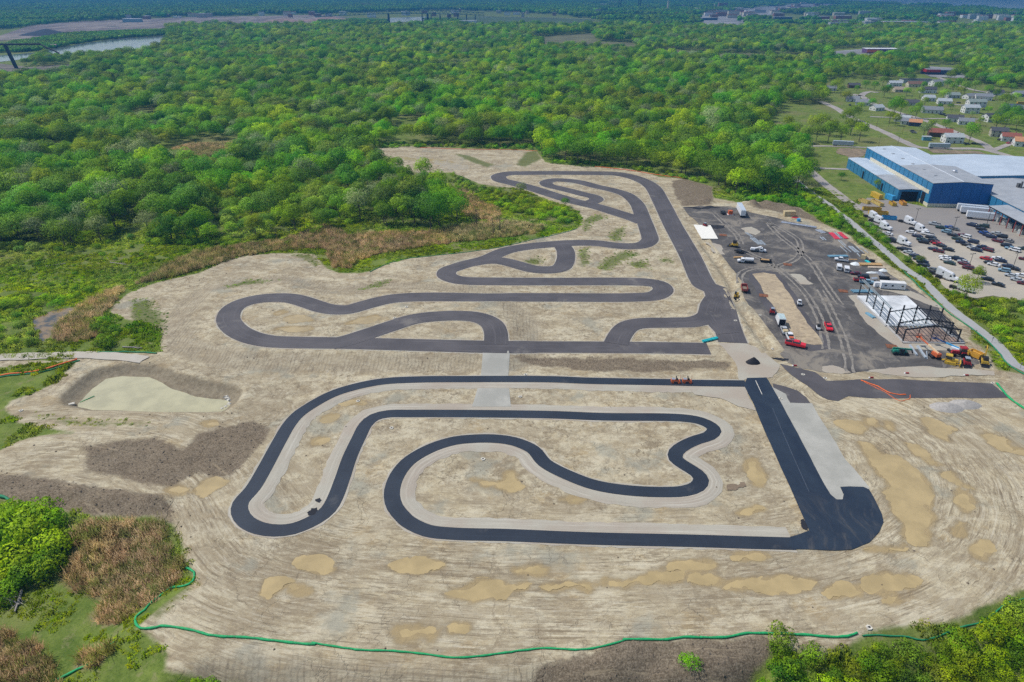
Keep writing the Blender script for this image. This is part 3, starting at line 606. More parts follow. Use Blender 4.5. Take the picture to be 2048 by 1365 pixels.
c = t.mix(t.mr(nb, 0.35, 0.65), (0.33, 0.325, 0.285), (0.42, 0.41, 0.36)); c = t.mix(t.mr(nf, 0.5, 0.8, 0, .4), c, (0.26, 0.25, 0.21))
M_APRON = t.done(c, 0.9, nf, 0.2, 0.05, spec=0.2)

# karting track: worn asphalt loops
k = 0
for nm, off in (('main', 0.10), ('straight', 0.115), ('link', 0.13), ('kink', 0.145), ('pit', 0.16), ('pit2', 0.175)):
    wl = 5.0 if nm == 'straight' else 4.2
    q = wTR[nm]
    ribbon('track_verge', q, wl + 0.5, wl + 0.5, 0.03 + 0.006 * k, M_GRAVEL, ragged=0.25, thick=0.25)
    ribbon('track', q, wl, wl, off, M_OLD, thick=0.12); k += 1
# the straight widens towards its near end
# half paved new loop: gravel base, then the fresh lane
ribbon('track_base', wT1, 5.6, 2.5, 0.05, M_GRAVEL, thick=0.25, ragged=0.3, cross=8)
ribbon('fresh_track', wT1, 1.95, 1.95, 0.12, M_NEW, thick=0.07)
def grid_sheet(name, q, off, m, n=14):
    c = w2(q)[:4]; V = []
    for i in range(n + 1):
        for j in range(n + 1):
            u_, v_ = i / n, j / n; V.append((c[0] * (1 - u_) + c[1] * u_) * (1 - v_) + (c[3] * (1 - u_) + c[2] * u_) * v_)
    V = np.array(V); V = np.column_stack([V, hz(V[:, 0], V[:, 1]) + off]); id_ = np.arange((n + 1)**2).reshape(n + 1, n + 1)
    return tag(fast_mesh(name, V, np.column_stack([id_[:-1, 1:].ravel(), id_[1:, 1:].ravel(), id_[1:, :-1].ravel(), id_[:-1, :-1].ravel()]), m), kind='structure')
grid_sheet('gravel_crossing', CROSS1, 0.09, M_APRON); grid_sheet('gravel_crossing', [(955, 777), (1018, 777), (1022, 814), (944, 814)], 0.075, M_APRON)
sheet('gravel_apron', PAD2, 0.085, M_GRAVEL, rough=0.03, z=0.0); sheet('gravel_apron', APRON, 0.06, M_APRON, rough=0.02, z=0.0)

t = NT('fresh_wide_asphalt'); p = t.pos(); nb = t.noise(p, 1 / 9, 4, 0.6, 1.0); nf = t.noise(p, 2.5, 3, 0.7)
c = t.mix(t.mr(nb, 0.3, 0.7), (0.015, 0.024, 0.041), (0.024, 0.036, 0.054))
sc_ = t.noise(t.scale(t.addv(p, t.scale(t.noise(p, 1 / 22, 2, col=True), (14, 14, 0))), (1 / 2.2, 1 / 11, 1)), 1.0, 4, 0.7)
msk = t.mr(t.n('ShaderNodeSeparateXYZ', {0: p}).outputs[1], 134, 122)
c = t.mix(t.math('MULTIPLY', t.mr(sc_, 0.46, 0.72), t.math('MULTIPLY', msk, 0.5)), c, (0.12, 0.108, 0.092))
M_WIDE = t.done(c, 0.55, nf, 0.15, 0.05, spec=0.35)
wide = sheet('paved_straight', WIDE, 0.14, M_WIDE, rough=0.006, z=0.0); sheet('paved_spur', STUB, 0.11, M_OLD, rough=0.03, z=0.0)
# pale joint line down the middle of the paved straight
jl = catmull(Garr([(1511, 762), (1524, 790)])[:, :2], 1); ribbon('chalk_line', jl, 0.12, 0.12, 0.15, mat('chalk', (0.5, 0.48, 0.42)), cross=1)
jl = catmull(w2([(1545, 818), (1580, 900), (1618, 985)]), 1); ribbon('paving_joint', jl, 0.07, 0.07, 0.15, mat('joint', (0.07, 0.085, 0.11)), cross=1)

# millings lot: dark ground of the paddock
t = NT('millings'); p = t.pos()
wv = t.addv(p, t.scale(t.noise(p, 1 / 20, 3, 0.5, col=True), (26, 26, 0)))
nb = t.noise(wv, 1 / 17, 6, 0.7); ns = t.noise(t.scale(wv, (1 / 3, 1 / 14, 1)), 1.0, 5, 0.7); nf = t.noise(p, 1.7, 4, 0.75)
c = t.mix(t.mr(nb, 0.35, 0.6), (0.07, 0.066, 0.064), (0.125, 0.117, 0.108))
c = t.mix(t.mr(nb, 0.51, 0.62, 0, .85), c, (0.25, 0.22, 0.175)); c = t.mix(t.mr(ns, 0.56, 0.66, 0, .6), c, (0.23, 0.21, 0.185))
c = t.mix(t.mr(ns, 0.42, 0.34, 0, .5), c, (0.05, 0.048, 0.05)); c = t.mix(t.mr(nf, 0.55, 0.75, 0, .4), c, (0.24, 0.22, 0.2))
M_LOT = t.done(c, 0.9, nf, 0.3, 0.1, spec=0.2)
sheet('paddock_lot', LOT, 0.04, M_LOT, rough=0.07, seed=3, z=0.0); sheet('service_lane', LANE, 0.055, M_OLD, rough=0.03, seed=4, z=0.0)
RT = zp((1320, 380), 5.12, [(820, 960), (815, 900), (850, 840), (930, 810), (1100, 795), (1250, 770), (1400, 700), (1440, 640)])
RT2 = zp((1320, 380), 5.12, [(1100, 330), (1200, 450), (1350, 570), (1440, 640), (1560, 760), (1650, 900), (1750, 1050), (1850, 1180)])
M_TRAIL_D = mat('dusty_tracks', (0.22, 0.20, 0.17), 0.95, scale=0.5, var=0.3)
for q in (RT, RT2, zp((1320, 380), 5.12, [(560, 250), (700, 380), (790, 470), (830, 560)]), zp((1320, 380), 5.12, [(1100, 330), (1180, 370), (1330, 450), (1420, 520), (1440, 640)]), [(1652, 700), (1640, 640), (1600, 575), (1545, 530), (1480, 500)], [(1700, 745), (1690, 690), (1660, 620), (1640, 580)]): 
    l = catmull(w2(q), 2)
    for s_ in (-1.1, 1.1):
        d = np.gradient(l, axis=0); d /= np.hypot(*d.T)[:, None]; ribbon('tyre_track', l + np.column_stack([-d[:, 1], d[:, 0]]) * s_, 0.45, 0.45, 0.085, M_TRAIL_D, ragged=0.22, cross=2)
# inner smooth lane around the island
isl = [(1500, 546), (1526, 541), (1556, 545), (1573, 565), (1590, 588), (1603, 615), (1622, 645), (1650, 672), (1664, 698), (1625, 703), (1582, 696), (1555, 655), (1530, 615), (1512, 582), (1498, 560)]
sheet('smooth_lane', isl, 0.058, M_OLD, rough=0.03, z=0.0)
M_TAN = None
t = NT('island_soil'); p = t.pos(); nb = t.noise(p, 1 / 6, 5, 0.65, 1.5); cr = t.vor(t.addv(p, t.scale(t.noise(p, 1 / 3, 3, col=True), (5, 5, 0))), 1 / 3.5, 'DISTANCE_TO_EDGE')
c = t.mix(t.mr(nb, 0.35, 0.65), (0.47, 0.38, 0.25), (0.36, 0.29, 0.2)); c = t.mix(t.mr(t.noise(t.scale(p, (1 / 4, 1 / 1.5, 1)), 1, 5, .7, 1.5), 0.54, 0.6, 0, .6), c, (0.17, 0.13, 0.085))
M_TAN = t.done(c, 0.95, nb, 0.4, 0.2, spec=0.15)
sheet('soil_island', ISLAND, 0.10, M_TAN, rough=0.03, z=0.0)
# worn end strip where the two tracks meet
sheet('packed_earth', TRI_A, 0.03, M_GRAVEL, rough=0.06, seed=8, z=0.0)
for q in (zp((1320, 380), 5.12, [(825, 395), (940, 380), (1030, 430), (980, 465), (880, 440)]), zp((1320, 380), 5.12, [(1310, 865), (1430, 865), (1570, 965), (1440, 970)]), zp(o4, K4, [(665, 185), (740, 175), (820, 200), (870, 225), (800, 235), (700, 225), (668, 210)]), [(1410, 485), (1440, 490), (1450, 510), (1425, 505)], [(1725, 745), (1800, 735), (1900, 738), (1990, 742), (1990, 752), (1900, 752), (1780, 750)]):
    sheet('gravel_patch', q, 0.075, M_GRAVEL, rough=0.1, seed=len(q), z=0.0)
# trail, car park, streets
t = NT('concrete_path'); p = t.pos(); nb = t.noise(p, 1 / 8, 4); c = t.mix(nb, (0.30, 0.30, 0.295), (0.40, 0.40, 0.39)); M_PATH = t.done(c, 0.85)
ribbon('path', wTRAIL, 1.9, 1.9, 0.12, M_PATH, thick=0.2, cross=3)
t = NT('car_park_paving'); p = t.pos(); nb = t.noise(p, 1 / 25, 5, 0.65); ns = t.noise(t.scale(p, (1 / 14, 1 / 3, 1)), 1, 4, 0.7); nf = t.noise(p, 1, 3)
c = t.mix(t.mr(nb, 0.35, 0.65), (0.43, 0.385, 0.305), (0.36, 0.33, 0.275)); c = t.mix(t.mr(ns, 0.58, 0.68, 0, .5), c, (0.2, 0.19, 0.18))
sy = t.n('ShaderNodeSeparateXYZ', {0: p}).outputs[1]
c = t.mix(t.mr(t.math('ADD', sy, t.math('MULTIPLY', t.math('SUBTRACT', nb, .5), 60)), 312, 335, 0, .7), c, (0.19, 0.18, 0.18))
M_CP = t.done(c, 0.9, nf, 0.1)
sheet('car_park', CARPARK, 0.10, M_CP, z=0.0)
M_ROAD = mat('pale_road', (0.33, 0.30, 0.27), 0.9, scale=0.08, var=0.14)
ROADS = [([(1628, 337), (1660, 338), (1703, 339)], 2.2), ([(1620, 342), (1644, 364), (1672, 386), (1699, 406), (1725, 420)], 3.0), ([(1540, 291), (1600, 293), (1660, 293), (1732, 296)], 2.2),
         ([(1640, 203), (1672, 217), (1694, 231), (1740, 252), (1775, 268), (1810, 285), (1841, 296), (1906, 298), (1959, 299), (1983, 303), (2048, 322), (2160, 352)], 3.6),
         ([(1705, 189), (1722, 193), (1735, 201), (1753, 211), (1790, 224), (1836, 237), (1862, 246), (1906, 263), (1941, 277), (1967, 288), (1984, 303)], 3.2), ([(1755, 186), (1742, 184), (1731, 186), (1722, 193)], 3.6),
         ([(1740, 234), (1790, 236), (1836, 238), (1884, 238), (1928, 239), (1972, 239), (2048, 241), (2200, 245)], 2.4), ([(1880, 208), (1902, 209), (1928, 211), (1960, 205), (1985, 192), (2000, 180)], 2.6), ([(1860, 150), (1890, 160), (1930, 176), (1980, 186), (2048, 189), (2200, 190)], 3.0),
         ([(1300, 113), (1400, 113.5), (1500, 113.5), (1700, 112)], 3.0), ([(1983, 303), (2010, 292), (2048, 280)], 2.5)]
for q, hw in ROADS: ribbon('street', catmull(w2(q), 5), hw, hw, 0.22, M_ROAD, cross=2, thick=0.3)
sheet('bare_patch', [(1680, 297), (1735, 300), (1732, 308), (1700, 316), (1675, 308)], 0.15, mat('bare_soil', (0.22, 0.17, 0.11), 0.95, scale=0.2, var=.3), rough=.15, seed=4)
sheet('bare_patch', [(1855, 300), (1905, 301), (1960, 304), (1975, 309), (1900, 308), (1865, 307)], 0.16, mat('bare_soil', (0.22, 0.17, 0.11)), rough=.1, seed=5)
# left path that leads off the site
t = NT('footpath_soil'); p = t.pos(); M_FP = t.done(t.mix(t.noise(p, 1 / 4, 5), (0.40, 0.35, 0.27), (0.5, 0.47, 0.41)), 0.95)
ribbon('dirt_path', catmull(w2([(-200, 722), (0, 716), (120, 712), (200, 712), (290, 722)]), 3), 2.4, 2.4, 0.25, M_FP, ragged=0.4, cross=3)
ribbon('dirt_path', catmull(w2([(270, 314), (300, 306), (350, 298), (420, 290), (500, 284)]), 3), 1.6, 1.6, 0.3, M_FP, ragged=0.4, cross=2)

# ---------------------------------------------------------------- water
def water(name, col, rough=0.12):
    t = NT(name); p = t.pos(); n = t.noise(p, 1 / 6, 4, 0.6); f = t.noise(p, 1.2, 3, 0.6)
    return t.done(t.mix(t.mr(n, 0.35, 0.65), tuple(x * 0.9 for x in col), tuple(x * 1.1 for x in col)), rough, f, 0.05, 0.03, spec=0.5)
M_PUD = water('muddy_puddle', (0.42, 0.32, 0.155), 0.12); M_POND = water('silty_pond', (0.45, 0.415, 0.25), 0.1)
for i, q in enumerate(wPUD):
    c_ = q.mean(0); d_ = q - c_; L_ = np.hypot(*d_.T)[:, None]
    sheet('puddle', c_ + d_ * (1 + 1.1 / np.maximum(L_, 1.5)), 0.0, M_PUD, px=False, z=PUDZ[i] + 0.004)
sheet('pond', fractal(w2(zp((0, 0), 1, [(a + (a - 310) * 0.03, b + (b - 790) * 0.07) for a, b in POND])), 0.03, 3, 1), 0, M_POND, px=False, z=-1.45)
t = NT('marsh_water'); p = t.pos(); n = t.noise(p, 1 / 5, 4)
M_MARSH = t.done(t.mix(t.mr(n, 0.4, 0.6), (0.06, 0.055, 0.03), (0.26, 0.17, 0.06)), 0.08, spec=0.6)
sheet('marsh_water', MARSH, 0, M_MARSH, z=-0.2, rough=0.1)
# ============================================================ vegetation
def leaf_mat(name, dark, light, tip, tr=0.3):
    t = NT(name); p = t.pos(); rnd = t.n('ShaderNodeObjectInfo').outputs['Random']
    big = t.noise(p, 1 / 70, 3, 0.5); cl = t.noise(p, 0.45, 3, 0.65); fn = t.noise(p, 2.2, 2, 0.6)
    c = t.mix(t.mr(cl, 0.35, 0.68), dark, light); c = t.mix(t.mr(fn, 0.5, 0.75, 0, .6), c, tip)
    h = t.n('ShaderNodeHueSaturation', {'Color': c, 'Hue': t.math('ADD', t.mr(rnd, 0, 1, 0.481, 0.509, False), t.mr(big, 0.38, 0.62, -0.022, 0.016)), 'Saturation': t.mr(t.noise(t.addv(p, (300, 0, 0)), 1 / 40, 2), 0.3, 0.7, 1.05, 1.28), 'Value': t.math('MULTIPLY', t.mr(t.noise(t.addv(p, (0, 500, 0)), 1 / 55, 4, 0.6), 0.38, 0.62, 0.95, 1.5), t.mr(t.math('FRACT', t.math('MULTIPLY', rnd, 7.31)), 0, 1, 0.88, 1.6, False))}).outputs[0]
    s = t.n('ShaderNodeBsdfTranslucent', {0: h}).outputs[0]
    t.set(t.b, 'Base Color', h); t.set(t.b, 'Roughness', 0.7); t.set(t.b, 'Specular IOR Level', 0.25)
    mx = t.n('ShaderNodeMixShader', {0: tr, 1: t.b.outputs[0], 2: s}); t.t.links.new(mx.outputs[0], t.out.inputs[0])
    return t.m
L_DEEP = leaf_mat('leaf_deep', (0.05, 0.125, 0.02), (0.105, 0.235, 0.032), (0.18, 0.34, 0.05))
L_BRIGHT = leaf_mat('leaf_bright', (0.12, 0.22, 0.025), (0.26, 0.41, 0.042), (0.40, 0.54, 0.075))
L_OLIVE = leaf_mat('leaf_olive', (0.10, 0.17, 0.03), (0.22, 0.33, 0.055), (0.34, 0.44, 0.09))
L_MID = leaf_mat('leaf_mid', (0.075, 0.17, 0.022), (0.16, 0.32, 0.036), (0.27, 0.44, 0.06))
L_GREY = leaf_mat('leaf_grey', (0.12, 0.17, 0.07), (0.25, 0.32, 0.14), (0.36, 0.42, 0.22))
M_BARK = mat('bark', (0.12, 0.095, 0.07), 0.9, scale=3)

def crown_mesh(name, seed, m, n=1500, rx=5.2, h=8.0, base=3.6, leaf=0.62, lobes=15, flat=0.0, gap=0.2, link=False, outn=0.72, sparse=False):
    r = np.random.default_rng(seed)
    # lobes spread over an upright dome
    L = []
    for k in range(lobes):
        a = k * 2.399 + r.uniform(-.5, .5); f = (k + 0.5) / lobes; el = math.asin(min(1, f * 1.05 - 0.12)) if f * 1.05 - .12 > -1 else 0
        rr = math.cos(el) * rx * r.uniform(0.62, 0.82); zz = base + h * 0.36 + math.sin(el) * h * 0.44 * r.uniform(0.8, 1.1)
        L.append((rr * math.cos(a), rr * math.sin(a), zz, rx * r.uniform(0.26, 0.45)))
    L.append((0, 0, base + h * 0.5, rx * 0.55))
    L = np.array(L); wts = L[:, 3]**2; wts /= wts.sum()
    li = r.choice(len(L), n, p=wts); u = r.normal(size=(n, 3)); u[:, 2] += 0.35; u /= np.linalg.norm(u, axis=1)[:, None]
    rad = L[li, 3] * r.uniform(0.72, 1.08, n)**0.6; c = L[li, :3] + u * rad[:, None] * np.array([1, 1, 0.85])
    c[:, 2] = np.maximum(c[:, 2], 0.25)
    # facing directions: roughly outwards
    ctr = np.array([0, 0, base + h * 0.35]); og = c - ctr; og[:, 2] *= 0.9; og /= np.linalg.norm(og, axis=1)[:, None]
    nr = u * 0.55 + og * 0.3 + r.normal(size=(n, 3)) * 0.55; nr /= np.linalg.norm(nr, axis=1)[:, None]
    vn = u * 0.5 + og * 0.5; vn[:, 2] += 0.3; nr *= np.sign((nr * vn).sum(1) + 1e-6)[:, None]
    a = np.cross(nr, r.normal(size=(n, 3))); a /= np.linalg.norm(a, axis=1)[:, None]; b = np.cross(nr, a)
    s = leaf * r.uniform(0.55, 1.15, n)[:, None]
    k1, k2 = r.uniform(.6, 1.2, (2, n, 1))
    V = np.stack([c - b * s * 0.5 * k2, c + a * s * 0.5, c + b * s * 0.45, c - a * s * 0.5 * k1], 1).reshape(-1, 3)
    Fq = np.arange(4 * n).reshape(n, 4)
    o = fast_mesh(name, V, Fq, m, smooth=True, link=link)
    vn = vn * outn + nr * (1 - outn); vn /= np.linalg.norm(vn, axis=1)[:, None]
    o.data.normals_split_custom_set_from_vertices(np.repeat(vn, 4, axis=0).tolist())
    return o
def trunk_mesh(seed, h=7.0, r0=0.28, limbs=6, spread=3.0, link=False, bare=False):
    rr = random.Random(seed); mb = MB(); z = 0; q = Vector((0, 0, -0.3)); r = r0
    for k in range(4):
        n = q + Vector((rr.uniform(-.25, .25), rr.uniform(-.25, .25), h / 4)); mb.tube(q, n, r, 6, r * 0.78); r *= 0.78
        q = n
        if k >= (1 if not bare else 0):
            for j in range(limbs // 3 + 1):
                a = rr.uniform(0, 6.28); e = q + Vector((math.cos(a) * spread * rr.uniform(.6, 1), math.sin(a) * spread * rr.uniform(.6, 1), rr.uniform(1.2, 2.8)))
                mb.tube(q, e, r * 0.6, 4, r * 0.18)
                if bare:
                    for _ in range(7):
                        b = q.lerp(e, rr.uniform(.3, 1)); g = b + Vector((rr.uniform(-1.3, 1.3), rr.uniform(-1.3, 1.3), rr.uniform(.3, 1.8))); mb.tube(b, g, r * 0.25, 3, r * 0.08)
    o = mb.build('trunk', M_BARK); 
    if not link: COL.objects.unlink(o)
    return o
SRC = bpy.data.collections.new('tree_kinds'); SRCB = bpy.data.collections.new('shrub_kinds'); SRCF = bpy.data.collections.new('grove_kinds')
CROWNS = {}; TRUNKS = [trunk_mesh(s, 7.5, 0.3, 6, 3.2) for s in (1, 2, 3)]
i = 0
for key, m, cnt in (('deep', L_DEEP, 3), ('mid', L_MID, 4), ('bright', L_BRIGHT, 2), ('olive', L_OLIVE, 2), ('grey', L_GREY, 1)):
    CROWNS[key] = []
    for k in range(cnt):
        o = crown_mesh('crown', 10 + i, m, n=2900 if key != 'grey' else 1900, leaf=.47, rx=[6.2, 5.4, 6.8, 5.7][k], h=[9.8, 11.4, 9.2, 10.6][k], lobes=[22, 18, 26, 23][k]); SRC.objects.link(o); CROWNS[key].append(o); i += 1
BUSH = {}
for key, m in (('deep', L_DEEP), ('mid', L_MID), ('bright', L_BRIGHT), ('olive', L_OLIVE)):
    BUSH[key] = []
    for k in range(2):
        o = crown_mesh('foliage', 60 + i, m, n=1000, rx=[2.3, 2.7][k], h=[3.3, 2.9][k], base=-0.25, leaf=0.32, lobes=[11, 14][k]); SRCB.objects.link(o); BUSH[key].append(o); i += 1
def grove(seed, m):
    """a stand of far trees merged in one mesh: 12 domes in 42 m"""
    r = np.random.default_rng(seed); Vs = []; N = []
    for k in range(13):
        cx, cy = r.uniform(-21, 21, 2); rx = r.uniform(4.5, 7.5); ht = r.uniform(9, 15); n = 90
        u = r.normal(size=(n, 3)); u[:, 2] = np.abs(u[:, 2]) * 1.1 - 0.25; u /= np.linalg.norm(u, axis=1)[:, None]
        c = np.array([cx, cy, ht * 0.55]) + u * np.array([rx, rx, ht * 0.45]) * r.uniform(.85, 1.05, (n, 1))
        nr = u + r.normal(size=(n, 3)) * 0.3; nr /= np.linalg.norm(nr, axis=1)[:, None]
        a = np.cross(nr, r.normal(size=(n, 3))); a /= np.linalg.norm(a, axis=1)[:, None]; b = np.cross(nr, a); s = 1.5
        Vs.append(np.stack([c - b * s, c + a * s, c + b * s, c - a * s], 1).reshape(-1, 3)); N.append(np.repeat(u, 4, axis=0))
    V = np.concatenate(Vs); o = fast_mesh('grove', V, np.arange(len(V)).reshape(-1, 4), m, smooth=True, link=False)
    o.data.normals_split_custom_set_from_vertices(np.concatenate(N).tolist()); SRCF.objects.link(o); return o
for s_, m in ((1, L_DEEP), (2, L_DEEP), (3, L_DEEP), (4, L_MID), (5, L_DEEP)): grove(s_, m)

def scatter(name, pts, rot, scl, coll, label=None, cat=None):
    """one 'stuff' object: instances of a collection's members on points"""
    me = bpy.data.meshes.new(name); pts = np.asarray(pts, np.float32)
    me.vertices.add(len(pts)); me.vertices.foreach_set('co', pts.ravel()); me.update()
    a = me.attributes.new('rot', 'FLOAT_VECTOR', 'POINT'); z = np.zeros((len(pts), 3), np.float32); z[:, 2] = rot; a.data.foreach_set('vector', z.ravel())
    a = me.attributes.new('scl', 'FLOAT_VECTOR', 'POINT'); a.data.foreach_set('vector', np.asarray(scl, np.float32).ravel())
    o = bpy.data.objects.new(name, me); COL.objects.link(o)
    g = bpy.data.node_groups.new(name, 'GeometryNodeTree'); g.interface.new_socket('Geometry', in_out='INPUT', socket_type='NodeSocketGeometry'); g.interface.new_socket('Geometry', in_out='OUTPUT', socket_type='NodeSocketGeometry')
    gi = g.nodes.new('NodeGroupInput'); go = g.nodes.new('NodeGroupOutput'); ip = g.nodes.new('GeometryNodeInstanceOnPoints'); ci = g.nodes.new('GeometryNodeCollectionInfo')
    ci.inputs[0].default_value = coll; ci.inputs[1].default_value = True; ci.inputs[2].default_value = True
    ra = g.nodes.new('GeometryNodeInputNamedAttribute'); ra.data_type = 'FLOAT_VECTOR'; ra.inputs[0].default_value = 'rot'
    sa = g.nodes.new('GeometryNodeInputNamedAttribute'); sa.data_type = 'FLOAT_VECTOR'; sa.inputs[0].default_value = 'scl'
    er = g.nodes.new('FunctionNodeEulerToRotation')
    l = g.links.new; l(gi.outputs[0], ip.inputs['Points']); l(ci.outputs[0], ip.inputs['Instance']); ip.inputs['Pick Instance'].default_value = True
    rv = g.nodes.new('FunctionNodeRandomValue'); rv.data_type = 'INT'; rv.inputs[4].default_value = 0; rv.inputs[5].default_value = max(0, len(coll.objects) - 1)
    l(rv.outputs[2], ip.inputs['Instance Index']); l(ra.outputs[0], er.inputs[0]); l(er.outputs[0], ip.inputs['Rotation']); l(sa.outputs[0], ip.inputs['Scale']); l(ip.outputs[0], go.inputs[0])
    md = o.modifiers.new('scatter', 'NODES'); md.node_group = g
    return tag(o, label, cat, kind='stuff')

# ---------------------------------------------------------------- where the woods stand (ground outlines in the photograph)
WOOD = [(-900, 520), (0, 498), (51, 489), (130, 498), (171, 504), (212, 486), (246, 470), (262, 455), (250, 435), (262, 425), (280, 440), (300, 482), (328, 492), (427, 492), (519, 483), (608, 470), (640, 462), (700, 452), (760, 452), (840, 458), (885, 460), (920, 450), (922, 425), (905, 400), (870, 380), (840, 362), (800, 350),
        (752, 332), (742, 300), (753, 290), (817, 288), (919, 292), (1073, 296), (1092, 322), (1158, 330), (1244, 333), (1300, 341), (1330, 350), (1369, 353), (1430, 368), (1436, 385), (1480, 395), (1560, 398), (1600, 392), (1612, 372), (1600, 350), (1612, 330), (1606, 300), (1575, 285), (1535, 262), (1545, 225), (1575, 208), (1640, 212), (1650, 200), (1638, 180),
        (1645, 163), (1700, 158), (1770, 160), (1830, 152), (1870, 142), (1900, 158), (1960, 168), (2010, 178), (2600, 190), (3000, 60), (2048, 58), (1500, 62), (1240, 58), (1120, 50), (960, 52), (780, 52), (600, 50), (400, 56), (335, 62), (338, 80), (318, 100), (300, 108), (250, 116), (165, 118), (140, 124), (90, 118), (60, 125), (30, 150), (-900, 170)]
OPEN = [[(285, 312), (300, 302), (376, 286), (480, 283), (492, 308), (470, 330), (440, 348), (390, 345), (330, 325)], [(650, 268), (690, 259), (710, 272), (690, 288), (665, 284)], [(235, 238), (300, 226), (352, 232), (335, 250), (290, 247)],
        [(775, 260), (800, 245), (855, 240), (850, 225), (870, 215), (860, 240), (820, 270), (790, 285)], [(970, 74), (1080, 74), (1186, 67), (1196, 84), (1265, 86), (1282, 104), (1350, 100), (1450, 106), (1580, 110), (1640, 112), (1680, 122), (1600, 126), (1450, 124), (1330, 119), (1200, 100), (1085, 100), (1083, 86), (1050, 79)],
        [(915, 38), (1000, 33), (1130, 36), (1200, 40), (1180, 46), (1020, 52), (920, 50)], [(-900, 122), (0, 128), (60, 135), (150, 128), (150, 150), (95, 158), (50, 160), (-900, 165)], [(1640, 100), (1735, 95), (1785, 97), (1800, 120), (1725, 124), (1660, 118)],
        [(1845, 130), (1925, 130), (1930, 158), (1850, 155)], [(260, 425), (290, 425), (300, 455), (296, 480), (262, 462)], [(330, 405), (345, 405), (348, 430), (332, 430)], [(1560, 215), (1650, 212), (1640, 240), (1560, 245)], [(1390, 185), (1420, 182), (1440, 190), (1400, 196)]]
r = np.random.default_rng(5)
def jgrid(x0, x1, y0, y1, s, jit=0.42):
    X, Y = np.meshgrid(np.arange(x0, x1, s), np.arange(y0, y1, s * 0.9)); X = X + (np.arange(X.shape[0])[:, None] % 2) * s / 2
    return (X + r.uniform(-jit, jit, X.shape) * s).ravel(), (Y + r.uniform(-jit, jit, X.shape) * s).ravel()
def seen_in(X, Y, polys, holes=()):
    px, py = P(X, Y); m = np.zeros(X.shape, bool)
    for q in polys: m |= inpoly(px, py, q)
    for q in holes: m &= ~inpoly(px, py, q)
    return m & (Y > 20)
EAST = [(2420, 205), (9000, 260), (9000, 3000), (3300, 3000), (2750, 1250), (2750, 880), (2480, 620), (2400, 400)]
WEST = [(-8000, 100), (-850, 170), (-850, 510), (-520, 700), (-9000, 2500)]
parts = []
for y0, y1, s in ((20, 200, 9.4), (200, 900, 9.4), (900, 1700, 10.5), (1700, 2300, 12.0)):
    X, Y = jgrid(-min(2200, max(900, y1 * 1.1)), min(2200, max(900, y1 * 1.15)), y0, y1, s); m = seen_in(X, Y, [WOOD, EAST, WEST], OPEN); X, Y = X[m], Y[m]
    # thin the wood unevenly: gaps and low patches
    gap = fbm(X, Y, 38, 3); keepm = gap > -0.52 if y0 > 800 else gap > -0.42; X, Y = X[keepm], Y[keepm]
    parts.append((X, Y))
X = np.concatenate([a for a, b in parts]); Y = np.concatenate([b for a, b in parts])
far = Y > 1700
sz = np.clip(1.0 + 0.35 * fbm(X + 500, Y, 55, 3) + r.normal(0, 0.22, len(X)), 0.5, 1.65) * np.where(far, 1.25, 1.0)
# near trees by the marsh and along the clearing edges are smaller
TREES = np.column_stack([X, Y, sz])
# hand placed trees: px, py of the foot, crown kind, size, label
HAND = [(1130, 415, 'deep', .42, 'small round dark bush alone beside the hairpin of the grey track'), (740, 322, 'grey', .95, 'pale grey-leaved tree at the left corner of the far clearing'), (1042, 392, 'grey', .62, 'thin half-bare tree above the bushes beside the grey track'),
        (852, 378, 'mid', .92, 'bushy green tree standing in front of the far muddy clearing'), (408, 345, 'mid', 1.0, 'round green tree in front of the brown reed clearing'), (1470, 392, 'bright', 1.15, 'broad bright tree at the top corner of the paddock'), (300, 470, 'grey', .98, 'greyish half-bare tree by the tongue of meadow'),
        (1767, 196, 'deep', 1.0, 'dark round tree beside the turning circle'), (1748, 181, 'mid', .82, 'smaller lighter round tree beside the turning circle'), (1786, 238, 'mid', 1.45, 'largest green tree standing between the houses'), (1800, 230, 'bright', 1.15, 'yellow-green tree behind the largest tree between the houses'), (1830, 238, 'deep', 1.0, 'dark round tree right of the largest tree between the houses'),
        (1690, 203, 'olive', .95, 'olive half-leafed tree by the first houses of the suburb'), (1878, 222, 'deep', .55, 'small dark tree beside a white house in the middle of the suburb'), (1885, 203, 'olive', 1.0, 'olive tree among the white houses'), (1928, 188, 'olive', 1.15, 'tall olive tree behind the white houses'), (1905, 186, 'mid', .9, 'green tree left of the tall olive tree behind the houses'),
        (1937, 288, 'mid', 1.15, 'drooping green tree at the street corner behind the blue factory'), (1846, 276, 'grey', .95, 'greyish tree beside the brown roofed house'), (1943, 236, 'grey', .52, 'small greyish tree in front of a two storey white house'), (2008, 216, 'mid', 1.25, 'broad green tree left of the yellow school bus'),
        (1682, 361, 'deep', .42, 'small dark conifer-like tree on the lawn before the blue factory'), (1755, 378, 'olive', .5, 'scrubby tree at the foot of the blue factory wall'), (1800, 163, 'olive', .9, 'olive tree at the wood edge above the suburb')]
HAND += [(1928, 602, 'olive', .8, 'half-leafed olive tree at the lower edge of the car park'), (1952, 566, 'bright', .5, 'small bright tree between the parked cars'), (1838, 528, 'mid', .35, 'small green tree at the car park verge')]
sparse = [(1608, 287), (1632, 284), (1655, 286), (1660, 272), (1680, 286), (1700, 270), (1718, 284), (1640, 262), (1622, 268), (1584, 280), (1690, 252), (1705, 243), (1573, 262)]
for a, b in sparse: HAND.append((a, b, 'olive', r.uniform(1.0, 1.25), None))
for a, b in [(1990, 262), (2010, 258), (2030, 262), (2052, 258), (2000, 248), (2022, 246), (2046, 246), (2070, 250), (2036, 252), (2090, 255)]: HAND.append((a, b, 'mid' if a % 4 else 'deep', 1.05, 'c'))
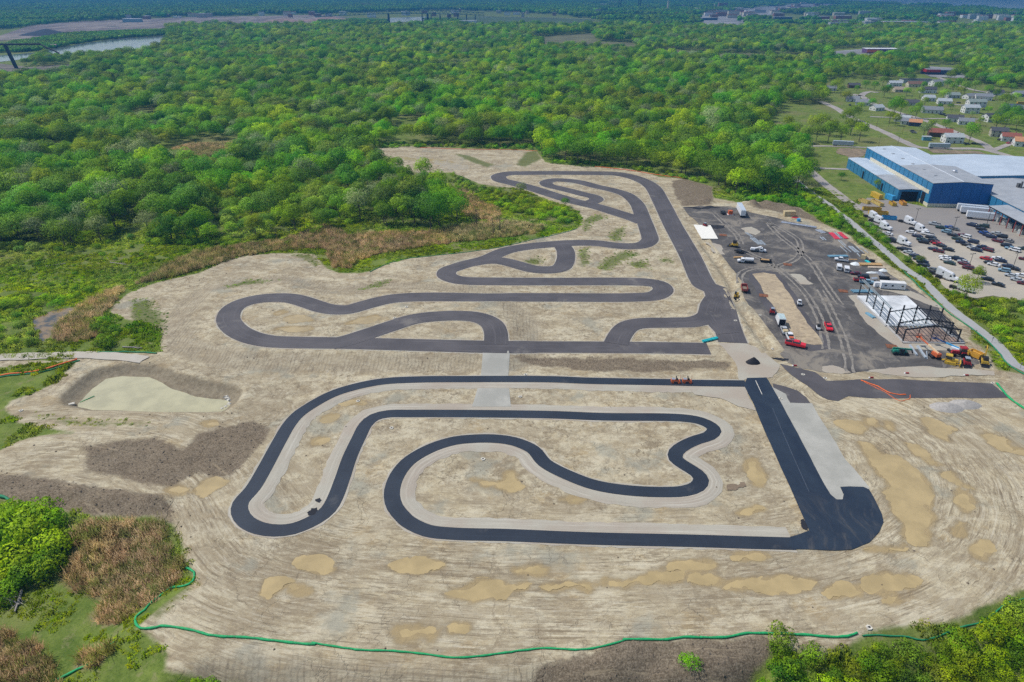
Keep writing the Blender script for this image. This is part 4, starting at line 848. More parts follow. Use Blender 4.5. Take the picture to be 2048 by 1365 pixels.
for a, b, k in [(1668, 186, 1.1), (1680, 192, .9), (1676, 176, 1.0), (1712, 186, .6), (1730, 178, .8), (1775, 186, .7), (1812, 192, .8), (1838, 196, .9), (1846, 180, .7), (1872, 186, .9), (1893, 178, .9), (1915, 180, 1.0), (1920, 192, .8), (1948, 184, 1.0), (1975, 190, .9), (1990, 200, .8), (2000, 184, 1.1), (2022, 186, .9), (2030, 204, .8), (1848, 214, .7), (1900, 220, .5), (1836, 222, .7), (1975, 228, .6), (1960, 252, .6), (2028, 238, 1.1), (1790, 252, .8), (1778, 246, .9), (1742, 218, .8), (1720, 222, .7), (1860, 262, .7), (1890, 256, .6), (2004, 236, 1.0), (1765, 172, .9), (1820, 166, .9), (1898, 164, 1.1), (1940, 168, 1.1)]: HAND.append((a, b, ['mid', 'deep', 'olive', 'mid', 'bright'][(a + b) % 5], k, 'y'))
hx = np.array([W(h[0], h[1])[:2] for h in HAND]); dm_ = np.ones(len(TREES), bool)
for q, h in zip(hx, HAND): dm_ &= np.hypot(TREES[:, 0] - q[0], TREES[:, 1] - q[1]) > 5.5 * h[3]
TREES = TREES[dm_]
# suburb trees beyond the houses, loosely
X, Y = jgrid(250, 2400, 700, 1700, 17); px_, py_ = P(X, Y)
m = inpoly(px_, py_, [(1840, 150), (1900, 160), (2000, 175), (2500, 180), (2500, 150), (2048, 130), (1840, 130)]) & ~inpoly(px_, py_, OPEN[8]); TREES = np.concatenate([TREES, np.column_stack([X[m], Y[m], r.uniform(.8, 1.2, m.sum())])])

WORD = {'mid': 'mid green', 'deep': 'dark green', 'bright': 'bright yellow-green', 'olive': 'olive green', 'grey': 'pale greyish'}
def put_tree(x, y, key, s, label, group, idx, name='tree', cat='tree'):
    root = empty(name, (x, y, float(hz(x, y)[0]) - 0.1), r.uniform(0, 6.28), label, cat, group); root.scale = (s, s, s * r.uniform(.92, 1.1))
    src = CROWNS[key][idx % len(CROWNS[key])]; c = bpy.data.objects.new('crown', src.data); COL.objects.link(c); c.parent = root
    tr = bpy.data.objects.new('trunk', TRUNKS[idx % 3].data); COL.objects.link(tr); tr.parent = root
    return root
for i, (h, q) in enumerate(zip(HAND, hx)):
    lab, g = h[4], None
    if lab is None: lab, g = 'olive spring tree on the lawn left of the street', 'trees on the lawn by the street'
    elif lab == 'y': lab, g = WORD[h[2]] + ' yard tree among the houses', 'yard trees of the suburb'
    elif lab == 'c': lab, g = 'green tree of the clump right of the suburb', 'clump at the edge of the suburb'
    put_tree(q[0], q[1], h[2], h[3], lab, g, i)
px_, py_ = P(TREES[:, 0], TREES[:, 1]); vis = (px_ > -20) & (px_ < 2068) & (py_ < 1400)
dist = np.hypot(TREES[:, 0], TREES[:, 1]); order = np.argsort(np.where(vis, dist / TREES[:, 2], 1e9))
ind = order[:300 - len(HAND)]; rest = np.setdiff1d(np.arange(len(TREES)), ind)
KEYS = ['mid', 'deep', 'mid', 'bright', 'mid', 'deep', 'olive', 'mid', 'deep', 'grey']
WORD = {'mid': 'mid green', 'deep': 'dark green', 'bright': 'bright yellow-green', 'olive': 'olive green', 'grey': 'pale greyish'}
def zone(px, py):
    if px < 640: return 'in the left wood edge', 'trees at the near edge of the left wood'
    if px < 1080: return 'in the wood edge beside the reeds', 'trees beside the reeds'
    if px < 1300: return 'behind the far hairpin', 'trees behind the far hairpin'
    return 'at the wood edge above the paddock', 'trees above the paddock'
for n_, j in enumerate(ind):
    x, y, s = TREES[j]; key = KEYS[int(r.integers(0, 10))]; zn, gp = zone(px_[j], py_[j])
    put_tree(x, y, key, s, WORD[key] + ' broadleaf tree ' + zn, WORD[key] + ' ' + gp, n_)
T = TREES[rest]; rot = r.uniform(0, 6.28, len(T)); sc3 = np.column_stack([T[:, 2] * r.uniform(.9, 1.15, len(T)), T[:, 2] * r.uniform(.9, 1.15, len(T)), T[:, 2] * r.uniform(.85, 1.15, len(T))])
Z = hz(T[:, 0], T[:, 1])
scatter('woodland', np.column_stack([T[:, 0], T[:, 1], Z - 0.4]), rot, sc3, SRC, 'dense spring green woodland stretching back behind the race track', 'woodland')

# ---------------------------------------------------------------- far canopy beyond the river and round the town
FARB = [[(-900, 62), (0, 60), (300, 36), (640, 28), (900, 20), (1130, 30), (1250, 58), (1560, 62), (1720, 62), (2048, 62), (3000, 62), (3000, 16), (2040, 25), (2010, 22), (1950, 16), (1850, 10), (1700, 6), (1600, 1), (1500, -8), (700, -14), (-900, -14)]]
RIVER = [(-300, 140), (0, 112), (70, 106), (113, 97), (178, 86), (246, 77), (335, 72), (345, 76), (309, 99), (308, 104), (260, 108), (246, 114), (147, 114), (113, 112), (40, 120), (-300, 158)]
INDU = [(-900, 75), (0, 72), (60, 52), (150, 44), (300, 38), (420, 34), (520, 33), (640, 30), (690, 34), (740, 42), (700, 47), (560, 50), (420, 56), (330, 62), (240, 66), (150, 70), (0, 82), (-900, 95)]
GREENF = [(880, 38), (955, 33), (1120, 36), (1190, 40), (1180, 45), (1000, 50), (915, 48)]
RIV2 = [(690, 52), (772, 46), (849, 42), (870, 38), (850, 34), (785, 36), (740, 42), (690, 46)]
LAKE = [(1590, -8), (1621, 3), (1700, 6), (1800, 9), (1860, 10), (1945, 15), (1985, 22), (2025, 26), (2100, 24), (2600, 20), (2600, -17), (1590, -17)]
holes = [INDU, GREENF, RIV2, LAKE, RIVER, [(1380, 36), (1480, 20), (1620, 8), (1700, 12), (1500, 36), (1480, 60), (1430, 60)], [(1480, 30), (1560, 28), (1720, 34), (1720, 44), (1480, 40)], [(1850, 30), (2048, 34), (2048, 46), (1850, 44)]]
parts = []
for y0, y1, s, k in ((1500, 2800, 34, 1.0), (2800, 5000, 55, 1.5), (5000, 9500, 85, 2.2)):
    X, Y = jgrid(-y1 * .95, y1 * .95, y0, y1, s); m = seen_in(X, Y, FARB, holes); X, Y = X[m], Y[m]; pq = P(X, Y); m = fbm(X, Y, 160, 3) > np.where(pq[0] > 1180, 0.0, -0.33); parts.append(np.column_stack([X[m], Y[m], np.full(m.sum(), k)]))
# belts: behind the river, and the strip of trees between industry and river
X, Y = jgrid(-2500, 0, 1300, 3000, 16); m = seen_in(X, Y, [[(-900, 112), (0, 95), (70, 82), (140, 70), (240, 66), (334, 62), (334, 71), (246, 76), (178, 84), (113, 95), (70, 104), (-900, 130)], [(640, 42), (690, 40), (770, 42), (770, 47), (700, 50), (640, 50)], [(850, 36), (920, 42), (920, 50), (860, 48)]], [RIVER]); parts.append(np.column_stack([X[m], Y[m], np.full(m.sum(), .62)]))
Fv = np.concatenate(parts); n_ = len(Fv)
scatter('far_woods', np.column_stack([Fv[:, 0], Fv[:, 1], np.full(n_, -0.5)]), r.uniform(0, 6.28, n_), np.column_stack([Fv[:, 2]] * 2 + [np.clip(Fv[:, 2], .6, 1.5)]), SRCF, 'blue-green belt of far trees around the river and the town', 'woodland')
print('trees', len(TREES), 'groves', n_)
sheet('river', RIVER, 0, water('river_water', (0.16, 0.19, 0.20), 0.1), z=0.35); sheet('river', RIV2, 0, water('river_water', (0.16, 0.19, 0.20), 0.1), z=0.35)
sheet('lake', LAKE, 0, water('lake_water', (0.10, 0.15, 0.19), 0.15), z=0.6)
t = NT('industrial_soil'); p = t.pos(); nb = t.noise(t.scale(p, (1 / 90, 1 / 240, 1)), 1, 5, .65); c = t.mix(t.mr(nb, .4, .6), (0.16, 0.13, 0.12), (0.30, 0.25, 0.21)); c = t.mix(t.mr(nb, .6, .68), c, (0.06, 0.07, 0.05)); M_IND = t.done(c, .95)
sheet('industrial_land', INDU, 0, M_IND, z=0.45); M_FIELD = mat('rough_field', (0.13, 0.13, 0.055), 0.95, scale=0.02, var=.35)
sheet('field', OPEN[4], 0, M_FIELD, z=0.15); sheet('field', GREENF, 0, mat('green_field', (0.06, 0.10, 0.03), .95, scale=.01), z=0.5)
sheet('industrial_land', OPEN[6], 0, mat('bare_yard', (0.15, 0.13, 0.10), .95, scale=.03, var=.35), z=0.3)
M_TOWN = mat('town_paving', (0.25, 0.25, 0.25), .9, scale=.01, var=.3)
for q in ([(1380, 36), (1480, 18), (1620, 6), (1700, 10), (1500, 36), (1490, 56), (1430, 56)], [(1560, 58), (1640, 50), (1560, 48), (1440, 66), (1480, 70), (1520, 72)], [(1660, 104), (1735, 98), (1785, 99), (1790, 118), (1720, 122), (1668, 116)], [(1850, 133), (1925, 138), (1935, 157), (1862, 155), (1845, 148)]): sheet('town_paving', q, 0, M_TOWN, z=0.5)

# ---------------------------------------------------------------- shrubs
SH = [('strip', [(1428, 374), (1480, 402), (1560, 407), (1617, 424), (1650, 444), (1690, 466), (1740, 500), (1732, 485), (1700, 455), (1668, 425), (1640, 400), (1604, 372), (1600, 360), (1560, 360), (1480, 365)], 3.6, 'shrub in the strip above the paddock', .9, 1.0),
      ('verge', [(1712, 412), (1700, 418), (1740, 455), (1760, 470), (1815, 515), (1855, 545), (1880, 568), (1900, 584), (1960, 602), (2048, 612), (2400, 640), (2400, 745), (2060, 735), (2025, 705), (1990, 668), (1940, 628), (1890, 590), (1855, 562), (1785, 500), (1722, 450), (1690, 420), (1672, 405), (1680, 398)], 3.6, 'shrub on the car park bank', .95, .55),
      ('corner', [(1550, 1282), (1575, 1276), (1640, 1308), (1665, 1318), (1715, 1325), (1720, 1292), (1800, 1285), (1880, 1280), (1960, 1256), (2048, 1215), (2300, 1150), (2600, 1500), (1480, 1460), (1500, 1368), (1535, 1330)], 2.3, 'shrub in the lower right thicket', .9, .95),
      ('infield', zp(oB, K4, [(20, 85), (180, 190), (330, 215), (480, 245), (560, 285), (700, 320), (760, 345), (850, 385), (880, 430), (820, 455), (700, 425), (620, 415), (560, 390), (400, 350), (250, 310), (150, 260), (0, 150)]), 3.6, 'shrub beside the grey track', .95, .8),
      ('cornerl', [(-300, 1010), (0, 1004), (60, 1018), (118, 1040), (125, 1075), (105, 1120), (40, 1150), (0, 1165), (-300, 1170)], 2.8, 'tall shrub at the left edge', 1.5, .95),
      ('marsh', [(-200, 600), (0, 590), (40, 585), (100, 600), (160, 590), (200, 560), (170, 600), (110, 614), (60, 634), (58, 660), (75, 690), (-200, 705)], 4.2, 'shrub round the marsh pool', .9, .55),
      ('marsh2', [(195, 640), (240, 640), (245, 665), (235, 690), (200, 700), (190, 670)], 3.4, 'shrub right of the marsh pool', .9, .9),
      ('bottom', [(335, 1352), (430, 1350), (480, 1352), (560, 1362), (560, 1440), (320, 1440)], 2.2, 'low shrub at the bottom edge', .6, .8),
      ('edge', [(0, 502), (171, 508), (250, 478), (300, 486), (427, 499), (519, 490), (608, 478), (620, 470), (427, 488), (300, 470), (171, 495), (0, 490)], 4.5, 'shrub at the foot of the left wood', 1.0, .7),
      ('edge2', [(740, 296), (920, 296), (1080, 302), (1095, 328), (1250, 338), (1330, 352), (1425, 370), (1420, 362), (1330, 344), (1100, 316), (1076, 290), (760, 286)], 4.5, 'shrub behind the far clearing', .9, .8),
      ('meadow', [(0, 505), (240, 485), (300, 500), (330, 520), (250, 570), (200, 590), (100, 600), (0, 590), (-300, 600), (-300, 505)], 8, 'low weedy bush in the left meadow', .55, .5)]
allb = []
for nm, q, s, lab, k, prob in SH:
    w_ = w2(q); X, Y = jgrid(w_[:, 0].min(), w_[:, 0].max(), w_[:, 1].min(), w_[:, 1].max(), s); m = inpoly(X, Y, w_) & (r.random(len(X)) < prob) & (fbm(X, Y, 9, 2) > -.45)
    for a, b in zip(X[m], Y[m]): allb.append((a, b, k * r.uniform(.6, 1.25), lab, nm))
for a, b, k in ((632, 470, 1.3), (640, 462, 1.0), (212, 692, 1.25), (196, 660, 1.1), (1380, 1326, .7), (1005, 448, .8), (985, 400, .9), (700, 447, 1.1), (575, 490, .8), (450, 500, .7), (230, 665, 1.0), (60, 1050, 2.3), (95, 1075, 1.9), (30, 1100, 2.2), (105, 1040, 1.5), (20, 1050, 2.4), (-20, 1080, 2.6)):
    q = W(a, b); allb.append((q[0], q[1], k, 'lone shrub on open rough ground', 'lone'))
bx = np.array([(a[0], a[1], a[2]) for a in allb]); bp = P(bx[:, 0], bx[:, 1]); bv = (bp[0] > -10) & (bp[0] < 2058) & (bp[1] < 1385)
bo = np.argsort(np.where(bv, np.hypot(bx[:, 0], bx[:, 1]) / bx[:, 2], 1e9)); bi = bo[:300]; br = bo[300:]
BK = ['mid', 'bright', 'mid', 'deep', 'bright', 'olive', 'mid', 'bright']
for n_, j in enumerate(bi):
    x, y, s, lab, nm = allb[j]; key = BK[int(r.integers(0, 8))]
    if nm == 'lone': key = 'mid' if s < 1.8 else 'bright'
    src = BUSH[key][n_ % 2]; o = bpy.data.objects.new('shrub', src.data); COL.objects.link(o); o.location = (x, y, float(hz(x, y)[0]) - 0.1); o.rotation_euler = (0, 0, r.uniform(0, 6.28)); o.scale = (s * r.uniform(.85, 1.2), s * r.uniform(.85, 1.2), s)
    tag(o, WORD[key] + ' ' + lab, 'shrub', WORD[key] + ' ' + lab)
Bq = bx[br]; scatter('scrub', np.column_stack([Bq[:, 0], Bq[:, 1], hz(Bq[:, 0], Bq[:, 1]) - 0.15]), r.uniform(0, 6.28, len(Bq)), np.column_stack([Bq[:, 2]] * 3), SRCB, 'mass of green scrub on the banks and along the wood edge', 'scrub')
# ---------------------------------------------------------------- undergrowth, grass and reeds
TUFT = bpy.data.collections.new('tuft_kinds'); REEDC = bpy.data.collections.new('reed_kinds')
def tuft(seed, m, coll, n=44, rad=0.9, h=0.5, wdt=0.09):
    q = np.random.default_rng(seed); V = []
    for k in range(n):
        a, rr = q.uniform(0, 6.28), rad * math.sqrt(q.random()); x, y = rr * math.cos(a), rr * math.sin(a); b = q.uniform(0, 3.14); dx, dy = math.cos(b) * wdt, math.sin(b) * wdt; lx, ly = q.normal(0, .16 * h / .5, 2); hh = h * q.uniform(.5, 1.15)
        V += [(x - dx, y - dy, -.1), (x + dx, y + dy, -.1), (x + dx * .7 + lx, y + dy * .7 + ly, hh), (x - dx * .7 + lx, y - dy * .7 + ly, hh * .95)]
    o = fast_mesh('tuft', V, np.arange(4 * n).reshape(-1, 4), m, smooth=True, link=False); o.data.normals_split_custom_set_from_vertices([(float(q.normal(0, .3)), float(q.normal(0, .3)), 1.0) for _ in range(4 * n)]); coll.objects.link(o)
L_GRASS = leaf_mat('grass_blades', (0.15, 0.24, 0.04), (0.27, 0.38, 0.065), (0.44, 0.50, 0.14), 0.5); L_WEED = leaf_mat('weeds', (0.11, 0.20, 0.035), (0.20, 0.32, 0.05), (0.34, 0.42, 0.10), 0.5)
L_REED = leaf_mat('reed_stalks', (0.33, 0.28, 0.14), (0.54, 0.45, 0.25), (0.72, 0.63, 0.41), 0.5); L_REEDG = leaf_mat('reed_green', (0.13, 0.17, 0.055), (0.25, 0.26, 0.09), (0.42, 0.38, 0.18), 0.5)
tuft(1, L_GRASS, TUFT, h=.3); tuft(2, L_WEED, TUFT, h=.42, wdt=.14); tuft(3, L_GRASS, TUFT, h=.25); tuft(4, L_GRASS, TUFT, h=.35, wdt=.12)
for s_, m in ((11, L_REED), (12, L_REEDG), (13, L_REEDG), (14, L_REED), (15, L_REED)): tuft(s_, m, REEDC, n=60, rad=1.0, h=1.9, wdt=.055)
def vis_near(X, Y, far=420):
    px, py = P(X, Y); return (px > -120) & (px < 2170) & (py > 100) & (py < 1420) & (Y < far)
def look(a, X, Y):
    i = np.clip(np.searchsorted(gx, X) - 1, 0, NX - 1); j = np.clip(np.searchsorted(gy, Y) - 1, 0, NY - 1); return a[j, i]
X, Y = jgrid(-260, 320, 55, 420, 1.25); m = vis_near(X, Y) & (look(D['dirt'], X, Y) < -0.3) & (look(D['reed'], X, Y) < 0.5) & (look(D['pave'], X, Y) < -.5) & (look(marsh, X, Y) < 0) & (segdist(X, Y, wTRAIL, False) > 2.4) & ((fbm(X, Y, 7, 3) > .12) | ((Y > 190) & (fbm(X, Y, 7, 3) > -.25))); X, Y = X[m], Y[m]
pxx, pyy = P(X, Y); m = (r.random(len(X)) < np.clip(330 / Y, .25, 1)) & ~inpoly(pxx, pyy, [(1600, 200), (2200, 250), (2200, 420), (1700, 400), (1600, 350)]); X, Y = X[m], Y[m]; k = r.uniform(.6, 1.3, len(X)) * (1 + .5 * fbm(X, Y, 12, 2))
scatter('grass', np.column_stack([X, Y, hz(X, Y)]), r.uniform(0, 6.28, len(X)), np.column_stack([k, k, k * np.where(fbm(X, Y, 10, 2) > .1, 1.6, .9)]), TUFT, 'rough green grass and weeds around the building site', 'grass'); print('grass', len(X))
X, Y = jgrid(-260, 200, 55, 560, 1.25); m = vis_near(X, Y, 600) & (look(D['reed'], X, Y) > -0.2) & (look(D['dirt'], X, Y) < 0.5) & (r.random(len(X)) < .85); X, Y = X[m], Y[m]; k = r.uniform(.7, 1.2, len(X))
scatter('reeds', np.column_stack([X, Y, hz(X, Y)]), r.uniform(0, 6.28, len(X)), np.column_stack([k, k, k * (1 + .3 * fbm(X, Y, 8, 2))]), REEDC, 'brown dry reeds standing in the wet hollows', 'reeds'); print('reeds', len(X))
# sprouts of grass on the bare ground
X, Y = jgrid(-200, 300, 60, 420, 1.1); m = vis_near(X, Y) & (look(D['moss'], X, Y) > -0.8) & (look(D['trk'], X, Y) > .8) & (look(D['pud'], X, Y) < -1) & (r.random(len(X)) < .45) & (look(D['dirt'], X, Y) > .3); X, Y = X[m], Y[m]
px_, py_ = P(X, Y); k = r.uniform(.3, .7, len(X)); scatter('sprouting_grass', np.column_stack([X, Y, hz(X, Y)]), r.uniform(0, 6.28, len(X)), np.column_stack([k, k, k * .6]), TUFT, 'thin green grass sprouting in patches on the bare soil', 'grass')
# bare trees and fallen trunks
M_DEAD = mat('dead_wood', (0.30, 0.27, 0.23), .9, scale=4)
snag = trunk_mesh(77, 9, .22, 6, 2.0, bare=True)
for a, b, s in ((953, 452, 1.0), (986, 474, .85), (999, 468, 1.0), (842, 450, .8), (545, 478, .8), (553, 480, .7)):
    g = G(a, b); o = bpy.data.objects.new('bare_tree', snag.data); COL.objects.link(o); o.location = g; o.rotation_euler = (0, 0, a); o.scale = (s,) * 3
    tag(o, 'leafless grey tree standing in the brown reeds left of the track' if a > 800 else 'leafless thin trunk at the reed edge below the left wood', 'tree', 'bare trees in the reeds' if a > 800 else 'thin bare trunks')
def log(px, py, ln, rz, lab):
    mb = MB(); g = G(px, py); mb.tube((-ln / 2, 0, .35), (ln / 2, 0, .45), .28, 7, .16); mb.tube((0, 0, .4), (ln * .3, 1.3, .8), .12, 5, .05); mb.tube((ln * .1, 0, .4), (ln * .45, -1.1, .7), .1, 5, .04); mb.tube((-ln * .2, 0, .4), (ln * .1, .9, .3), .1, 5, .04)
    o = mb.build('fallen_tree', M_DEAD); o.location = g; o.rotation_euler = (0, 0, rz); tag(o, lab, 'log')
log(237, 529, 9, -.3, 'pale fallen trunk lying in the middle of the left meadow'); log(112, 532, 8, .5, 'grey fallen trunk lying left of the pale one in the meadow'); log(265, 697, 7, -.1, 'bleached log beside the green barrier left of the bare slope'); log(15, 1200, 8, -.4, 'bare grey fallen tree at the left edge near the bottom'); log(38, 1205, 6, -1.2, 'bleached branch lying right of the fallen tree at the left edge')
# ============================================================ buildings
M_BLUE_L = mat('blue_cladding', (0.035, 0.19, 0.36), .45, var=.06); M_BLUE_SHADE = mat('blue_shaded_end', (0.02, 0.115, 0.33), .5, var=.05)  # second blue: cladding darkened to put the end wall's shade into its colour
M_ROOF_W = mat('pale_metal_roof', (0.46, 0.53, 0.60), .5, scale=.15, var=.05); M_ROOF_G = mat('grey_metal_roof', (0.33, 0.35, 0.37), .6, scale=.15, var=.08)
M_CREAM = mat('cream_plinth', (0.62, 0.58, 0.45), .8); M_DARKJ = mat('dark_joint', (0.008, 0.022, 0.045), .7); M_GREYW = mat('grey_block', (0.38, 0.37, 0.35), .9)
M_DARK = mat('dark_opening', (0.012, 0.012, 0.015), .9); M_GLASS = mat('dark_glass', (0.02, 0.025, 0.03), .12, var=.02, spec=.8); M_STEEL = mat('dark_steel', (0.018, 0.02, 0.026), .5)
M_WHITE = mat('white_paint', (0.74, 0.75, 0.76), .45, var=.04); M_BLACK = mat('black_rubber', (0.015, 0.015, 0.016), .8); M_GALV = mat('galvanised', (0.42, 0.48, 0.53), .45, metal=.2)
M_YEL = mat('machine_yellow', (0.52, 0.34, 0.035), .5, var=.2); M_RED = mat('red_paint', (0.34, 0.022, 0.025), .5, var=.2); M_ORG = mat('orange_paint', (0.55, 0.12, 0.04), .5, var=.2); M_GRN = mat('green_paint', (0.02, 0.22, 0.15), .5); M_LBL = mat('bright_blue', (0.05, 0.30, 0.55), .5)
M_TEAL = mat('teal_pipe', (0.02, 0.48, 0.50), .5); M_WOOD = mat('lumber', (0.48, 0.30, 0.13), .8, scale=3); M_CONT = mat('tan_container', (0.52, 0.42, 0.24), .6); M_RUST = mat('rust_plate', (0.19, 0.075, 0.035), .85, scale=2, var=.4)
M_CHROME = mat('light_metal', (0.55, 0.57, 0.6), .3, metal=.6); M_DRED = mat('dull_red', (0.30, 0.06, 0.05), .6); M_CONC = mat('white_concrete', (0.68, 0.68, 0.66), .8, scale=.4, var=.06); M_SLAB = mat('slab_concrete', (0.60, 0.62, 0.63), .7, scale=.12, var=.22)

def V3(p): return Vector((float(p[0]), float(p[1]), float(p[2]) if len(p) > 2 else 0))
def frame2(a, b):
    """unit vectors along a->b and to its left"""
    d = (b - a); d.z = 0; d.normalize(); return d, Vector((-d.y, d.x, 0))
def hall(name, A, u, v, L, Wd, z0, he, hr, wallm, roofm, label, sides, ridge='u', plinth=0.0, overhang=.25, panel=7.2, endm=None, top_band=None, cat='factory hall', parent=None, roof_mats=None):
    """hall from corner A, length L along u, width Wd along v; gable ridge along u. sides: walls that show their cladding panels"""
    root = parent or empty(name, (A.x, A.y, z0), math.atan2(u.y, u.x), label, cat)
    core = MB().prism([(0.15, 0), (Wd - .15, 0), (Wd - .15, he - .1), (Wd / 2, hr - .15), (0.15, he - .1)], .15, L - .15, 'x'); core.build('core_wall', M_DARKJ if wallm is not M_GREYW else M_GREYW, root)
    # cladding panels
    shared = {}
    def panels(n, ln, place):
        w_ = ln / n
        for k in range(n):
            key = round(w_, 3)
            if key not in shared: shared[key] = MB().box(0.24, w_ - 0.24, -.12, 0.14, plinth, he - .15).build('panel', wallm, root)
            o = shared[key] if k == 0 and shared[key].users_collection and 'u' not in shared[key] else None
            if o is None: o = bpy.data.objects.new('panel', shared[key].data); COL.objects.link(o); o.parent = root
            else: o['u'] = 1
            place(o, k * w_)
    if 'front' in sides: panels(max(1, round(L / panel)), L, lambda o, d: (setattr(o, 'location', (d, 0, 0))))
    if 'back' in sides: panels(max(1, round(L / panel)), L, lambda o, d: (setattr(o, 'location', (d, Wd, 0))))
    for o in root.children:
        if 'u' in o: del o['u']
    e = endm or wallm
    for nm, xx in (('end_wall', -.12), ('end_wall', L - .12)): MB().prism([(0, plinth), (Wd, plinth), (Wd, he - .12), (Wd / 2, hr - .1), (0, he - .12)], xx, xx + .24, 'x').build(nm, e, root)
    if plinth: MB().box(-.2, L + .2, -.2, Wd + .2, -.4, plinth).build('plinth', M_CREAM if wallm is not M_GREYW else M_GREYW, root)
    oh = overhang; s0 = (hr - he) / (Wd / 2)
    segs = roof_mats or [(0, L, roofm)]
    for a, b, m in segs:
        a_ = a - oh if a == 0 else a; b_ = b + oh if b >= L else b
        MB().prism([(-oh, he - s0 * oh), (Wd / 2, hr), (Wd + oh, he - s0 * oh), (Wd + oh, he - s0 * oh + .25), (Wd / 2, hr + .25), (-oh, he - s0 * oh + .25)], a_, b_, 'x').build('roof', m, root)
    return root
# ---- the high hall. its near end faces the camera; corners traced on the photograph
a = V3(W(1854, 414)); b = V3(W(1967, 414)); far = V3(W(1732, 291, 14)); 
nr = V3(W(1863, 364.5, 13.2)); u, v = frame2(a, far); 
u = (Vector((far.x, far.y, 0)) - Vector((nr.x, nr.y, 0))); LEN = u.length; u.normalize(); v = Vector((u.y, -u.x, 0))   # u runs away, v to the right
WID = (b - a).dot(v)
# local frame: origin at the far left corner, x towards the camera, y to the right (left of -u)
A0 = a + u * LEN; ud = -u; vd = Vector((-ud.y, ud.x, 0))
roofcut = LEN * .56
hall('factory_hall', A0, ud, vd, LEN, WID, 0, 13.3, 14.3, M_BLUE_L, M_ROOF_W, 'high blue metal factory hall with shade coloured into its end wall facing the car park', ('front',), plinth=2.0, endm=M_BLUE_SHADE, panel=6.3, roof_mats=[(0, roofcut, M_ROOF_W), (roofcut, LEN, M_ROOF_G)])
hi = [o for o in COL.objects if o.name == 'factory_hall'][0]
MB().box(LEN * .1, LEN * .98, -.28, -.14, 6.9, 8.9).build('cream_band', M_CREAM, hi)
MB().box(-.05, LEN, WID / 2 - .25, WID / 2 + .25, 14.5, 14.62).build('ridge_cap', mat('ridge_white', (.62, .66, .7), .5), hi)
mb = MB(); mb.tube((LEN * .74, WID * .72, 13.6), (LEN * .74, WID * .72, 14.8), .9, 10); mb.tube((LEN * .74, WID * .72, 14.8), (LEN * .74, WID * .72, 15.4), 1.5, 10, 1.1); mb.build('roof_vent', M_CHROME, hi)
MB().box(LEN - 9, LEN - 5, -.35, -.2, 0, 6.5).build('tall_door', M_DARK, hi)
for k in range(6): MB().box(LEN * (.08 + k * .15), LEN * (.08 + k * .15) + 1.6, WID * .22, WID * .22 + 1.6, 13.6, 14.35).build('roof_hatch', M_ROOF_G, hi)
for k in range(1, 12): MB().box(LEN * k / 12 - .06, LEN * k / 12 + .06, .3, WID / 2 - .3, 12.62, 12.7).build('roof_seam', M_ROOF_G, hi) if False else None
for k in range(5): MB().box(LEN - .12 + .24, LEN + .16, WID * (k + 1) / 6 - .05, WID * (k + 1) / 6 + .05, 2.0, 13.0).build('wall_seam', M_DARKJ, hi)
# lower wing on its left
wl = V3(W(1701, 340)); wn = V3(W(1796, 403)); 
off_n = 14.0
Lw = LEN * 1.0
wing_o = A0 - vd * 12.2 + ud * 4
Lw = 83
wr_ = hall('low_wing', wing_o, ud, vd, Lw, 11.9, 0, 6.6, 7.0, M_BLUE_L, M_ROOF_W, 'low blue wing before the high factory hall, with an open bay', ('front',), plinth=.0, panel=6.2, endm=M_BLUE_L, roof_mats=[(0, Lw * .58, M_ROOF_W), (Lw * .58, Lw, M_ROOF_G)])
MB().box(Lw + .05, Lw + .5, 1.6, 10.6, 0, 5.6).build('open_bay', M_DARK, wr_)
for k in (0.35, 0.72): MB().box(Lw * k, Lw * k + 1.5, -.5, -.2, 0, 4.6).build('wall_pipe', M_BLACK, wr_)
# pale hall behind to the right, grey halls and the canopy
o2 = A0 + vd * (WID + .4) + ud * (-2 - 0)
p2 = V3(W(1870, 309, 10.5)); p3 = V3(W(2012, 312.5, 10.5))
r1 = hall('warehouse', A0 + vd * (WID + .3) + ud * 4, ud, vd, LEN * .60, 75, 0, 9.2, 10.6, M_BLUE_L, M_ROOF_W, 'wide pale roofed warehouse behind the high blue hall', (), plinth=0)
r2 = hall('workshop', A0 + vd * (WID + .3) + ud * (4 + LEN * .60 + .4), ud, vd, 95, 60, 0, 7.6, 8.8, M_BLUE_L, M_ROOF_G, 'grey roofed workshop right of the high blue hall with light blue side wall', ('front',), plinth=0, panel=6)
mb = MB(); c0 = (22, 22)
mb.box(20, 22, 21, 23, 8, 11).tube((23, 22, 8), (23, 22, 12.5), .5, 8); mb.tube((21, 24, 8), (24, 25, 11), .4, 8); mb.box(23, 24.5, 24, 25.5, 8, 10.5); mb.build('extractor', mat('extractor_grey', (.1, .1, .1), .6), r2)
# canopy
cA = A0 + vd * 21.8 + ud * 117
can = empty('canopy', (cA.x, cA.y, 0), math.atan2(ud.y, ud.x), 'long grey open canopy on rust red posts beside the workshop', 'canopy')
MB().prism([(0, 6.6), (0, 6.3), (9.5, 7.0), (9.5, 7.3)], 0, 44, 'x').build('roof', M_ROOF_G, can)
MB().box(0, 44, -.05, .1, 6.0, 6.5).build('gutter', M_DARK, can)
for k in range(8):
    MB().box(.6 + k * 6.1, .95 + k * 6.1, .3, .65, 0, 6.3).build('post', M_DRED, can)

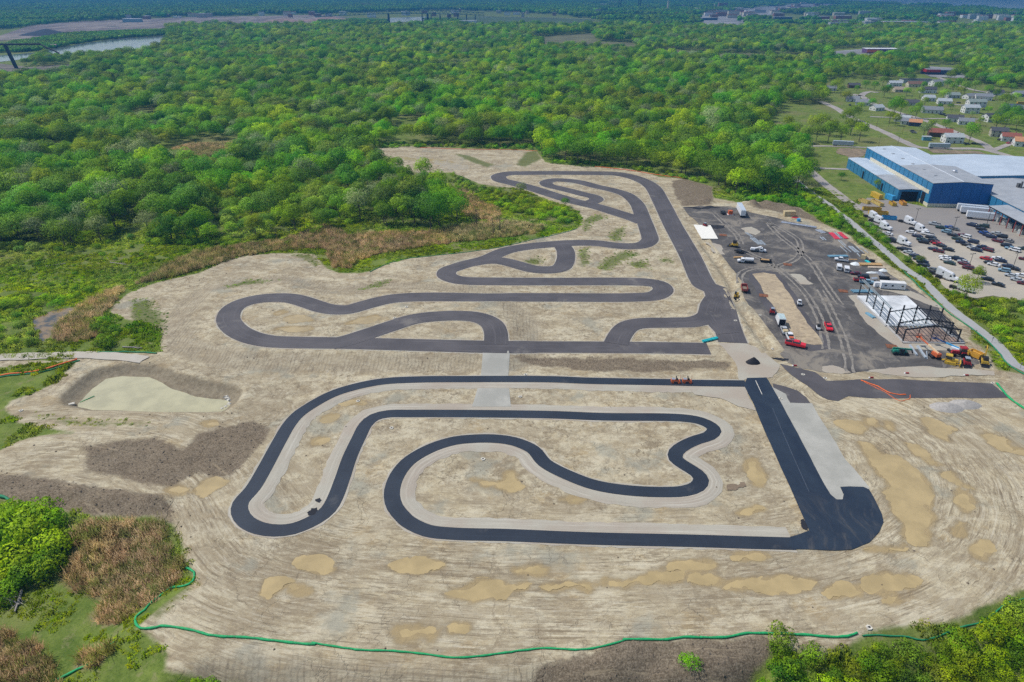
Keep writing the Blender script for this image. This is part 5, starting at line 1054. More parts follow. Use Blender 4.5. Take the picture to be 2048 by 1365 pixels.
# ---- houses
HOUSEM = {}
def wallc(k): return mat('wall_' + k, {'white': (.66, .66, .64), 'cream': (.6, .55, .42), 'tan': (.48, .44, .34), 'grey': (.42, .44, .45), 'brown': (.13, .075, .05), 'navy': (.05, .07, .13), 'blue': (.12, .32, .42)}[k], .8)
def roofc(k): return mat('roof_' + k, {'dark': (.07, .075, .085), 'grey': (.2, .22, .24), 'light': (.38, .42, .44), 'brown': (.17, .10, .07), 'red': (.25, .085, .06), 'orange': (.48, .24, .12), 'navy': (.06, .08, .15), 'green': (.22, .27, .25), 'tan': (.33, .27, .2)}[k], .85, scale=1)
_win = MB().box(-.55, .55, -.06, .06, 0, 1.15).build('window', M_GLASS); _winf = _win.data; bpy.data.objects.remove(_win)
def house(px, py, L, D_, he, rz, wk, rk, label, hip=False, two=False):
    c = W(px, py); z0 = float(hz(c[0], c[1])[0]); root = empty('house', (c[0], c[1], z0 - .1), rz, label, 'house', 'houses of the suburb')
    hr = he + D_ * .26
    MB().prism([(-D_ / 2, 0), (D_ / 2, 0), (D_ / 2, he), (0, hr - .1), (-D_ / 2, he)], -L / 2, L / 2, 'x').build('wall', wallc(wk), root)
    o = .45; s0 = (hr - he) / (D_ / 2)
    MB().prism([(-D_ / 2 - o, he - s0 * o), (0, hr), (D_ / 2 + o, he - s0 * o), (D_ / 2 + o, he - s0 * o + .18), (0, hr + .18), (-D_ / 2 - o, he - s0 * o + .18)], -L / 2 - o, L / 2 + o, 'x').build('roof', roofc(rk), root)
    MB().box(-.5, .5, -D_ / 2 - .08, -D_ / 2 + .04, .2, 2.3).build('door', mat('door_dark', (.1, .08, .07), .6), root)
    n = max(2, int(L / 3.6)); floors = (1.1,) if he < 4.4 else (1.0, 3.7)
    for zf in floors:
        for k in range(n):
            x = -L / 2 + (k + .5) * L / n
            if abs(x) < 1.1 and zf < 2: continue
            w_ = bpy.data.objects.new('window', _winf); COL.objects.link(w_); w_.parent = root; w_.location = (x, -D_ / 2, zf)
        for yy in (-D_ / 4, D_ / 4):
            w_ = bpy.data.objects.new('window', _winf); COL.objects.link(w_); w_.parent = root; w_.location = (-L / 2, yy, zf); w_.rotation_euler = (0, 0, math.pi / 2)
    if L > 10: MB().box(L * .2, L * .2 + .8, .4, 1.2, he, hr + .9).build('chimney', mat('chimney_brick', (.25, .13, .1), .9), root)
    return root
HS_ = [(1659, 181, 14, 9, 3, -.2, 'white', 'grey', 'low grey roofed house at the wood edge, farthest left in the suburb'), (1707, 176, 13, 9, 3.5, -.2, 'brown', 'dark', 'brown house with dark roof at the wood edge above the turning circle'), (1788, 173, 15, 9, 4.5, -.1, 'white', 'light', 'pale green roofed white house right of the dark round tree'),
  (1829, 174, 19, 10, 4, -.1, 'cream', 'brown', 'long cream house with brown roof in front of the flat dark building'), (1801, 184, 16, 10, 3.2, -.15, 'tan', 'tan', 'low tan house below the pale green roofed one'), (1854, 186, 17, 9, 4.6, -.15, 'white', 'dark', 'white house with dark roof left of the olive tree'), (1871, 172, 15, 10, 5, .3, 'white', 'grey', 'white gabled house right of the brown roofed cream house'),
  (1856, 202, 11, 9, 4, -.1, 'white', 'light', 'small white house with pale roof in the middle of the suburb'), (1904, 196, 13, 9, 3.6, -.1, 'grey', 'green', 'grey green house behind the small trees'), (1887, 208, 13, 9, 3.4, -.3, 'white', 'light', 'white house right of the small dark tree'), (1939, 198, 14, 9, 3.6, .3, 'white', 'grey', 'white house, left one of a grey roofed pair'), (1965, 200, 16, 10, 4.2, -.35, 'white', 'grey', 'white gabled house, right one of the grey roofed pair'),
  (1950, 214, 17, 9, 5.6, -.1, 'white', 'green', 'two storey house with green grey roof in the right of the suburb'), (1939, 226, 14, 9, 5.6, -.1, 'white', 'light', 'two storey white house below the green roofed one'), (1705, 203, 13, 10, 3.2, -.5, 'white', 'grey', 'white house, topmost of the row along the diagonal street'), (1725, 210, 14, 10, 3.2, -.5, 'white', 'grey', 'white house, second of the row along the diagonal street'),
  (1753, 221, 11, 9, 3.4, .3, 'white', 'light', 'small white gabled house, third of the row along the diagonal street'), (1862, 226, 18, 10, 3.6, -.3, 'white', 'grey', 'wide white house with grey roof beside parked cars in mid suburb'), (1821, 211, 14, 10, 3.4, -.4, 'grey', 'dark', 'dark roofed house behind the dark round tree'), (1908, 243, 13, 9, 3.6, -.4, 'white', 'dark', 'white house with dark roof, left of a pair by the lower lane'),
  (1930, 249, 12, 9, 3.4, -.4, 'white', 'grey', 'white house with grey roof, right of a pair by the lower lane'), (1985, 243, 18, 9, 5.2, .15, 'white', 'dark', 'two storey white house with long dark grey roof near the right trees'), (1803, 243, 13, 9, 3.4, -.5, 'white', 'light', 'white house just below the dark round tree'), (1814, 249, 11, 9, 3.4, -.5, 'white', 'grey', 'white house beside the orange roofed one'),
  (1829, 252, 10, 8, 3.8, -.5, 'navy', 'orange', 'dark walled house with orange roof by the street'), (1878, 273, 17, 10, 4, -.35, 'brown', 'red', 'brown house with red brown roof behind the grey tree'), (1903, 285, 14, 9, 5, -.1, 'white', 'light', 'white two storey house with pale green roof behind the factory'), (1995, 273, 12, 9, 5.2, -.4, 'tan', 'dark', 'tan house with dark roof, first of three at the right edge'),
  (2019, 282, 13, 9, 4.2, -.4, 'white', 'red', 'white house with red brown roof, second of three at the right edge'), (2043, 292, 12, 10, 4.2, -.4, 'white', 'orange', 'white house with orange roof, last of three at the right edge'), (2022, 222, 14, 10, 4, -.4, 'navy', 'navy', 'dark blue roofed house below the school bus'), (2046, 225, 14, 10, 4, -.2, 'grey', 'grey', 'grey roofed house at the right edge below the school bus'), (2040, 193, 16, 10, 3.5, 0, 'grey', 'grey', 'low grey house at the right edge above the school bus'),
  (1990, 190, 15, 9, 3.5, -.2, 'white', 'dark', 'dark roofed white house behind the broad tree')]
for a_ in HS_: house(*a_)
def shed(name, px, py, L, D_, h, rz, wm, rm, label, cat='building', z=None, flatz=None):
    c = W(px, py); root = empty(name, (c[0], c[1], 0.3), rz, label, cat)
    MB().box(-L / 2, L / 2, -D_ / 2, D_ / 2, -.5, h).build('wall', wm, root); MB().box(-L / 2 - .3, L / 2 + .3, -D_ / 2 - .3, D_ / 2 + .3, h + .003, h + .5).build('roof', rm, root)
    return root
shed('garden_shed', 1852, 281, 6, 4, 2.4, -.2, wallc('blue'), roofc('light'), 'small blue garden shed beside the brown house')
s_ = shed('long_building', 1832, 166, 38, 14, 4, -.1, wallc('grey'), roofc('dark'), 'long flat dark roofed building at the back of the suburb'); s_ = shed('shop', 1880, 149, 46, 22, 6, -.1, wallc('navy'), roofc('grey'), 'blue shop building with red fascia and grey roof beyond the suburb', 'shop')
MB().box(-24.5, -6, -12.5, -11.2, 3.5, 7).build('fascia', M_RED, s_); MB().box(-25, -23.2, -12, 6, 3.5, 7).build('fascia', M_RED, s_)
s_ = shed('shop', 1760, 107, 60, 25, 8, -.05, mat('violet_wall', (.12, .06, .16), .7), M_WHITE, 'violet walled store with flat white roof beyond the woods', 'shop'); MB().box(-30.5, -8, -13.2, -12.6, 2, 7).build('front_band', M_ORG, s_)
# school bus
def small_car_like(): pass
bus = empty('school_bus', tuple(G(2043, 210)), -.15, 'yellow school bus parked behind the houses at the right edge', 'bus')
MB().box(-5, 5, -1.2, 1.2, .6, 3.0, .05, .1).build('body', M_YEL, bus); MB().box(-4.6, 4.6, -1.24, 1.24, 1.8, 2.5).build('window_band', M_GLASS, bus)
for x in (-3.5, 3.3):
    for y_ in (-1.1, 1.1): MB().tube((x, y_ - .12, .5), (x, y_ + .12, .5), .5, 10).build('wheel', M_BLACK, bus)

# ---- far town, industry and bridge
def far_block(px, py, L, D_, h, wm, rm, label, group=None, name='building'):
    c = W(px, py); root = empty(name, (c[0], c[1], 0.3), r.uniform(-.12, .12), label, 'building', group)
    MB().box(-L / 2, L / 2, -D_ / 2, D_ / 2, 0, h).build('wall', wm, root); MB().box(-L / 2 - .5, L / 2 + .5, -D_ / 2 - .5, D_ / 2 + .5, h + .01, h + 1.2).build('roof', rm, root); return root
TW = [M_WHITE, wallc('cream'), wallc('tan'), mat('brick_wall', (.30, .14, .10), .9), wallc('grey')]; TR = [M_WHITE, roofc('light'), roofc('grey'), roofc('red'), roofc('light')]
for a_ in [(1445, 15, 60, 20, 26, TW[3], TR[4], 'brick high-rise block in the far town'), (1425, 17, 40, 18, 16, TW[3], TR[2], 'lower brick block left of the brick high-rise'), (735, 15, 90, 25, 20, TW[3], TR[3], 'wide dark brick block beyond the bridge'), (330, 42.5, 0, 0, 0, 0, 0, '')][:3]: far_block(*a_)
b_ = far_block(266, 45, 62, 28, 11, mat('pale_blue_wall', (.3, .42, .48), .6), M_WHITE, 'pale blue industrial hall with white roof across the river'); far_block(355, 36, 32, 16, 5, M_WHITE, M_WHITE, 'small white shed right of the pale blue hall across the river')
far_block(160, 37, 26, 16, 6, TW[3], M_WHITE, 'white roofed shed left of the pale blue hall across the river'); far_block(936, 47, 62, 20, 8, M_WHITE, M_WHITE, 'bright white long tent-like building right of the bridge'); far_block(1241, 40, 55, 14, 7, M_WHITE, M_WHITE, 'low white building at the far wood edge')
far_block(1418, 41, 60, 22, 8, wallc('navy'), roofc('light'), 'blue grey roofed building at the near edge of the far town'); far_block(1505, 37, 70, 24, 8, wallc('tan'), roofc('grey'), 'tan flat building in the far town'); far_block(1565, 39, 70, 22, 8, wallc('navy'), roofc('light'), 'navy building with pale roof in the far town'); far_block(1530, 40, 34, 20, 7, M_RED, roofc('grey'), 'red fronted building between two long ones in the far town')
far_block(1630, 38, 110, 22, 8, M_DRED, roofc('light'), 'long dull red building in the far town'); far_block(1690, 44, 160, 20, 6, M_WHITE, M_WHITE, 'very long white building in the far town'); far_block(1478, 66, 28, 18, 6, wallc('blue'), roofc('light'), 'blue grey shed among the woods'); far_block(1497, 67, 22, 18, 5, M_WHITE, M_WHITE, 'white shed among the woods'); far_block(1395, 24, 26, 18, 16, wallc('cream'), M_WHITE, 'cream church-like building of the far town')
for px_ in (1239, 1278):
    c = W(px_, 21); rt = empty('lift_tower', (c[0], c[1], 0), 0, 'dark steel tower of the lift bridge, ' + ('left' if px_ < 1250 else 'right') + ' one of two', 'tower', 'lift bridge towers')
    mb = MB()
    for x in (-6, 6):
        for y_ in (-6, 6): mb.box(x - 1.2, x + 1.2, y_ - 1.2, y_ + 1.2, 0, 62)
    mb.build('legs', M_STEEL, rt); mb = MB()
    for zz in range(8, 62, 9): mb.box(-7, 7, -7, 7, zz, zz + 1.6)
    mb.build('bracing', M_STEEL, rt)
c = W(1335, 24); rt = empty('chimney_stack', (c[0], c[1], 0), 0, 'pale slender chimney stack in the far town', 'chimney'); MB().tube((0, 0, 0), (0, 0, 52), 6, 10, 4.5).build('shaft', wallc('cream'), rt); MB().tube((0, 0, 52), (0, 0, 54), 5.2, 10).build('rim', M_GREYW, rt)
n_t = 0
ZT = [(1180, 1340, 4, 26, 40), (1340, 1640, 4, 38, 80), (1640, 2040, 26, 60, 60), (0, 640, 14, 40, 40), (640, 1180, 6, 36, 40)]
for x0, x1, y0, y1, n_ in ZT:
    for _ in range(n_):
        px_, py_ = r.uniform(x0, x1), r.uniform(y0, y1); k = int(r.integers(0, 5)); ln = r.uniform(14, 50) * (1.3 if x0 > 1100 else .7); far_block(px_, py_, ln, r.uniform(14, 26), r.uniform(11, 17), TW[k], TR[int(r.integers(0, 5))], ['white', 'cream', 'tan', 'brick', 'grey'][k] + ' walled building of the far town' if x0 > 1100 else ['white', 'cream', 'tan', 'brick', 'grey'][k] + ' walled far house beyond the river', 'buildings of the far town' if x0 > 1100 else 'houses beyond the river'); n_t += 1
# bridge
bA, bB, bC = W(640, 33, 0), W(805, 27, 0), W(1125, 37, 0)
pA = V3(W(700, 46)); pB = V3(W(958, 43)); d = (pB - pA).normalized(); br_ = empty('bridge', (pA.x, pA.y, 0), math.atan2(d.y, d.x), 'long green steel truss bridge over the far river', 'bridge'); Lb = (pB - pA).length
M_BRG = mat('bridge_green', (.05, .14, .12), .7); x0, x1 = -120, Lb + 20
hgt = lambda x: 30 + 9 * math.sin(max(0, min(1, (x - x0) / (x1 - x0))) * math.pi) 
mb = MB(); n_ = 36
for k in range(n_):
    a_, b_ = x0 + (x1 - x0) * k / n_, x0 + (x1 - x0) * (k + 1) / n_
    mb.beam((a_, 0, hgt(a_) - 10), (b_, 0, hgt(b_) - 10), 12, 1.6)
mb.build('deck', M_BRG, br_); mb = MB()
for k in range(n_):
    a_, b_ = x0 + (x1 - x0) * k / n_, x0 + (x1 - x0) * (k + 1) / n_; ta = 9 + 3 * math.sin(k / n_ * 3.14); tb = 9 + 3 * math.sin((k + 1) / n_ * 3.14)
    for y_ in (-6, 6):
        mb.beam((a_, y_, hgt(a_) - 10 + ta), (b_, y_, hgt(b_) - 10 + tb), 1.0, 1.2); mb.beam((a_, y_, hgt(a_) - 10), ((a_ + b_) / 2, y_, hgt(a_) - 10 + ta), .7, .7); mb.beam(((a_ + b_) / 2, y_, hgt(a_) - 10 + ta), (b_, y_, hgt(b_) - 10), .7, .7)
mb.build('truss', M_BRG, br_)
for q in (775, 855): 
    x = (V3(W(q, 44)) - pA).dot(d); MB().box(x - 4, x + 4, -6, 6, -2, hgt(x) - 11, 1, 1).build('pier', M_STEEL, br_)
for k in range(7): x = Lb * .55 + k * Lb * .07; MB().box(x - 1.2, x + 1.2, -5, 5, -2, hgt(x) - 11).build('pier', M_STEEL, br_)
ribbon('street', catmull(w2([(955, 35), (1010, 35), (1120, 37.5), (1190, 40)]), 20), 6, 6, 1.0, M_ROAD, cross=1)
# ore dust heap and gantry across the river
def cone(name, px, py, rx, ry, h, m, label, cat='heap', seed=0, n=28, rings=5):
    g = G(px, py); rr = np.random.default_rng(seed); V = []; Fs = []
    for k in range(rings):
        f = k / rings
        for i_ in range(n):
            a_ = 2 * math.pi * i_ / n; q = (1 - f) * (1 + rr.uniform(-.06, .06)); V.append((rx * q * math.cos(a_), ry * q * math.sin(a_), h * f**.9 * (1 + rr.uniform(-.05, .05)) - (.25 if k == 0 else 0)))
    V.append((0, 0, h))
    for k in range(rings - 1):
        for i_ in range(n): Fs.append((k * n + i_, k * n + (i_ + 1) % n, (k + 1) * n + (i_ + 1) % n, (k + 1) * n + i_))
    for i_ in range(n): Fs.append(((rings - 1) * n + i_, (rings - 1) * n + (i_ + 1) % n, len(V) - 1))
    o = mesh_obj(name, V, Fs, m, smooth=True); o.location = g; return tag(o, label, cat)
M_COAL = mat('coal', (.03, .04, .06), .95); M_ORE = mat('ore', (.28, .19, .16), .95, scale=.05, var=.3)
cone('coal_heap', 95, 71, 75, 40, 16, M_COAL, 'dark coal heap on the industrial land across the river', seed=1); cone('ore_heap', 660, 43, 130, 40, 16, M_ORE, 'long brown ore heap left of the bridge', seed=2); cone('ore_heap', 570, 44, 90, 30, 12, M_ORE, 'lower brown ore heap left of the long one', seed=3)
c = W(33, 137); gt = empty('ore_gantry', (c[0], c[1], 0), .1, 'rusty dark ore gantry on a slanting leg at the left edge', 'gantry'); MB().beam((0, 0, 0), (-6, 0, 33), 4, 4).build('leg', M_STEEL, gt); MB().box(-60, 45, -2, 2, 33, 35.5).build('girder', mat('gantry_brown', (.06, .05, .05), .8), gt); MB().beam((45, 0, 34), (75, -12, 22), 1.6, 1.6).build('boom', mat('gantry_brown', (.06, .05, .05)), gt)
c = W(107, 96); gt = empty('boat_house', (c[0], c[1], 0), 0, 'small pink roofed hut at the left end of the river', 'hut'); MB().box(-7, 7, -4, 4, 0, 4).build('wall', M_DARK, gt); MB().prism([(-5, 4), (0, 7), (5, 4)], -8, 8, 'x').build('roof', mat('pink_roof', (.4, .28, .28), .8), gt)

# ============================================================ steel frame of the new hall
fb = {k: G(*q) for k, q in dict(f1=(1805, 683.4), f2=(1792, 669.5), f3=(1773.5, 648.6), f4=(1759, 634.6), f5=(1744, 619.7), f6=(1730.6, 605.3), f7=(1717.7, 589.8), r1=(1914.5, 684)).items()}
fu = (fb['r1'] - fb['f1']); SPAN = fu.length; fu.normalize(); fvv = (fb['f7'] - fb['f1']); FL = fvv.length; fvv.normalize()
st = empty('unfinished_hall', tuple(fb['f1']), 0, 'dark steel frame of a half-built hall on a white concrete slab', 'steel frame')
fv = fvv
def lp(a_, b_, z): q = fu * a_ + fv * b_; return (q.x, q.y, z)
dist_ = {k: (fb[k] - fb['f1']).dot(fv) for k in ('f1', 'f2', 'f3', 'f4', 'f5', 'f6', 'f7')}
b3 = dist_['f3']; b2 = dist_['f2']
def part(mb, nm, m=M_STEEL, par=None): return mb.build(nm, m, par or st)
SP3 = SPAN * 1.0
for b_, he, hr in ((0, 4.6, 6.2), (b2, 4.6, 6.2)):
    for a_ in (0, SPAN): part(MB().beam(lp(a_, b_, 0), lp(a_, b_, he), .5 if b_ else .35, .45), 'column')
    part(MB().beam(lp(-.2, b_, he), lp(SPAN / 2, b_, hr), .35, .45), 'rafter'); part(MB().beam(lp(SPAN / 2, b_, hr), lp(SPAN + .2, b_, he), .35, .45), 'rafter')
for k in (.25, .5, .75): part(MB().beam(lp(SPAN * k, 0, 0), lp(SPAN * k, 0, 4.6 + 1.6 * (1 - abs(k - .5) * 2)), .2, .2), 'column')
part(MB().beam(lp(0, b3, 5.0), lp(SPAN / 2, b3, 6.6), .25, .35), 'rafter'); part(MB().beam(lp(SPAN / 2, b3, 6.6), lp(SPAN, b3, 5.0), .25, .35), 'rafter')
for k in (0, .25, .5, .75, 1): part(MB().beam(lp(SPAN * k, b3, 0), lp(SPAN * k, b3, 6.6 if k in (0, 1) else 7.6), .42, .42), 'column')
for nm in ('f4', 'f5', 'f6', 'f7'): part(MB().beam(lp(0, dist_[nm], 0), lp(0, dist_[nm], 6.4 if nm != 'f7' else 5.0), .34, .34), 'column')
M_PUR = mat('galvanised_purlin', (.30, .36, .38), .5, metal=.2)
for z_, a_ in ((6.3, 0), (4.6, 0), (6.3, .75)): part(MB().beam(lp(a_, b3, z_), lp(a_, dist_['f7'] + .4, z_), .28, .2), 'eave_beam', M_PUR)
for z_ in (2.4, 1.1, 3.6): part(MB().beam(lp(0, b2, z_), lp(0, dist_['f6'], z_), .2, .12), 'wall_rail', M_PUR)
for k in range(1, 14):
    f = k / 14; z_ = 4.85 + 1.6 * (1 - abs(f - .5) * 2)
    part(MB().beam(lp(SPAN * f, 0, z_), lp(SPAN * f, b3, z_ + .35), .2, .22), 'purlin', M_STEEL if k > 6 else M_PUR)
for z_ in (1.2, 2.4, 3.6):
    for a_ in (0, SPAN): part(MB().beam(lp(a_, 0, z_), lp(a_, b3, z_), .12, .14), 'wall_rail')
for k in range(16):
    f = k / 16; 
    part(MB().beam(lp(SPAN * (.52 + f * .5), b3, 6.7 - 1.7 * f), lp(SPAN * (.52 + f * .5), b2, 6.5 - 1.7 * f), .1, .12), 'purlin', M_STEEL)
mb = MB(); 
slab = empty('floor_slab', tuple(fb['f1']), 0, 'white concrete slab under the steel frame', 'slab')
slab = None
q = [G(1714, 593), G(1812, 593), G(1879, 653), G(1772, 653)]
o = [x for x in COL.objects if x.name == 'floor_slab'][0]; bpy.data.objects.remove(o)
mb = MB(); mb.add([(p_.x, p_.y, .06) for p_ in q] + [(p_.x, p_.y, .32) for p_ in q], [(3, 2, 1, 0), (4, 5, 6, 7), (0, 1, 5, 4), (1, 2, 6, 5), (2, 3, 7, 6), (3, 0, 4, 7)]); tag(mb.build('floor_slab', M_SLAB), kind='structure')
for (a_, b_), (c_, d_) in (((1773, 652), (1806, 685)), ((1806, 686), (1928, 687)), ((1879, 653), (1928, 687)), ((1714, 596), (1772, 654)), ((1860, 640), (1905, 675))):
    A_, B_ = G(a_, b_), G(c_, d_); tag(MB().beam(A_ + Vector((0, 0, .15)), B_ + Vector((0, 0, .15)), .9, .35).build('footing', M_GREYW), kind='structure')
sheet('bare_soil', [(1774, 656), (1878, 656), (1922, 684), (1808, 684)], .07, mat('red_brown_soil', (.26, .19, .15), .95, scale=.3, var=.35))
sheet('packed_earth', [(1696, 592), (1714, 590), (1772, 652), (1806, 688), (1930, 690), (1925, 700), (1800, 697), (1750, 660), (1715, 620)], .062, M_GRAVEL, rough=.06, seed=9)
sheet('packed_earth', [(1745, 556), (1770, 568), (1812, 578), (1840, 590), (1878, 608), (1890, 620), (1862, 612), (1815, 592), (1760, 580)], .064, M_GRAVEL, rough=.06, seed=12)
q = [G(1387, 452), G(1421, 452), G(1436, 479), G(1403, 480)]
mb = MB(); mb.add([(p_.x, p_.y, .06) for p_ in q] + [(p_.x, p_.y, .3) for p_ in q], [(3, 2, 1, 0), (4, 5, 6, 7), (0, 1, 5, 4), (1, 2, 6, 5), (2, 3, 7, 6), (3, 0, 4, 7)]); tag(mb.build('concrete_pad', mat('cream_concrete', (.78, .76, .68), .8, var=.03)), kind='structure')
# ============================================================ vehicles
def heading(px, py, dx, dy):
    a, b = G(px, py), G(px + dx, py + dy); return math.atan2(b.y - a.y, b.x - a.x)
def wheels(root, pts, rad=.34, wd=.24):
    me = None
    for x, y in pts:
        if me is None: o = MB().tube((0, -wd / 2, 0), (0, wd / 2, 0), rad, 10).build('wheel', M_BLACK, root); me = o.data
        else: o = bpy.data.objects.new('wheel', me); COL.objects.link(o); o.parent = root
        o.location = (x, y, rad)
CARC = {'black': (.012, .013, .018), 'dark blue': (.014, .022, .06), 'blue': (.02, .07, .28), 'white': (.72, .73, .74), 'silver': (.42, .45, .47), 'grey': (.16, .17, .18), 'maroon': (.12, .012, .018), 'red': (.45, .015, .02), 'bright red': (.68, .015, .03), 'dark green': (.02, .05, .035), 'pale blue': (.22, .36, .45)}
def carm(k): return mat('car_' + k.replace(' ', '_'), CARC[k], .28, spec=.6, var=.02)
def proto_car(kind):
    root = empty('parked_car' if kind != 'pickup' else 'pickup_truck', (0, 0, -50))
    if kind == 'sedan':
        MB().prism([(-2.35, .35), (2.3, .35), (2.38, .62), (2.2, .82), (1.2, .93), (-1.5, 1.0), (-2.3, .95), (-2.42, .6)], -.9, .9).build('body', carm('black'), root)
        MB().box(-1.75, 1.0, -.86, .86, .92, 1.38, .52, .14).build('window_glass', M_GLASS, root); MB().box(-1.2, .5, -.7, .7, 1.375, 1.45, .1, .06).build('roof_panel', carm('black'), root)
    elif kind == 'suv':
        MB().prism([(-2.3, .4), (2.3, .4), (2.38, .75), (2.2, 1.0), (1.25, 1.08), (-2.25, 1.12), (-2.38, .7)], -.94, .94).build('body', carm('black'), root)
        MB().box(-2.25, 1.25, -.9, .9, 1.08, 1.62, .32, .14).build('window_glass', M_GLASS, root); MB().box(-1.95, .85, -.75, .75, 1.615, 1.72, .08, .06).build('roof_panel', carm('black'), root)
    elif kind == 'van':
        MB().prism([(-2.7, .45), (2.6, .45), (2.65, 1.0), (2.2, 1.25), (1.5, 2.05), (-2.65, 2.15), (-2.75, .8)], -.98, .98).build('body', carm('white'), root)
        MB().box(1.62, 2.05, -.8, .8, 1.3, 1.8, .18, .1).build('windscreen', M_GLASS, root); MB().box(-2.76, -2.7, -.7, .7, 1.25, 1.85).build('rear_window', M_GLASS, root); MB().box(-1.0, 1.4, -1.0, 1.0, 1.35, 1.8, .1, 0).build('window_glass', M_GLASS, root)
    else:
        MB().prism([(-2.9, .5), (2.8, .5), (2.88, .85), (2.75, 1.1), (1.5, 1.2), (-.75, 1.2), (-.75, 1.2), (-2.9, 1.2)], -.98, .98).build('body', carm('black'), root)
        MB().box(-.9, 1.45, -.93, .93, 1.15, 1.72, .38, .16).build('window_glass', M_GLASS, root); MB().box(-.55, 1.0, -.76, .76, 1.715, 1.83, .08, .05).build('roof_panel', carm('black'), root)
        MB().box(-2.8, -.95, -.82, .82, 1.19, 1.215).build('cargo_bed', M_DARK, root)
    L = {'sedan': 1.4, 'suv': 1.42, 'van': 1.7, 'pickup': 1.85}[kind]; R_ = .33 if kind == 'sedan' else .38
    wheels(root, [(L, .84), (L, -.84), (-L, .84), (-L, -.84)], R_)
    return root
PROTO = {k: proto_car(k) for k in ('sedan', 'suv', 'van', 'pickup')}; USED = {k: False for k in PROTO}
def car(kind, px, py, dx, dy, colour, label, group=None, s=1.0):
    o = PROTO[kind] if not USED[kind] else copy_tree(PROTO[kind]); USED[kind] = True
    g = G(px, py); o.location = (g.x, g.y, g.z + .13); o.rotation_euler = (0, 0, heading(px, py, dx, dy)); o.scale = (s, s, s)
    for c in o.children:
        if c.name.split('.')[0] in ('body', 'roof_panel'): recolor(c, carm(colour))
    for k in list(o.keys()): del o[k]
    tag(o, label, {'sedan': 'car', 'suv': 'car', 'van': 'van', 'pickup': 'pickup truck'}[kind], group); return o
ORD = ['first', 'second', 'third', 'fourth', 'fifth', 'sixth', 'seventh', 'eighth', 'ninth', 'tenth', 'eleventh', 'twelfth', 'thirteenth', 'fourteenth', 'fifteenth', 'sixteenth', 'seventeenth', 'eighteenth', 'nineteenth', 'twentieth']
ROWS = {
 'row along the green bank': [(790, 912, 'white', 's'), (820, 960, 'black', 's'), (925, 1048, 'black', 's'), (962, 1062, 'black', 'v'), (985, 1082, 'silver', 's'), (1042, 1114, 'dark blue', 's'), (1077, 1142, 'dark blue', 's'), (1110, 1168, 'dark blue', 's'), (1122, 1198, 'black', 's'), (1195, 1238, 'grey', 's')],
 'row by the middle truck cabs': [(1005, 898, 'white', 's'), (1155, 915, 'white', 'p'), (1062, 933, 'dark blue', 's'), (1185, 945, 'black', 's'), (1105, 965, 'dark green', 's'), (1212, 972, 'black', 's'), (1122, 988, 'black', 'v'), (1228, 992, 'maroon', 's'), (1252, 1006, 'red', 's'), (1280, 1021, 'black', 's'), (1212, 1052, 'dark blue', 's'), (1256, 1070, 'maroon', 's'), (1345, 1055, 'black', 's')],
 'double row below the factory': [(1220, 824, 'silver', 'p'), (1277, 855, 'dark green', 's'), (1355, 853, 'blue', 's'), (1398, 868, 'grey', 's'), (1328, 893, 'pale blue', 'v'), (1385, 923, 'black', 's'), (1475, 927, 'maroon', 's'), (1507, 938, 'white', 'v'), (1425, 958, 'dark green', 's'), (1462, 988, 'dark blue', 's'), (1572, 986, 'dark blue', 'v'), (1512, 1014, 'black', 's'), (1562, 1040, 'silver', 's'), (1655, 1032, 'dark blue', 's'), (1600, 1060, 'dark blue', 's'), (1706, 1060, 'maroon', 'v')],
 'double row by the canopy': [(1558, 832, 'dark blue', 'v'), (1585, 838, 'black', 's'), (1672, 842, 'dark green', 'v'), (1645, 868, 'black', 's'), (1662, 897, 'dark blue', 's'), (1675, 905, 'blue', 's'), (1703, 925, 'dark blue', 's'), (1737, 940, 'dark blue', 's'), (1785, 908, 'silver', 's'), (1835, 938, 'black', 'v'), (1792, 976, 'maroon', 's'), (1890, 974, 'grey', 's'), (1872, 1020, 'black', 'v'), (1905, 1036, 'dark blue', 's'), (1912, 1046, 'pale blue', 's'), (1950, 1060, 'white', 'v'), (2030, 1048, 'dark green', 's')],
 'near left row': [(1312, 1128, 'white', 's'), (1318, 1146, 'white', 's'), (1356, 1177, 'dark green', 's'), (1406, 1134, 'black', 's'), (1450, 1148, 'dark blue', 's'), (1480, 1168, 'silver', 's'), (1490, 1187, 'maroon', 's'), (1525, 1224, 'maroon', 'v'), (1625, 1270, 'dark green', 's')],
 'near right row': [(1687, 1138, 'red', 's'), (1792, 1138, 'white', 's'), (1822, 1158, 'dark blue', 's'), (1722, 1178, 'black', 's'), (1757, 1193, 'white', 's'), (2040, 1142, 'maroon', 's'), (1890, 1208, 'dark blue', 's'), (1942, 1230, 'black', 's'), (1855, 1248, 'pale blue', 'v'), (1915, 1294, 'silver', 's'), (2012, 1294, 'white', 's'), (1967, 1332, 'silver', 's'), (2030, 1364, 'maroon', 's'), (1700, 1325, 'black', 's'), (1798, 1375, 'black', 's')]}
for rn, lst in ROWS.items():
    seen = {}
    for x, y, c, k in sorted(lst, key=lambda q: q[1]):
        kd = {'s': 'sedan', 'v': 'suv', 'p': 'pickup'}[k]; seen[(c, kd)] = seen.get((c, kd), 0) + 1; tot = sum(1 for q in lst if q[2] == c and q[3] == k)
        lab = (ORD[seen[(c, kd)] - 1] + ' ' if tot > 1 else '') + c + ' ' + {'sedan': 'car', 'suv': 'tall car', 'pickup': 'pickup'}[kd] + (' from the top' if tot > 1 else '') + ' in the ' + rn
        a_ = 8 if k != 'x' else 0
        car(kd, 1600 + x / KF, 270 + y / KF, -10, -2.2 + r.uniform(-.5, .5), c, lab, 'cars in the car park', 1.04 + r.uniform(-.03, .03))
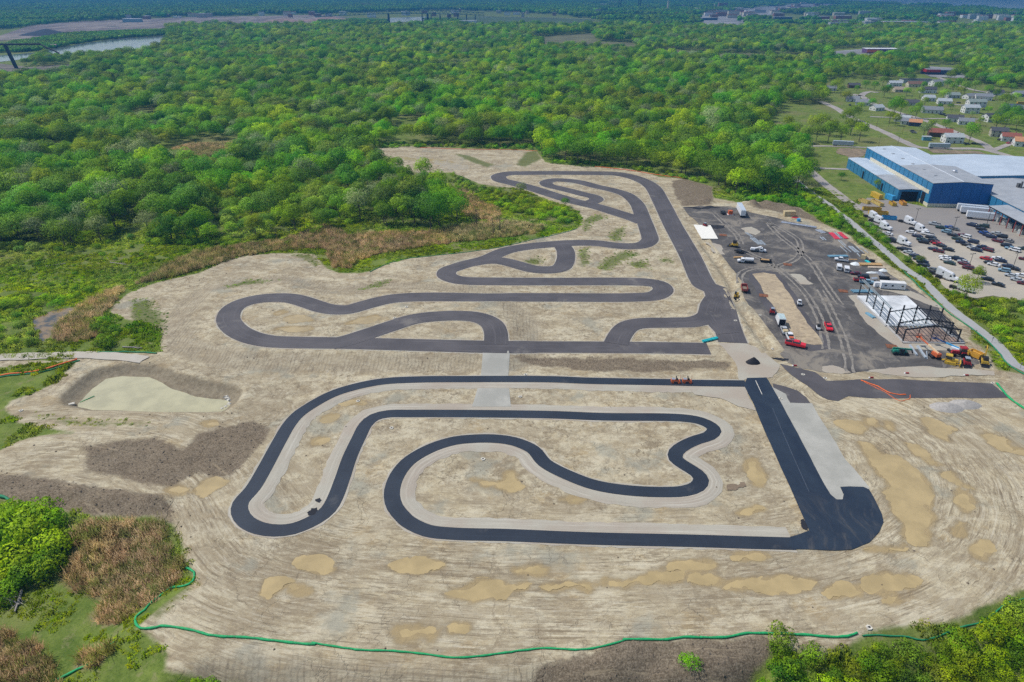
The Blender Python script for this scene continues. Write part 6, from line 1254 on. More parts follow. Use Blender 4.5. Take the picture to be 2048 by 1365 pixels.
# street cars in the suburb
for i_, (x, y, c, dx, dy) in enumerate([(1825, 264, 'black', 10, 0), (1828, 267, 'grey', 10, 1), (1881, 230, 'dark blue', 8, 1.5), (1886, 231, 'black', 8, 1.5), (1892, 233, 'black', 8, 1.5), (1917, 207, 'black', 10, 0), (1927, 214, 'grey', 9, 1), (1969, 221, 'black', 10, 1), (1934, 290, 'black', 10, 0), (1948, 289, 'black', 10, 0), (2017, 288, 'red', 9, -1.5), (1999, 281, 'black', 9, -1), (1700, 212, 'black', 8, 3), (1716, 218, 'dark blue', 8, 3)]):
    car('sedan', x, y, dx, dy, c, c + ' car parked ' + ['behind the small garden fence', 'in front of the black one by the street', 'beside the wide white house, leftmost of three', 'beside the wide white house, middle of three', 'beside the wide white house, rightmost of three', 'on the drive above the two storey houses', 'left of the green roofed two storey house', 'on the lawn right of the two storey houses', 'under the drooping tree, left one', 'under the drooping tree, right one', 'before the red brown roofed house at the right edge', 'before the tan house near the right edge', 'by the topmost house of the diagonal street', 'by the second house of the diagonal street'][i_], 'cars of the suburb', .95)
# ---- white road tractors
def semi():
    rt = empty('semi_tractor', (0, 0, -50))
    MB().prism([(.6, 1.0), (3.7, .7), (3.8, 1.3), (3.5, 1.75), (1.9, 2.05), (1.3, 2.9), (.9, 3.3), (-1.9, 4.0), (-2.1, 4.0), (-2.1, 1.0)], -1.2, 1.2).build('cab', M_WHITE, rt)
    MB().box(1.28, 1.86, -1.0, 1.0, 2.12, 2.8, .22, .05).build('windscreen', M_GLASS, rt); MB().box(.2, 1.1, -1.23, 1.23, 2.0, 2.7, .12, 0).build('side_window', M_GLASS, rt)
    MB().box(-5.2, 3.5, -.5, .5, .55, 1.0).build('chassis', M_BLACK, rt); MB().tube((-3.9, 0, 1.0), (-3.9, 0, 1.15), .6, 10).build('fifth_wheel', M_STEEL, rt); MB().box(-.9, .9, -1.25, 1.25, .5, 1.0).build('fuel_tank', M_CHROME, rt)
    for y_ in (-1.05, 1.05): MB().tube((-2.25, y_, 1), (-2.25, y_, 3.9), .1, 6).build('exhaust', M_CHROME, rt)
    wheels(rt, [(2.7, 1.0), (2.7, -1.0), (-3.3, .95), (-3.3, -.95), (-4.6, .95), (-4.6, -.95)], .5, .35); return rt
SEMI = None
SL = ['white truck cab partly behind the bushes, top of the column of three', 'white truck cab, middle of the column of three', 'white truck cab, lowest of the column of three by the bushes', 'white truck cab pulling ahead of another in the middle of the car park', 'white truck cab behind the foremost one mid car park', 'single white truck cab beside the green bank between dark cars', 'left one of two white truck cabs near the frame hall bank', 'right one of two white truck cabs near the frame hall bank', 'white truck cab hidden by green bushes at the lower bank']
for i_, (x, y) in enumerate([(662, 765), (712, 805), (762, 862), (985, 812), (1085, 882), (925, 1000), (1285, 1290), (1350, 1325)]):
    o = semi() if SEMI is None else copy_tree(SEMI); SEMI = SEMI or o; g = G(1600 + x / KF, 270 + y / KF); o.location = (g.x, g.y, .12); o.rotation_euler = (0, 0, heading(1600 + x / KF, 270 + y / KF, 10, 2.6)); tag(o, SL[i_], 'truck', 'white road tractors')
o = copy_tree(SEMI); g = G(1926, 582); o.location = (g.x, g.y, .12); o.rotation_euler = (0, 0, heading(1926, 582, 10, 2.6)); tag(o, SL[8], 'truck', 'white road tractors')
for i_, (x, y_) in enumerate([(124, 25), (129, 26), (134, 25), (139, 26.5), (145, 25)]):
    q = A0 + ud * x + vd * y_; o = MB().box(-1.6, 1.6, -1.4, 1.4, 0, 2.2 + .5 * (i_ % 2), .15, .15).build('bale', mat('bale_grey', (.35, .37, .36), .8, scale=2, var=.4)); o.location = (q.x, q.y, .1); o.rotation_euler = (0, 0, i_ * .4); tag(o, 'pale grey bale under the long canopy', 'bale', 'bales under the canopy')
# ---- box trailers
def trailer(px, py, dx, dy, L, label, m=M_WHITE, h=4.0, name='box_trailer', group=None, z0=1.1):
    g = G(px, py); rt = empty(name, (g.x, g.y, g.z + .1), heading(px, py, dx, dy), label, 'trailer', group)
    MB().box(-L / 2, L / 2, -1.3, 1.3, z0, h).build('box', m, rt); MB().box(-L / 2 + .05, L / 2 - .05, -1.27, 1.27, h, h + .06).build('roof', M_ROOF_W, rt)
    MB().box(-L / 2 - .04, -L / 2, -1.2, 1.2, z0 + .1, h - .1).build('rear_door', m, rt); MB().box(-L / 2 + .4, L / 2 - .6, -.5, .5, z0 - .35, z0).build('chassis', M_BLACK, rt)
    for y_ in (-.8, .8): MB().box(L / 2 - 3, L / 2 - 2.8, y_ - .1, y_ + .1, 0, z0 - .02).build('landing_leg', M_STEEL, rt)
    wheels(rt, [(-L / 2 + a_, b_) for a_ in (1.2, 2.5) for b_ in (-1, 1)], .5, .5); return rt
trailer(1481, 428, -14, -27, 15.5, 'long white box trailer parked at the top of the paddock')
GT = 'white box trailers beside the factory'
trailer(1943, 425, 12, 1.2, 15, 'white box trailer nearest the factory end wall, rearmost of three', group=GT); trailer(1950, 430, 12, 1.2, 15, 'white box trailer, middle one of three beside the canopy', group=GT); trailer(1963, 440, 12, 1.2, 15, 'white box trailer, nearest of three beside the canopy', group=GT)
trailer(1685, 293, 12, .4, 15, 'pale grey box trailer on the lane above the lawn', mat('pale_trailer', (.4, .46, .47), .5)); trailer(1877, 298, 12, .3, 15, 'grey white box trailer on the street behind the factory', mat('pale_trailer', (.4, .46, .47)))
# open box truck in the queue
def g_at(px, py): return G(px, py)
rt = empty('box_truck', tuple(G(1560, 650)), heading(1560, 650, -9, -22), 'white box truck with its rear open, behind the small red machine', 'truck')
MB().box(-2.6, 2.4, -1.2, 1.2, 1.0, 3.5).build('box', M_WHITE, rt); MB().box(-2.4, 2.3, -1.15, 1.15, 3.5, 3.56).build('roof', mat('teal_white', (.42, .52, .52), .5), rt); MB().box(-2.68, -2.6, -1.05, 1.05, 1.1, 3.3).build('rear_opening', M_DARK, rt); MB().prism([(2.45, .6), (4.4, .6), (4.4, 1.5), (3.7, 2.3), (2.45, 2.4)], -1.05, 1.05).build('cab', M_WHITE, rt); MB().box(3.7, 4.2, -.9, .9, 1.6, 2.2, .2, .05).build('windscreen', M_GLASS, rt)
wheels(rt, [(3.5, .95), (3.5, -.95), (-1.5, .95), (-1.5, -.95)], .42, .3)
# dump truck
rt = empty('dump_truck', tuple(G(1488, 583)), heading(1488, 583, -3, -14), 'faded red dump truck with an empty bed beside the trench', 'truck')
mb = MB(); mb.box(-2.4, 2.0, -1.2, 1.2, 1.1, 1.25); 
for y_ in (-1.2, 1.1): mb.box(-2.4, 2.0, y_, y_ + .1, 1.25, 2.1)
mb.box(-2.5, -2.4, -1.2, 1.2, 1.1, 2.0); mb.box(2.0, 2.1, -1.2, 1.2, 1.25, 2.5); mb.build('dump_bed', M_DRED, rt); MB().prism([(2.2, .6), (4.3, .6), (4.35, 1.4), (3.4, 1.55), (3.0, 2.3), (2.2, 2.4)], -1.05, 1.05).build('cab', M_DRED, rt); MB().box(3.02, 3.4, -.9, .9, 1.6, 2.15, .12, .05).build('windscreen', M_GLASS, rt); MB().box(-2.2, 3.6, -.4, .4, .6, 1.08).build('chassis', M_BLACK, rt); wheels(rt, [(3.4, .95), (3.4, -.95), (-1.2, .95), (-1.2, -.95)], .48, .3)
MB().box(-2.35, 1.95, -1.08, 1.08, 1.25, 1.5, .3, .2).build('load', mat('dump_load', (.2, .16, .12), .9), rt)
# construction pickups and cars
car('pickup', 1682, 523, -10, -1.2, 'white', 'white service pickup parked beside the blue steel beams'); 
car('van', 1677, 539, -1, -10, 'white', 'left one of two white vans seen from behind'); car('van', 1692, 543, -1, -10, 'white', 'right one of two white vans seen from behind')
car('sedan', 1711, 550, -10, -1, 'maroon', 'dark red car beside the black one above the steel frame', s=.95); car('suv', 1726, 557, -10, -1, 'black', 'black car between the dark red and pale blue ones above the steel frame'); car('pickup', 1733, 568, 10, 1, 'pale blue', 'pale blue pickup at the far corner of the steel frame'); car('pickup', 1721, 564, 10, 1, 'red', 'red pickup mostly hidden behind the pale blue one')
car('pickup', 1656, 658, 6, 14, 'bright red', 'bright red pickup standing alone right of the soil island', s=1.05); car('pickup', 1590, 693, 10, 2, 'bright red', 'bright red crew pickup crosswise at the foot of the queue', s=1.18)
o = car('pickup', 1568, 665, -6, -14, 'silver', 'grey pickup with a loaded bed behind the open box truck'); MB().box(-2.7, -1.0, -.85, .85, 1.2, 1.7, .1, .1).build('load', M_CONT, o)
o = car('pickup', 1579, 678, -7, -14, 'white', 'white pickup with orange tools on its bed in the queue', s=1.1); MB().box(-2.6, -1.4, -.7, .7, 1.2, 1.55, .1, .1).build('load', M_ORG, o)
# office trailer
g = G(1783, 578); rt = empty('site_office', tuple(g), heading(1783, 578, 10, .6), 'long white site office trailer with three small windows', 'site office')
MB().box(-4.7, 4.7, -1.35, 1.35, .45, 2.95).build('body', M_WHITE, rt); MB().box(-4.8, 4.8, -1.42, 1.42, 2.953, 3.1, .1, .1).build('roof', M_CONC, rt); MB().box(-4.5, 4.5, -1.2, 1.2, .1, .44).build('skirt', M_BLACK, rt)
for x in (-3.0, -.4, 3.5): MB().box(x - .4, x + .4, -1.4, -1.34, 1.5, 2.15).build('window', M_GLASS, rt)
MB().box(-5.9, -4.72, -.1, .1, .35, .5).build('hitch', M_STEEL, rt); wheels(rt, [(-.6, 1.1), (-.6, -1.1), (.5, 1.1), (.5, -1.1)], .35)
def boxy(name, px, py, dx, dy, dims, m, label, cat, extra=None):
    g = G(px, py); rt = empty(name, tuple(g), heading(px, py, dx, dy), label, cat); L_, D_, h = dims; MB().box(-L_ / 2, L_ / 2, -D_ / 2, D_ / 2, .1, h).build('body', m, rt)
    if extra: extra(rt)
    return rt
boxy('generator', 1752, 574, 10, 0, (2.0, 1.3, 2.1), M_WHITE, 'white box generator left of the site office', 'generator', lambda rt: MB().box(1.0, 1.04, -.5, .5, .4, 1.8).build('grille', M_GREYW, rt)); boxy('tank_trailer', 1747, 563, 10, -1, (2.8, 1.4, 1.5), M_CHROME, 'small white trailer behind the box generator', 'trailer', lambda rt: wheels(rt, [(0, .8), (0, -.8)], .35))
def open_trailer(px, py, dx, dy, L_, m, label, load=None):
    g = G(px, py); rt = empty('flat_trailer', (g.x, g.y, g.z + .1), heading(px, py, dx, dy), label, 'trailer'); MB().box(-L_ / 2, L_ / 2, -1.1, 1.1, .6, .78).build('bed', m, rt); MB().beam((L_ / 2, 0, .65), (L_ / 2 + 1.6, 0, .5), .2, .15).build('drawbar', M_STEEL, rt)
    for y_ in (-1.1, 1.04): MB().box(-L_ / 2, L_ / 2, y_, y_ + .06, .78, 1.2).build('side_rail', M_STEEL, rt)
    wheels(rt, [(-.5, 1.2), (-.5, -1.2), (.4, 1.2), (.4, -1.2)], .35)
    if load: MB().box(-L_ / 2 + .4, L_ / 2 - .8, -.8, .8, .79, 1.3, .3, .2).build('load', load, rt)
    return rt
open_trailer(1768, 560, 10, 1, 4.2, M_BLACK, 'black open trailer behind the site office', M_STEEL); open_trailer(1446, 428, -5, -9, 5, M_BLACK, 'black utility trailer left of the orange tank', M_STEEL); open_trailer(1531, 525, 10, 1, 5, M_STEEL, 'low trailer with planks hitched behind the white tank truck', M_WOOD); open_trailer(1478, 506, 10, 3, 4, M_BLACK, 'black low trailer beside the patch of black asphalt', M_STEEL)
# white trucks near the top
def tank_truck(px, py, dx, dy, label, reel=False):
    rt = empty('service_truck', tuple(G(px, py)), heading(px, py, dx, dy), label, 'truck'); MB().prism([(.7, .6), (3.6, .6), (3.65, 1.2), (2.5, 1.4), (2.0, 2.1), (.7, 2.2)], -1, 1).build('cab', M_WHITE, rt); MB().box(2.05, 2.5, -.85, .85, 1.42, 1.95, .12, .05).build('windscreen', M_GLASS, rt)
    MB().box(1.0, 1.8, -1.03, 1.03, 1.4, 1.9).build('side_window', M_GLASS, rt); MB().box(-3.5, .65, -1.05, 1.05, .7, .95).build('bed', M_STEEL, rt)
    if reel: MB().tube((-2.2, 0, 1.2), (1.4, 0, 2.6), .4, 10).build('boom', M_WHITE, rt); MB().box(-3.4, -1.2, -.9, .9, .95, 1.8, .2, .1).build('deck_box', M_WHITE, rt)
    else: MB().tube((-3.2, 0, 1.7), (.4, 0, 1.7), .85, 12).build('tank', M_WHITE, rt)
    wheels(rt, [(2.6, .9), (2.6, -.9), (-2.0, .9), (-2.0, -.9)], .45, .3); return rt
tank_truck(1491, 526, -10, -.6, 'white tank truck facing left in the middle of the paddock'); tank_truck(1515, 504, 10, .8, 'white truck with a raised boom behind the black asphalt patch', True)
# dumpsters and containers
def skip(px, py, dx, dy, L_, m, label, closed=False, D_=2.3, h=1.9, name='roll_off_bin', cat='bin', load=None):
    rt = empty(name, tuple(G(px, py) + Vector((0, 0, .1))), heading(px, py, dx, dy), label, cat)
    if closed:
        MB().box(-L_ / 2, L_ / 2, -D_ / 2, D_ / 2, .05, h).build('body', m, rt); MB().box(-L_ / 2 - .03, -L_ / 2, -D_ / 2 + .1, D_ / 2 - .1, .15, h - .1).build('door', m, rt); return rt
    mb = MB(); mb.box(-L_ / 2, L_ / 2, -D_ / 2, D_ / 2, .15, .3)
    for y_ in (-D_ / 2, D_ / 2 - .1): mb.box(-L_ / 2, L_ / 2, y_, y_ + .1, .3, h)
    for x in (-L_ / 2, L_ / 2 - .1): mb.box(x, x + .1, -D_ / 2, D_ / 2, .3, h)
    mb.build('body', m, rt); mb = MB()
    for k in range(6): x = -L_ / 2 + (k + .5) * L_ / 6; mb.box(x - .06, x + .06, -D_ / 2 - .08, -D_ / 2, .2, h); mb.box(x - .06, x + .06, D_ / 2, D_ / 2 + .08, .2, h)
    mb.build('ribs', m, rt); MB().box(-L_ / 2 + .15, L_ / 2 - .15, -D_ / 2 + .15, D_ / 2 - .15, .3, h * .7, .1, .1).build('load', load or M_RUST, rt); return rt
zf = lambda x, y: (1600 + x / KF, 270 + y / KF)
skip(*zf(692, 575), 10, 5, 9, M_YEL, 'closed yellow container, topmost of the yellow group', True, h=2.8); skip(*zf(815, 590), 10, 4, 6, M_LBL, 'small blue container beside the factory wall', True, h=2.8); skip(*zf(582, 620), 10, 3, 6.5, mat('faded_yellow', (.55, .42, .13), .6), 'faded yellow skip at the upper left of the yellow group'); skip(*zf(700, 635), 10, 5, 9.5, mat('faded_yellow', (.55, .42, .13)), 'long faded yellow skip in the middle of the yellow group')
skip(*zf(840, 642), 10, 7, 5.5, M_YEL, 'short yellow skip right of the long faded one'); skip(*zf(932, 636), 10, 7, 5.5, mat('orange_yellow', (.6, .3, .05), .6), 'orange yellow skip before the open bay of the blue wing'); skip(*zf(650, 690), 10, .5, 9.5, M_YEL, 'long yellow skip, upper one of two parallel ones'); skip(*zf(708, 728), 10, .5, 9.8, M_YEL, 'long yellow skip, lower one of two parallel ones'); skip(*zf(808, 772), 10, .8, 7, M_LBL, 'open blue skip below the yellow ones', load=M_STEEL)
skip(1578, 432, 10, .2, 6.1, M_CONT, 'tan shipping container on the sandy ground above the paddock', True, h=2.6, D_=2.4, name='container', cat='container')
# lamp poles, utility poles
def pole(px, py, h, label, arms=True, group='poles of the car park', m=M_STEEL):
    rt = empty('lamp_pole' if arms else 'utility_pole', tuple(G(px, py)), .3, label, 'pole', group); MB().tube((0, 0, 0), (0, 0, h), .13, 6, .08).build('pole', m, rt)
    if arms:
        MB().beam((-1.1, 0, h - .5), (1.1, 0, h - .5), .12, .12).build('cross_arm', m, rt)
        for x in (-1.1, 1.1): MB().box(x - .3, x + .3, -.2, .2, h - .5, h - .3).build('lamp_head', m, rt)
for a_ in [(1905, 466, 'above the double row of cars'), (1829, 448, 'behind the middle white truck cabs'), (1935, 543, 'in the near left row of cars'), (2024, 541, 'in the near right row of cars'), (1974, 448, 'in front of the canopy')]: pole(a_[0], a_[1], 8.5, 'double-headed lamp pole ' + a_[2])
for a_ in [(1804, 269, 'left of the street by the garden fence'), (1777, 254, 'by the diagonal street'), (1752, 258, 'on the lawn beside the diagonal street'), (1885, 260, 'behind the grey tree'), (1902, 227, 'on the lawn in mid suburb'), (1845, 204, 'by the small pale roofed house'), (1824, 196, 'by the low tan house'), (1795, 290, 'at the street before the factory roof'), (1757, 292, 'at the lawn corner before the factory roof'), (1975, 215, 'beside the two storey houses'), (1738, 203, 'by the turning circle')]: pole(a_[0], a_[1], 9, 'wooden utility pole ' + a_[2], False, 'utility poles of the suburb', M_BARK)

# ============================================================ machines
def tracks(rt, L_, gauge, wd, h, m=M_BLACK, name='track'):
    for y_ in (-gauge / 2, gauge / 2): MB().prism([(-L_ / 2 + .2, 0), (L_ / 2 - .2, 0), (L_ / 2, h * .4), (L_ / 2 - .25, h), (-L_ / 2 + .25, h), (-L_ / 2, h * .4)], y_ - wd / 2, y_ + wd / 2).build(name, m, rt)
# pavers on the fresh lane
for i_, px in enumerate((1351, 1374)):
    rt = empty('roller', tuple(G(px, 766.5) + Vector((0, 0, .13))), heading(px, 766.5, 10, .5), ['left', 'right'][i_] + ' one of two orange road rollers on the fresh asphalt lane', 'road roller', 'orange road rollers')
    for x in (-1.0, 1.0): MB().tube((x, -.65, .45), (x, .65, .45), .45, 14).build('drum', M_ORG, rt)
    MB().box(-1.5, -.1, -.6, .6, .75, 1.35, .12, .05).build('engine_cover', M_ORG, rt); MB().box(-.1, 1.3, -.55, .55, .7, 1.0, .1, .05).build('chassis', M_ORG, rt); MB().box(.1, .6, -.35, .35, 1.0, 1.5).build('seat', M_BLACK, rt)
    MB().box(-1.35, -.2, -.5, .5, 1.355, 1.5, .1, .1).build('hood', M_CHROME, rt)
    for y_ in (-.5, .5): MB().beam((.05, y_, .9), (.05, y_, 2.1), .07, .07).build('post', M_STEEL, rt)
    MB().box(-.1, .2, -.55, .55, 2.05, 2.15).build('roll_bar', M_STEEL, rt); MB().tube((1.35, .4, 1.0), (1.35, .4, 2.5), .05, 5).build('beacon_mast', M_ORG, rt)
# bulldozer
g = G(1900, 727); rt = empty('bulldozer', tuple(g), heading(1900, 727, 10, 2.2), 'yellow bulldozer with a canopy at the foot of the steel frame', 'bulldozer'); rt.scale = (1.05,) * 3
tracks(rt, 3.2, 1.9, .55, .95, M_YEL); MB().box(-.9, 2.0, -.6, .6, .8, 1.7, .1, .08).build('engine_cover', M_YEL, rt); MB().box(-1.5, -.2, -.7, .7, .9, 1.5).build('deck', M_YEL, rt)
for x in (-1.5, 0.0):
    for y_ in (-.7, .7): MB().beam((x, y_, 1.4), (x, y_, 2.75), .1, .1).build('post', M_BLACK, rt)
MB().box(-1.4, -.1, -.6, .6, 1.5, 2.6).build('cab_glass', M_GLASS, rt); MB().box(-1.7, .2, -.9, .9, 2.72, 2.95, .1, .1).build('canopy_roof', M_YEL, rt)
MB().prism([(2.5, .05), (2.75, .1), (2.6, .7), (2.7, 1.3), (2.45, 1.2), (2.4, .5)], -1.6, 1.6).build('blade', M_YEL, rt); MB().beam((1.2, -.9, .5), (2.5, -.9, .5), .15, .2).build('push_arm', M_YEL, rt); MB().beam((1.2, .9, .5), (2.5, .9, .5), .15, .2).build('push_arm', M_YEL, rt); MB().beam((-1.6, 0, .9), (-2.4, 0, .6), .5, .3).build('ripper', M_YEL, rt)
# farm tractor
def tractor(px, py, dx, dy, m, label, s=1.0, cab=True):
    rt = empty('tractor', tuple(G(px, py)), heading(px, py, dx, dy), label, 'tractor'); rt.scale = (s,) * 3
    MB().box(.3, 2.3, -.45, .45, .9, 1.65, .12, .06).build('hood', m, rt); MB().box(-1.0, 1.9, -.3, .3, .6, 1.0).build('chassis', M_BLACK, rt)
    if cab: MB().box(-1.2, .35, -.75, .75, 1.1, 2.6, .1, .08).build('cab_glass', M_GLASS, rt); MB().box(-1.35, .5, -.85, .85, 2.61, 2.85, .1, .1).build('cab_roof', m, rt)
    for y_ in (-.85, .85): MB().box(-1.3, .1, y_ - .25, y_ + .25, 1.3, 1.6, .2, 0).build('fender', m, rt)
    for y_ in (-.85, .85): MB().tube((-.6, y_ - .25, .8), (-.6, y_ + .25, .8), .8, 14).build('rear_wheel', M_BLACK, rt); MB().tube((1.6, y_ - .15, .5), (1.6, y_ + .15, .5), .5, 12).build('front_wheel', M_BLACK, rt)
    return rt
tractor(1919, 713, -10, -1, M_RED, 'red cab tractor between the bulldozer and the yellow scraper', 1.25)
rt = empty('scraper', tuple(G(1948, 713)), heading(1948, 713, -12, -5), 'yellow towed scraper behind the red cab tractor', 'scraper'); M_OY = mat('scraper_yellow', (.62, .33, .04), .55)
mb = MB()
for y_ in (-1.4, 1.3): mb.prism([(-2.2, .3), (1.6, .3), (2.2, 1.2), (1.4, 1.9), (-2.2, 1.9)], y_, y_ + .12)
mb.box(-2.3, -2.1, -1.4, 1.4, .3, 1.9).box(-2.2, 1.6, -1.4, 1.4, .3, .45); mb.build('bowl', M_OY, rt); MB().beam((1.6, -1.2, 1.3), (4.2, 0, .8), .25, .3).build('draft_arm', M_OY, rt); MB().beam((1.6, 1.2, 1.3), (4.2, 0, .8), .25, .3).build('draft_arm', M_OY, rt); MB().beam((1.8, -1.5, 1.6), (1.8, 1.5, 1.6), .3, .3).build('cross_tube', M_OY, rt); MB().box(-1.6, .9, -.3, .3, 1.5, 1.7).build('ejector', M_OY, rt)
wheels(rt, [(-2.9, .9), (-2.9, -.9)], .65, .5)
# backhoe with raised boom (right) and skid steer
def loader(name, px, py, dx, dy, m, m2, label, cat, boom=None, s=1.0, arms=True, cabm=None):
    rt = empty(name, tuple(G(px, py)), heading(px, py, dx, dy), label, cat); rt.scale = (s,) * 3
    MB().box(-1.3, .9, -.7, .7, .55, 1.2, .12, .06).build('body', m, rt); MB().box(-.7, .5, -.55, .55, 1.2, 2.0, .1, .06).build('cab_glass', M_GLASS, rt); MB().box(-.8, .6, -.62, .62, 2.0, 2.14, .06, .06).build('cab_roof', m2, rt)
    if arms:
        for y_ in (-.8, .8): MB().beam((-1.0, y_, 1.4), (1.5, y_, .5), .12, .2).build('lift_arm', m, rt)
        mb = MB(); mb.prism([(1.5, .1), (2.2, .05), (2.2, .15), (1.65, .25), (1.6, .75), (1.5, .75)], -.9, .9); mb.build('bucket', M_STEEL, rt)
    wheels(rt, [(.6, .78), (.6, -.78), (-.8, .78), (-.8, -.78)], .42, .32)
    if boom:
        MB().beam((-1.2, 0, .9), (-2.0, 0, 3.6), .3, .35).build('boom', m, rt); MB().beam((-2.0, 0, 3.6), (-2.7, 0, 4.3), .25, .3).build('stick', m, rt); MB().box(-3.0, -2.4, -.35, .35, 3.6, 4.0).build('hoe_bucket', M_STEEL, rt)
    return rt
loader('backhoe', 1968, 729, 4, 12, M_YEL, M_BLACK, 'yellow backhoe with its boom raised, rightmost machine by the path', 'backhoe', True, 1.25); loader('skid_steer', 1932, 730, 5, 12, M_RED, M_CHROME, 'grey and red compact loader between bulldozer and backhoe', 'loader', None, 1.25)
loader('skid_steer', 1544, 627, -1, 12, M_RED, M_CHROME, 'small red compact machine at the head of the queue', 'loader', None, 1.05); loader('skid_steer', 1598, 610, 3, 10, M_WHITE, M_WHITE, 'small white compact loader on the smooth lane right of the island', 'loader', None, .95); loader('skid_steer', 1636, 660, 3, 10, M_WHITE, M_BLACK, 'small white machine left of the lone bright red pickup', 'loader', None, 1.0, False)
loader('skid_steer', 1410, 453, 8, 3, M_RED, M_CHROME, 'small red machine at the top edge of the cream concrete pad', 'loader', None, .9); loader('asphalt_paver', 1468, 494, -10, -1.5, M_YEL, M_BLACK, 'yellow compactor standing left of the black asphalt patch', 'machine', None, 1.45)
# excavator at the trench
rt = empty('mini_excavator', tuple(G(1472, 596)), heading(1472, 596, -2, 12), 'yellow and black mini excavator working over the trench', 'excavator'); tracks(rt, 2.4, 1.5, .4, .6); MB().box(-1.3, .9, -.9, .9, .7, 1.6, .12, .1).build('body', M_YEL, rt); MB().box(-.4, .7, -.8, .1, 1.6, 2.6, .06, .06).build('cab_glass', M_GLASS, rt); MB().beam((.9, 0, 1.2), (2.6, 0, 2.8), .28, .3).build('boom', M_YEL, rt); MB().beam((2.6, 0, 2.8), (3.3, 0, 1.0), .22, .25).build('stick', M_BLACK, rt); MB().box(2.9, 3.6, -.4, .4, .3, 1.0, .1, 0).build('bucket', M_STEEL, rt); MB().box(-1.4, -.8, -.8, .8, 1.62, 1.95).build('counterweight', M_YEL, rt)
# boom lifts, telehandler
def boom_lift(px, py, qx, qy, hq, m, m2, label, deckm):
    a_ = G(px, py); b_ = V3(W(qx, qy, hq)); rt = empty('boom_lift', tuple(a_), 0, label, 'boom lift'); dl = b_ - a_; ang = math.atan2(dl.y, dl.x)
    wl = [(x, y_) for x in (-1.1, 1.1) for y_ in (-.95, .95)]; wheels(rt, wl, .5, .35); MB().box(-1.5, 1.5, -.8, .8, .5, .95, .1, .05).build('chassis', M_STEEL, rt)
    u_ = Vector((math.cos(ang), math.sin(ang), 0)); back = -u_ * 1.5; n_ = Vector((-u_.y, u_.x, 0))
    mb = MB(); mb.beam(back * 1.25 + Vector((0, 0, 1.55)), u_ * .8 + Vector((0, 0, 1.55)), 1.7, 1.1); mb.build('turntable', deckm, rt)
    root = back * .9 + Vector((0, 0, 2.1)); mid = root.lerp(dl + Vector((0, 0, 0)), .55); MB().beam(root, mid, .42, .5).build('boom', m2, rt); MB().beam(mid, dl, .3, .36).build('jib', m, rt)
    c_ = dl + u_ * .4; mb = MB(); mb.box(c_.x - .9, c_.x + .9, c_.y - .5, c_.y + .5, c_.z - .2, c_.z - .1)
    for x in (-.9, .82):
        for y_ in (-.5, .44): mb.box(c_.x + x, c_.x + x + .06, c_.y + y_, c_.y + y_ + .06, c_.z - .1, c_.z + 1.0)
    mb.box(c_.x - .9, c_.x + .9, c_.y - .52, c_.y - .46, c_.z + .95, c_.z + 1.03); mb.box(c_.x - .9, c_.x + .9, c_.y + .46, c_.y + .52, c_.z + .95, c_.z + 1.03); mb.box(c_.x - .6, c_.x + .1, c_.y - .56, c_.y - .5, c_.z - .1, c_.z + .6); mb.build('basket', m, rt); return rt
boom_lift(1868, 715, 1840, 675, 3.4, M_ORG, mat('boom_cream', (.68, .5, .3), .5), 'orange boom lift with its boom raised into the steel frame', M_ORG); boom_lift(1906, 705, 1872, 677, 2.6, mat('dark_blue_paint', (.02, .06, .18), .5), M_LBL, 'blue boom lift with white deck and its boom under the steel frame', M_WHITE)
rt = empty('telehandler', tuple(G(1800, 709)), heading(1800, 709, 10, .5), 'green telehandler left of the orange boom lift', 'telehandler'); MB().box(-2.8, 2.2, -.9, .9, .7, 1.3, .15, .1).build('chassis', mat('dark_green_paint', (.02, .09, .07), .5), rt); MB().beam((-2.7, .2, 2.2), (3.4, .2, 1.9), .45, .5).build('boom', M_GRN, rt); MB().box(-.6, .8, -1.0, -.2, 1.3, 2.4, .08, .06).build('cab_glass', M_GLASS, rt); MB().box(-2.6, -1.0, -.9, .9, 1.3, 1.9, .1, .1).build('engine_cover', M_GRN, rt)
MB().beam((3.4, .2, 1.9), (4.0, .2, .5), .35, .35).build('attachment', M_STEEL, rt); wheels(rt, [(1.7, 1.0), (1.7, -1.0), (-.2, 1.0), (-.2, -1.0), (-2.0, 1.0), (-2.0, -1.0)], .62, .4)
# ============================================================ materials lying about
def bundle(name, ax, ay, bx, by, n, gap, rr, m, label, cat='pipes', pn='pipe', group=None, h=None):
    a_, b_ = G(ax, ay), G(bx, by); d = (b_ - a_); L_ = d.length; ang = math.atan2(d.y, d.x); rt = empty(name, tuple(a_), ang, label, cat, group); me = None
    for k in range(n):
        y_ = -(k) * gap
        if me is None: o = (MB().tube((0, 0, rr), (L_, 0, rr), rr, 8) if pn == 'pipe' else MB().box(0, L_, -rr, rr, 0, h or rr * 1.6)).build(pn, m, rt); me = o.data
        else: o = bpy.data.objects.new(pn, me); COL.objects.link(o); o.parent = rt
        o.location = (r.uniform(-.2, .2), y_, .08)
    return rt
zl = lambda x, y: (1320 + x / 5.12, 380 + y / 5.12); zq = lambda x, y: (1640 + x / 8.53, 440 + y / 8.53)
M_PINK = mat('red_iron', (.62, .05, .09), .6)
bundle('steel_bundle', *zq(150, 225), *zq(262, 335), 5, -.55, .17, M_PINK, 'red painted steel sections, left half of the big bundle', 'steel', 'section', 'red steel'); bundle('steel_bundle', *zq(225, 222), *zq(345, 330), 3, -.55, .17, M_CHROME, 'pale steel sections between the red ones', 'steel', 'section'); bundle('steel_bundle', *zq(300, 220), *zq(425, 328), 4, -.55, .17, M_PINK, 'red painted steel sections, right part of the big bundle', 'steel', 'section', 'red steel')
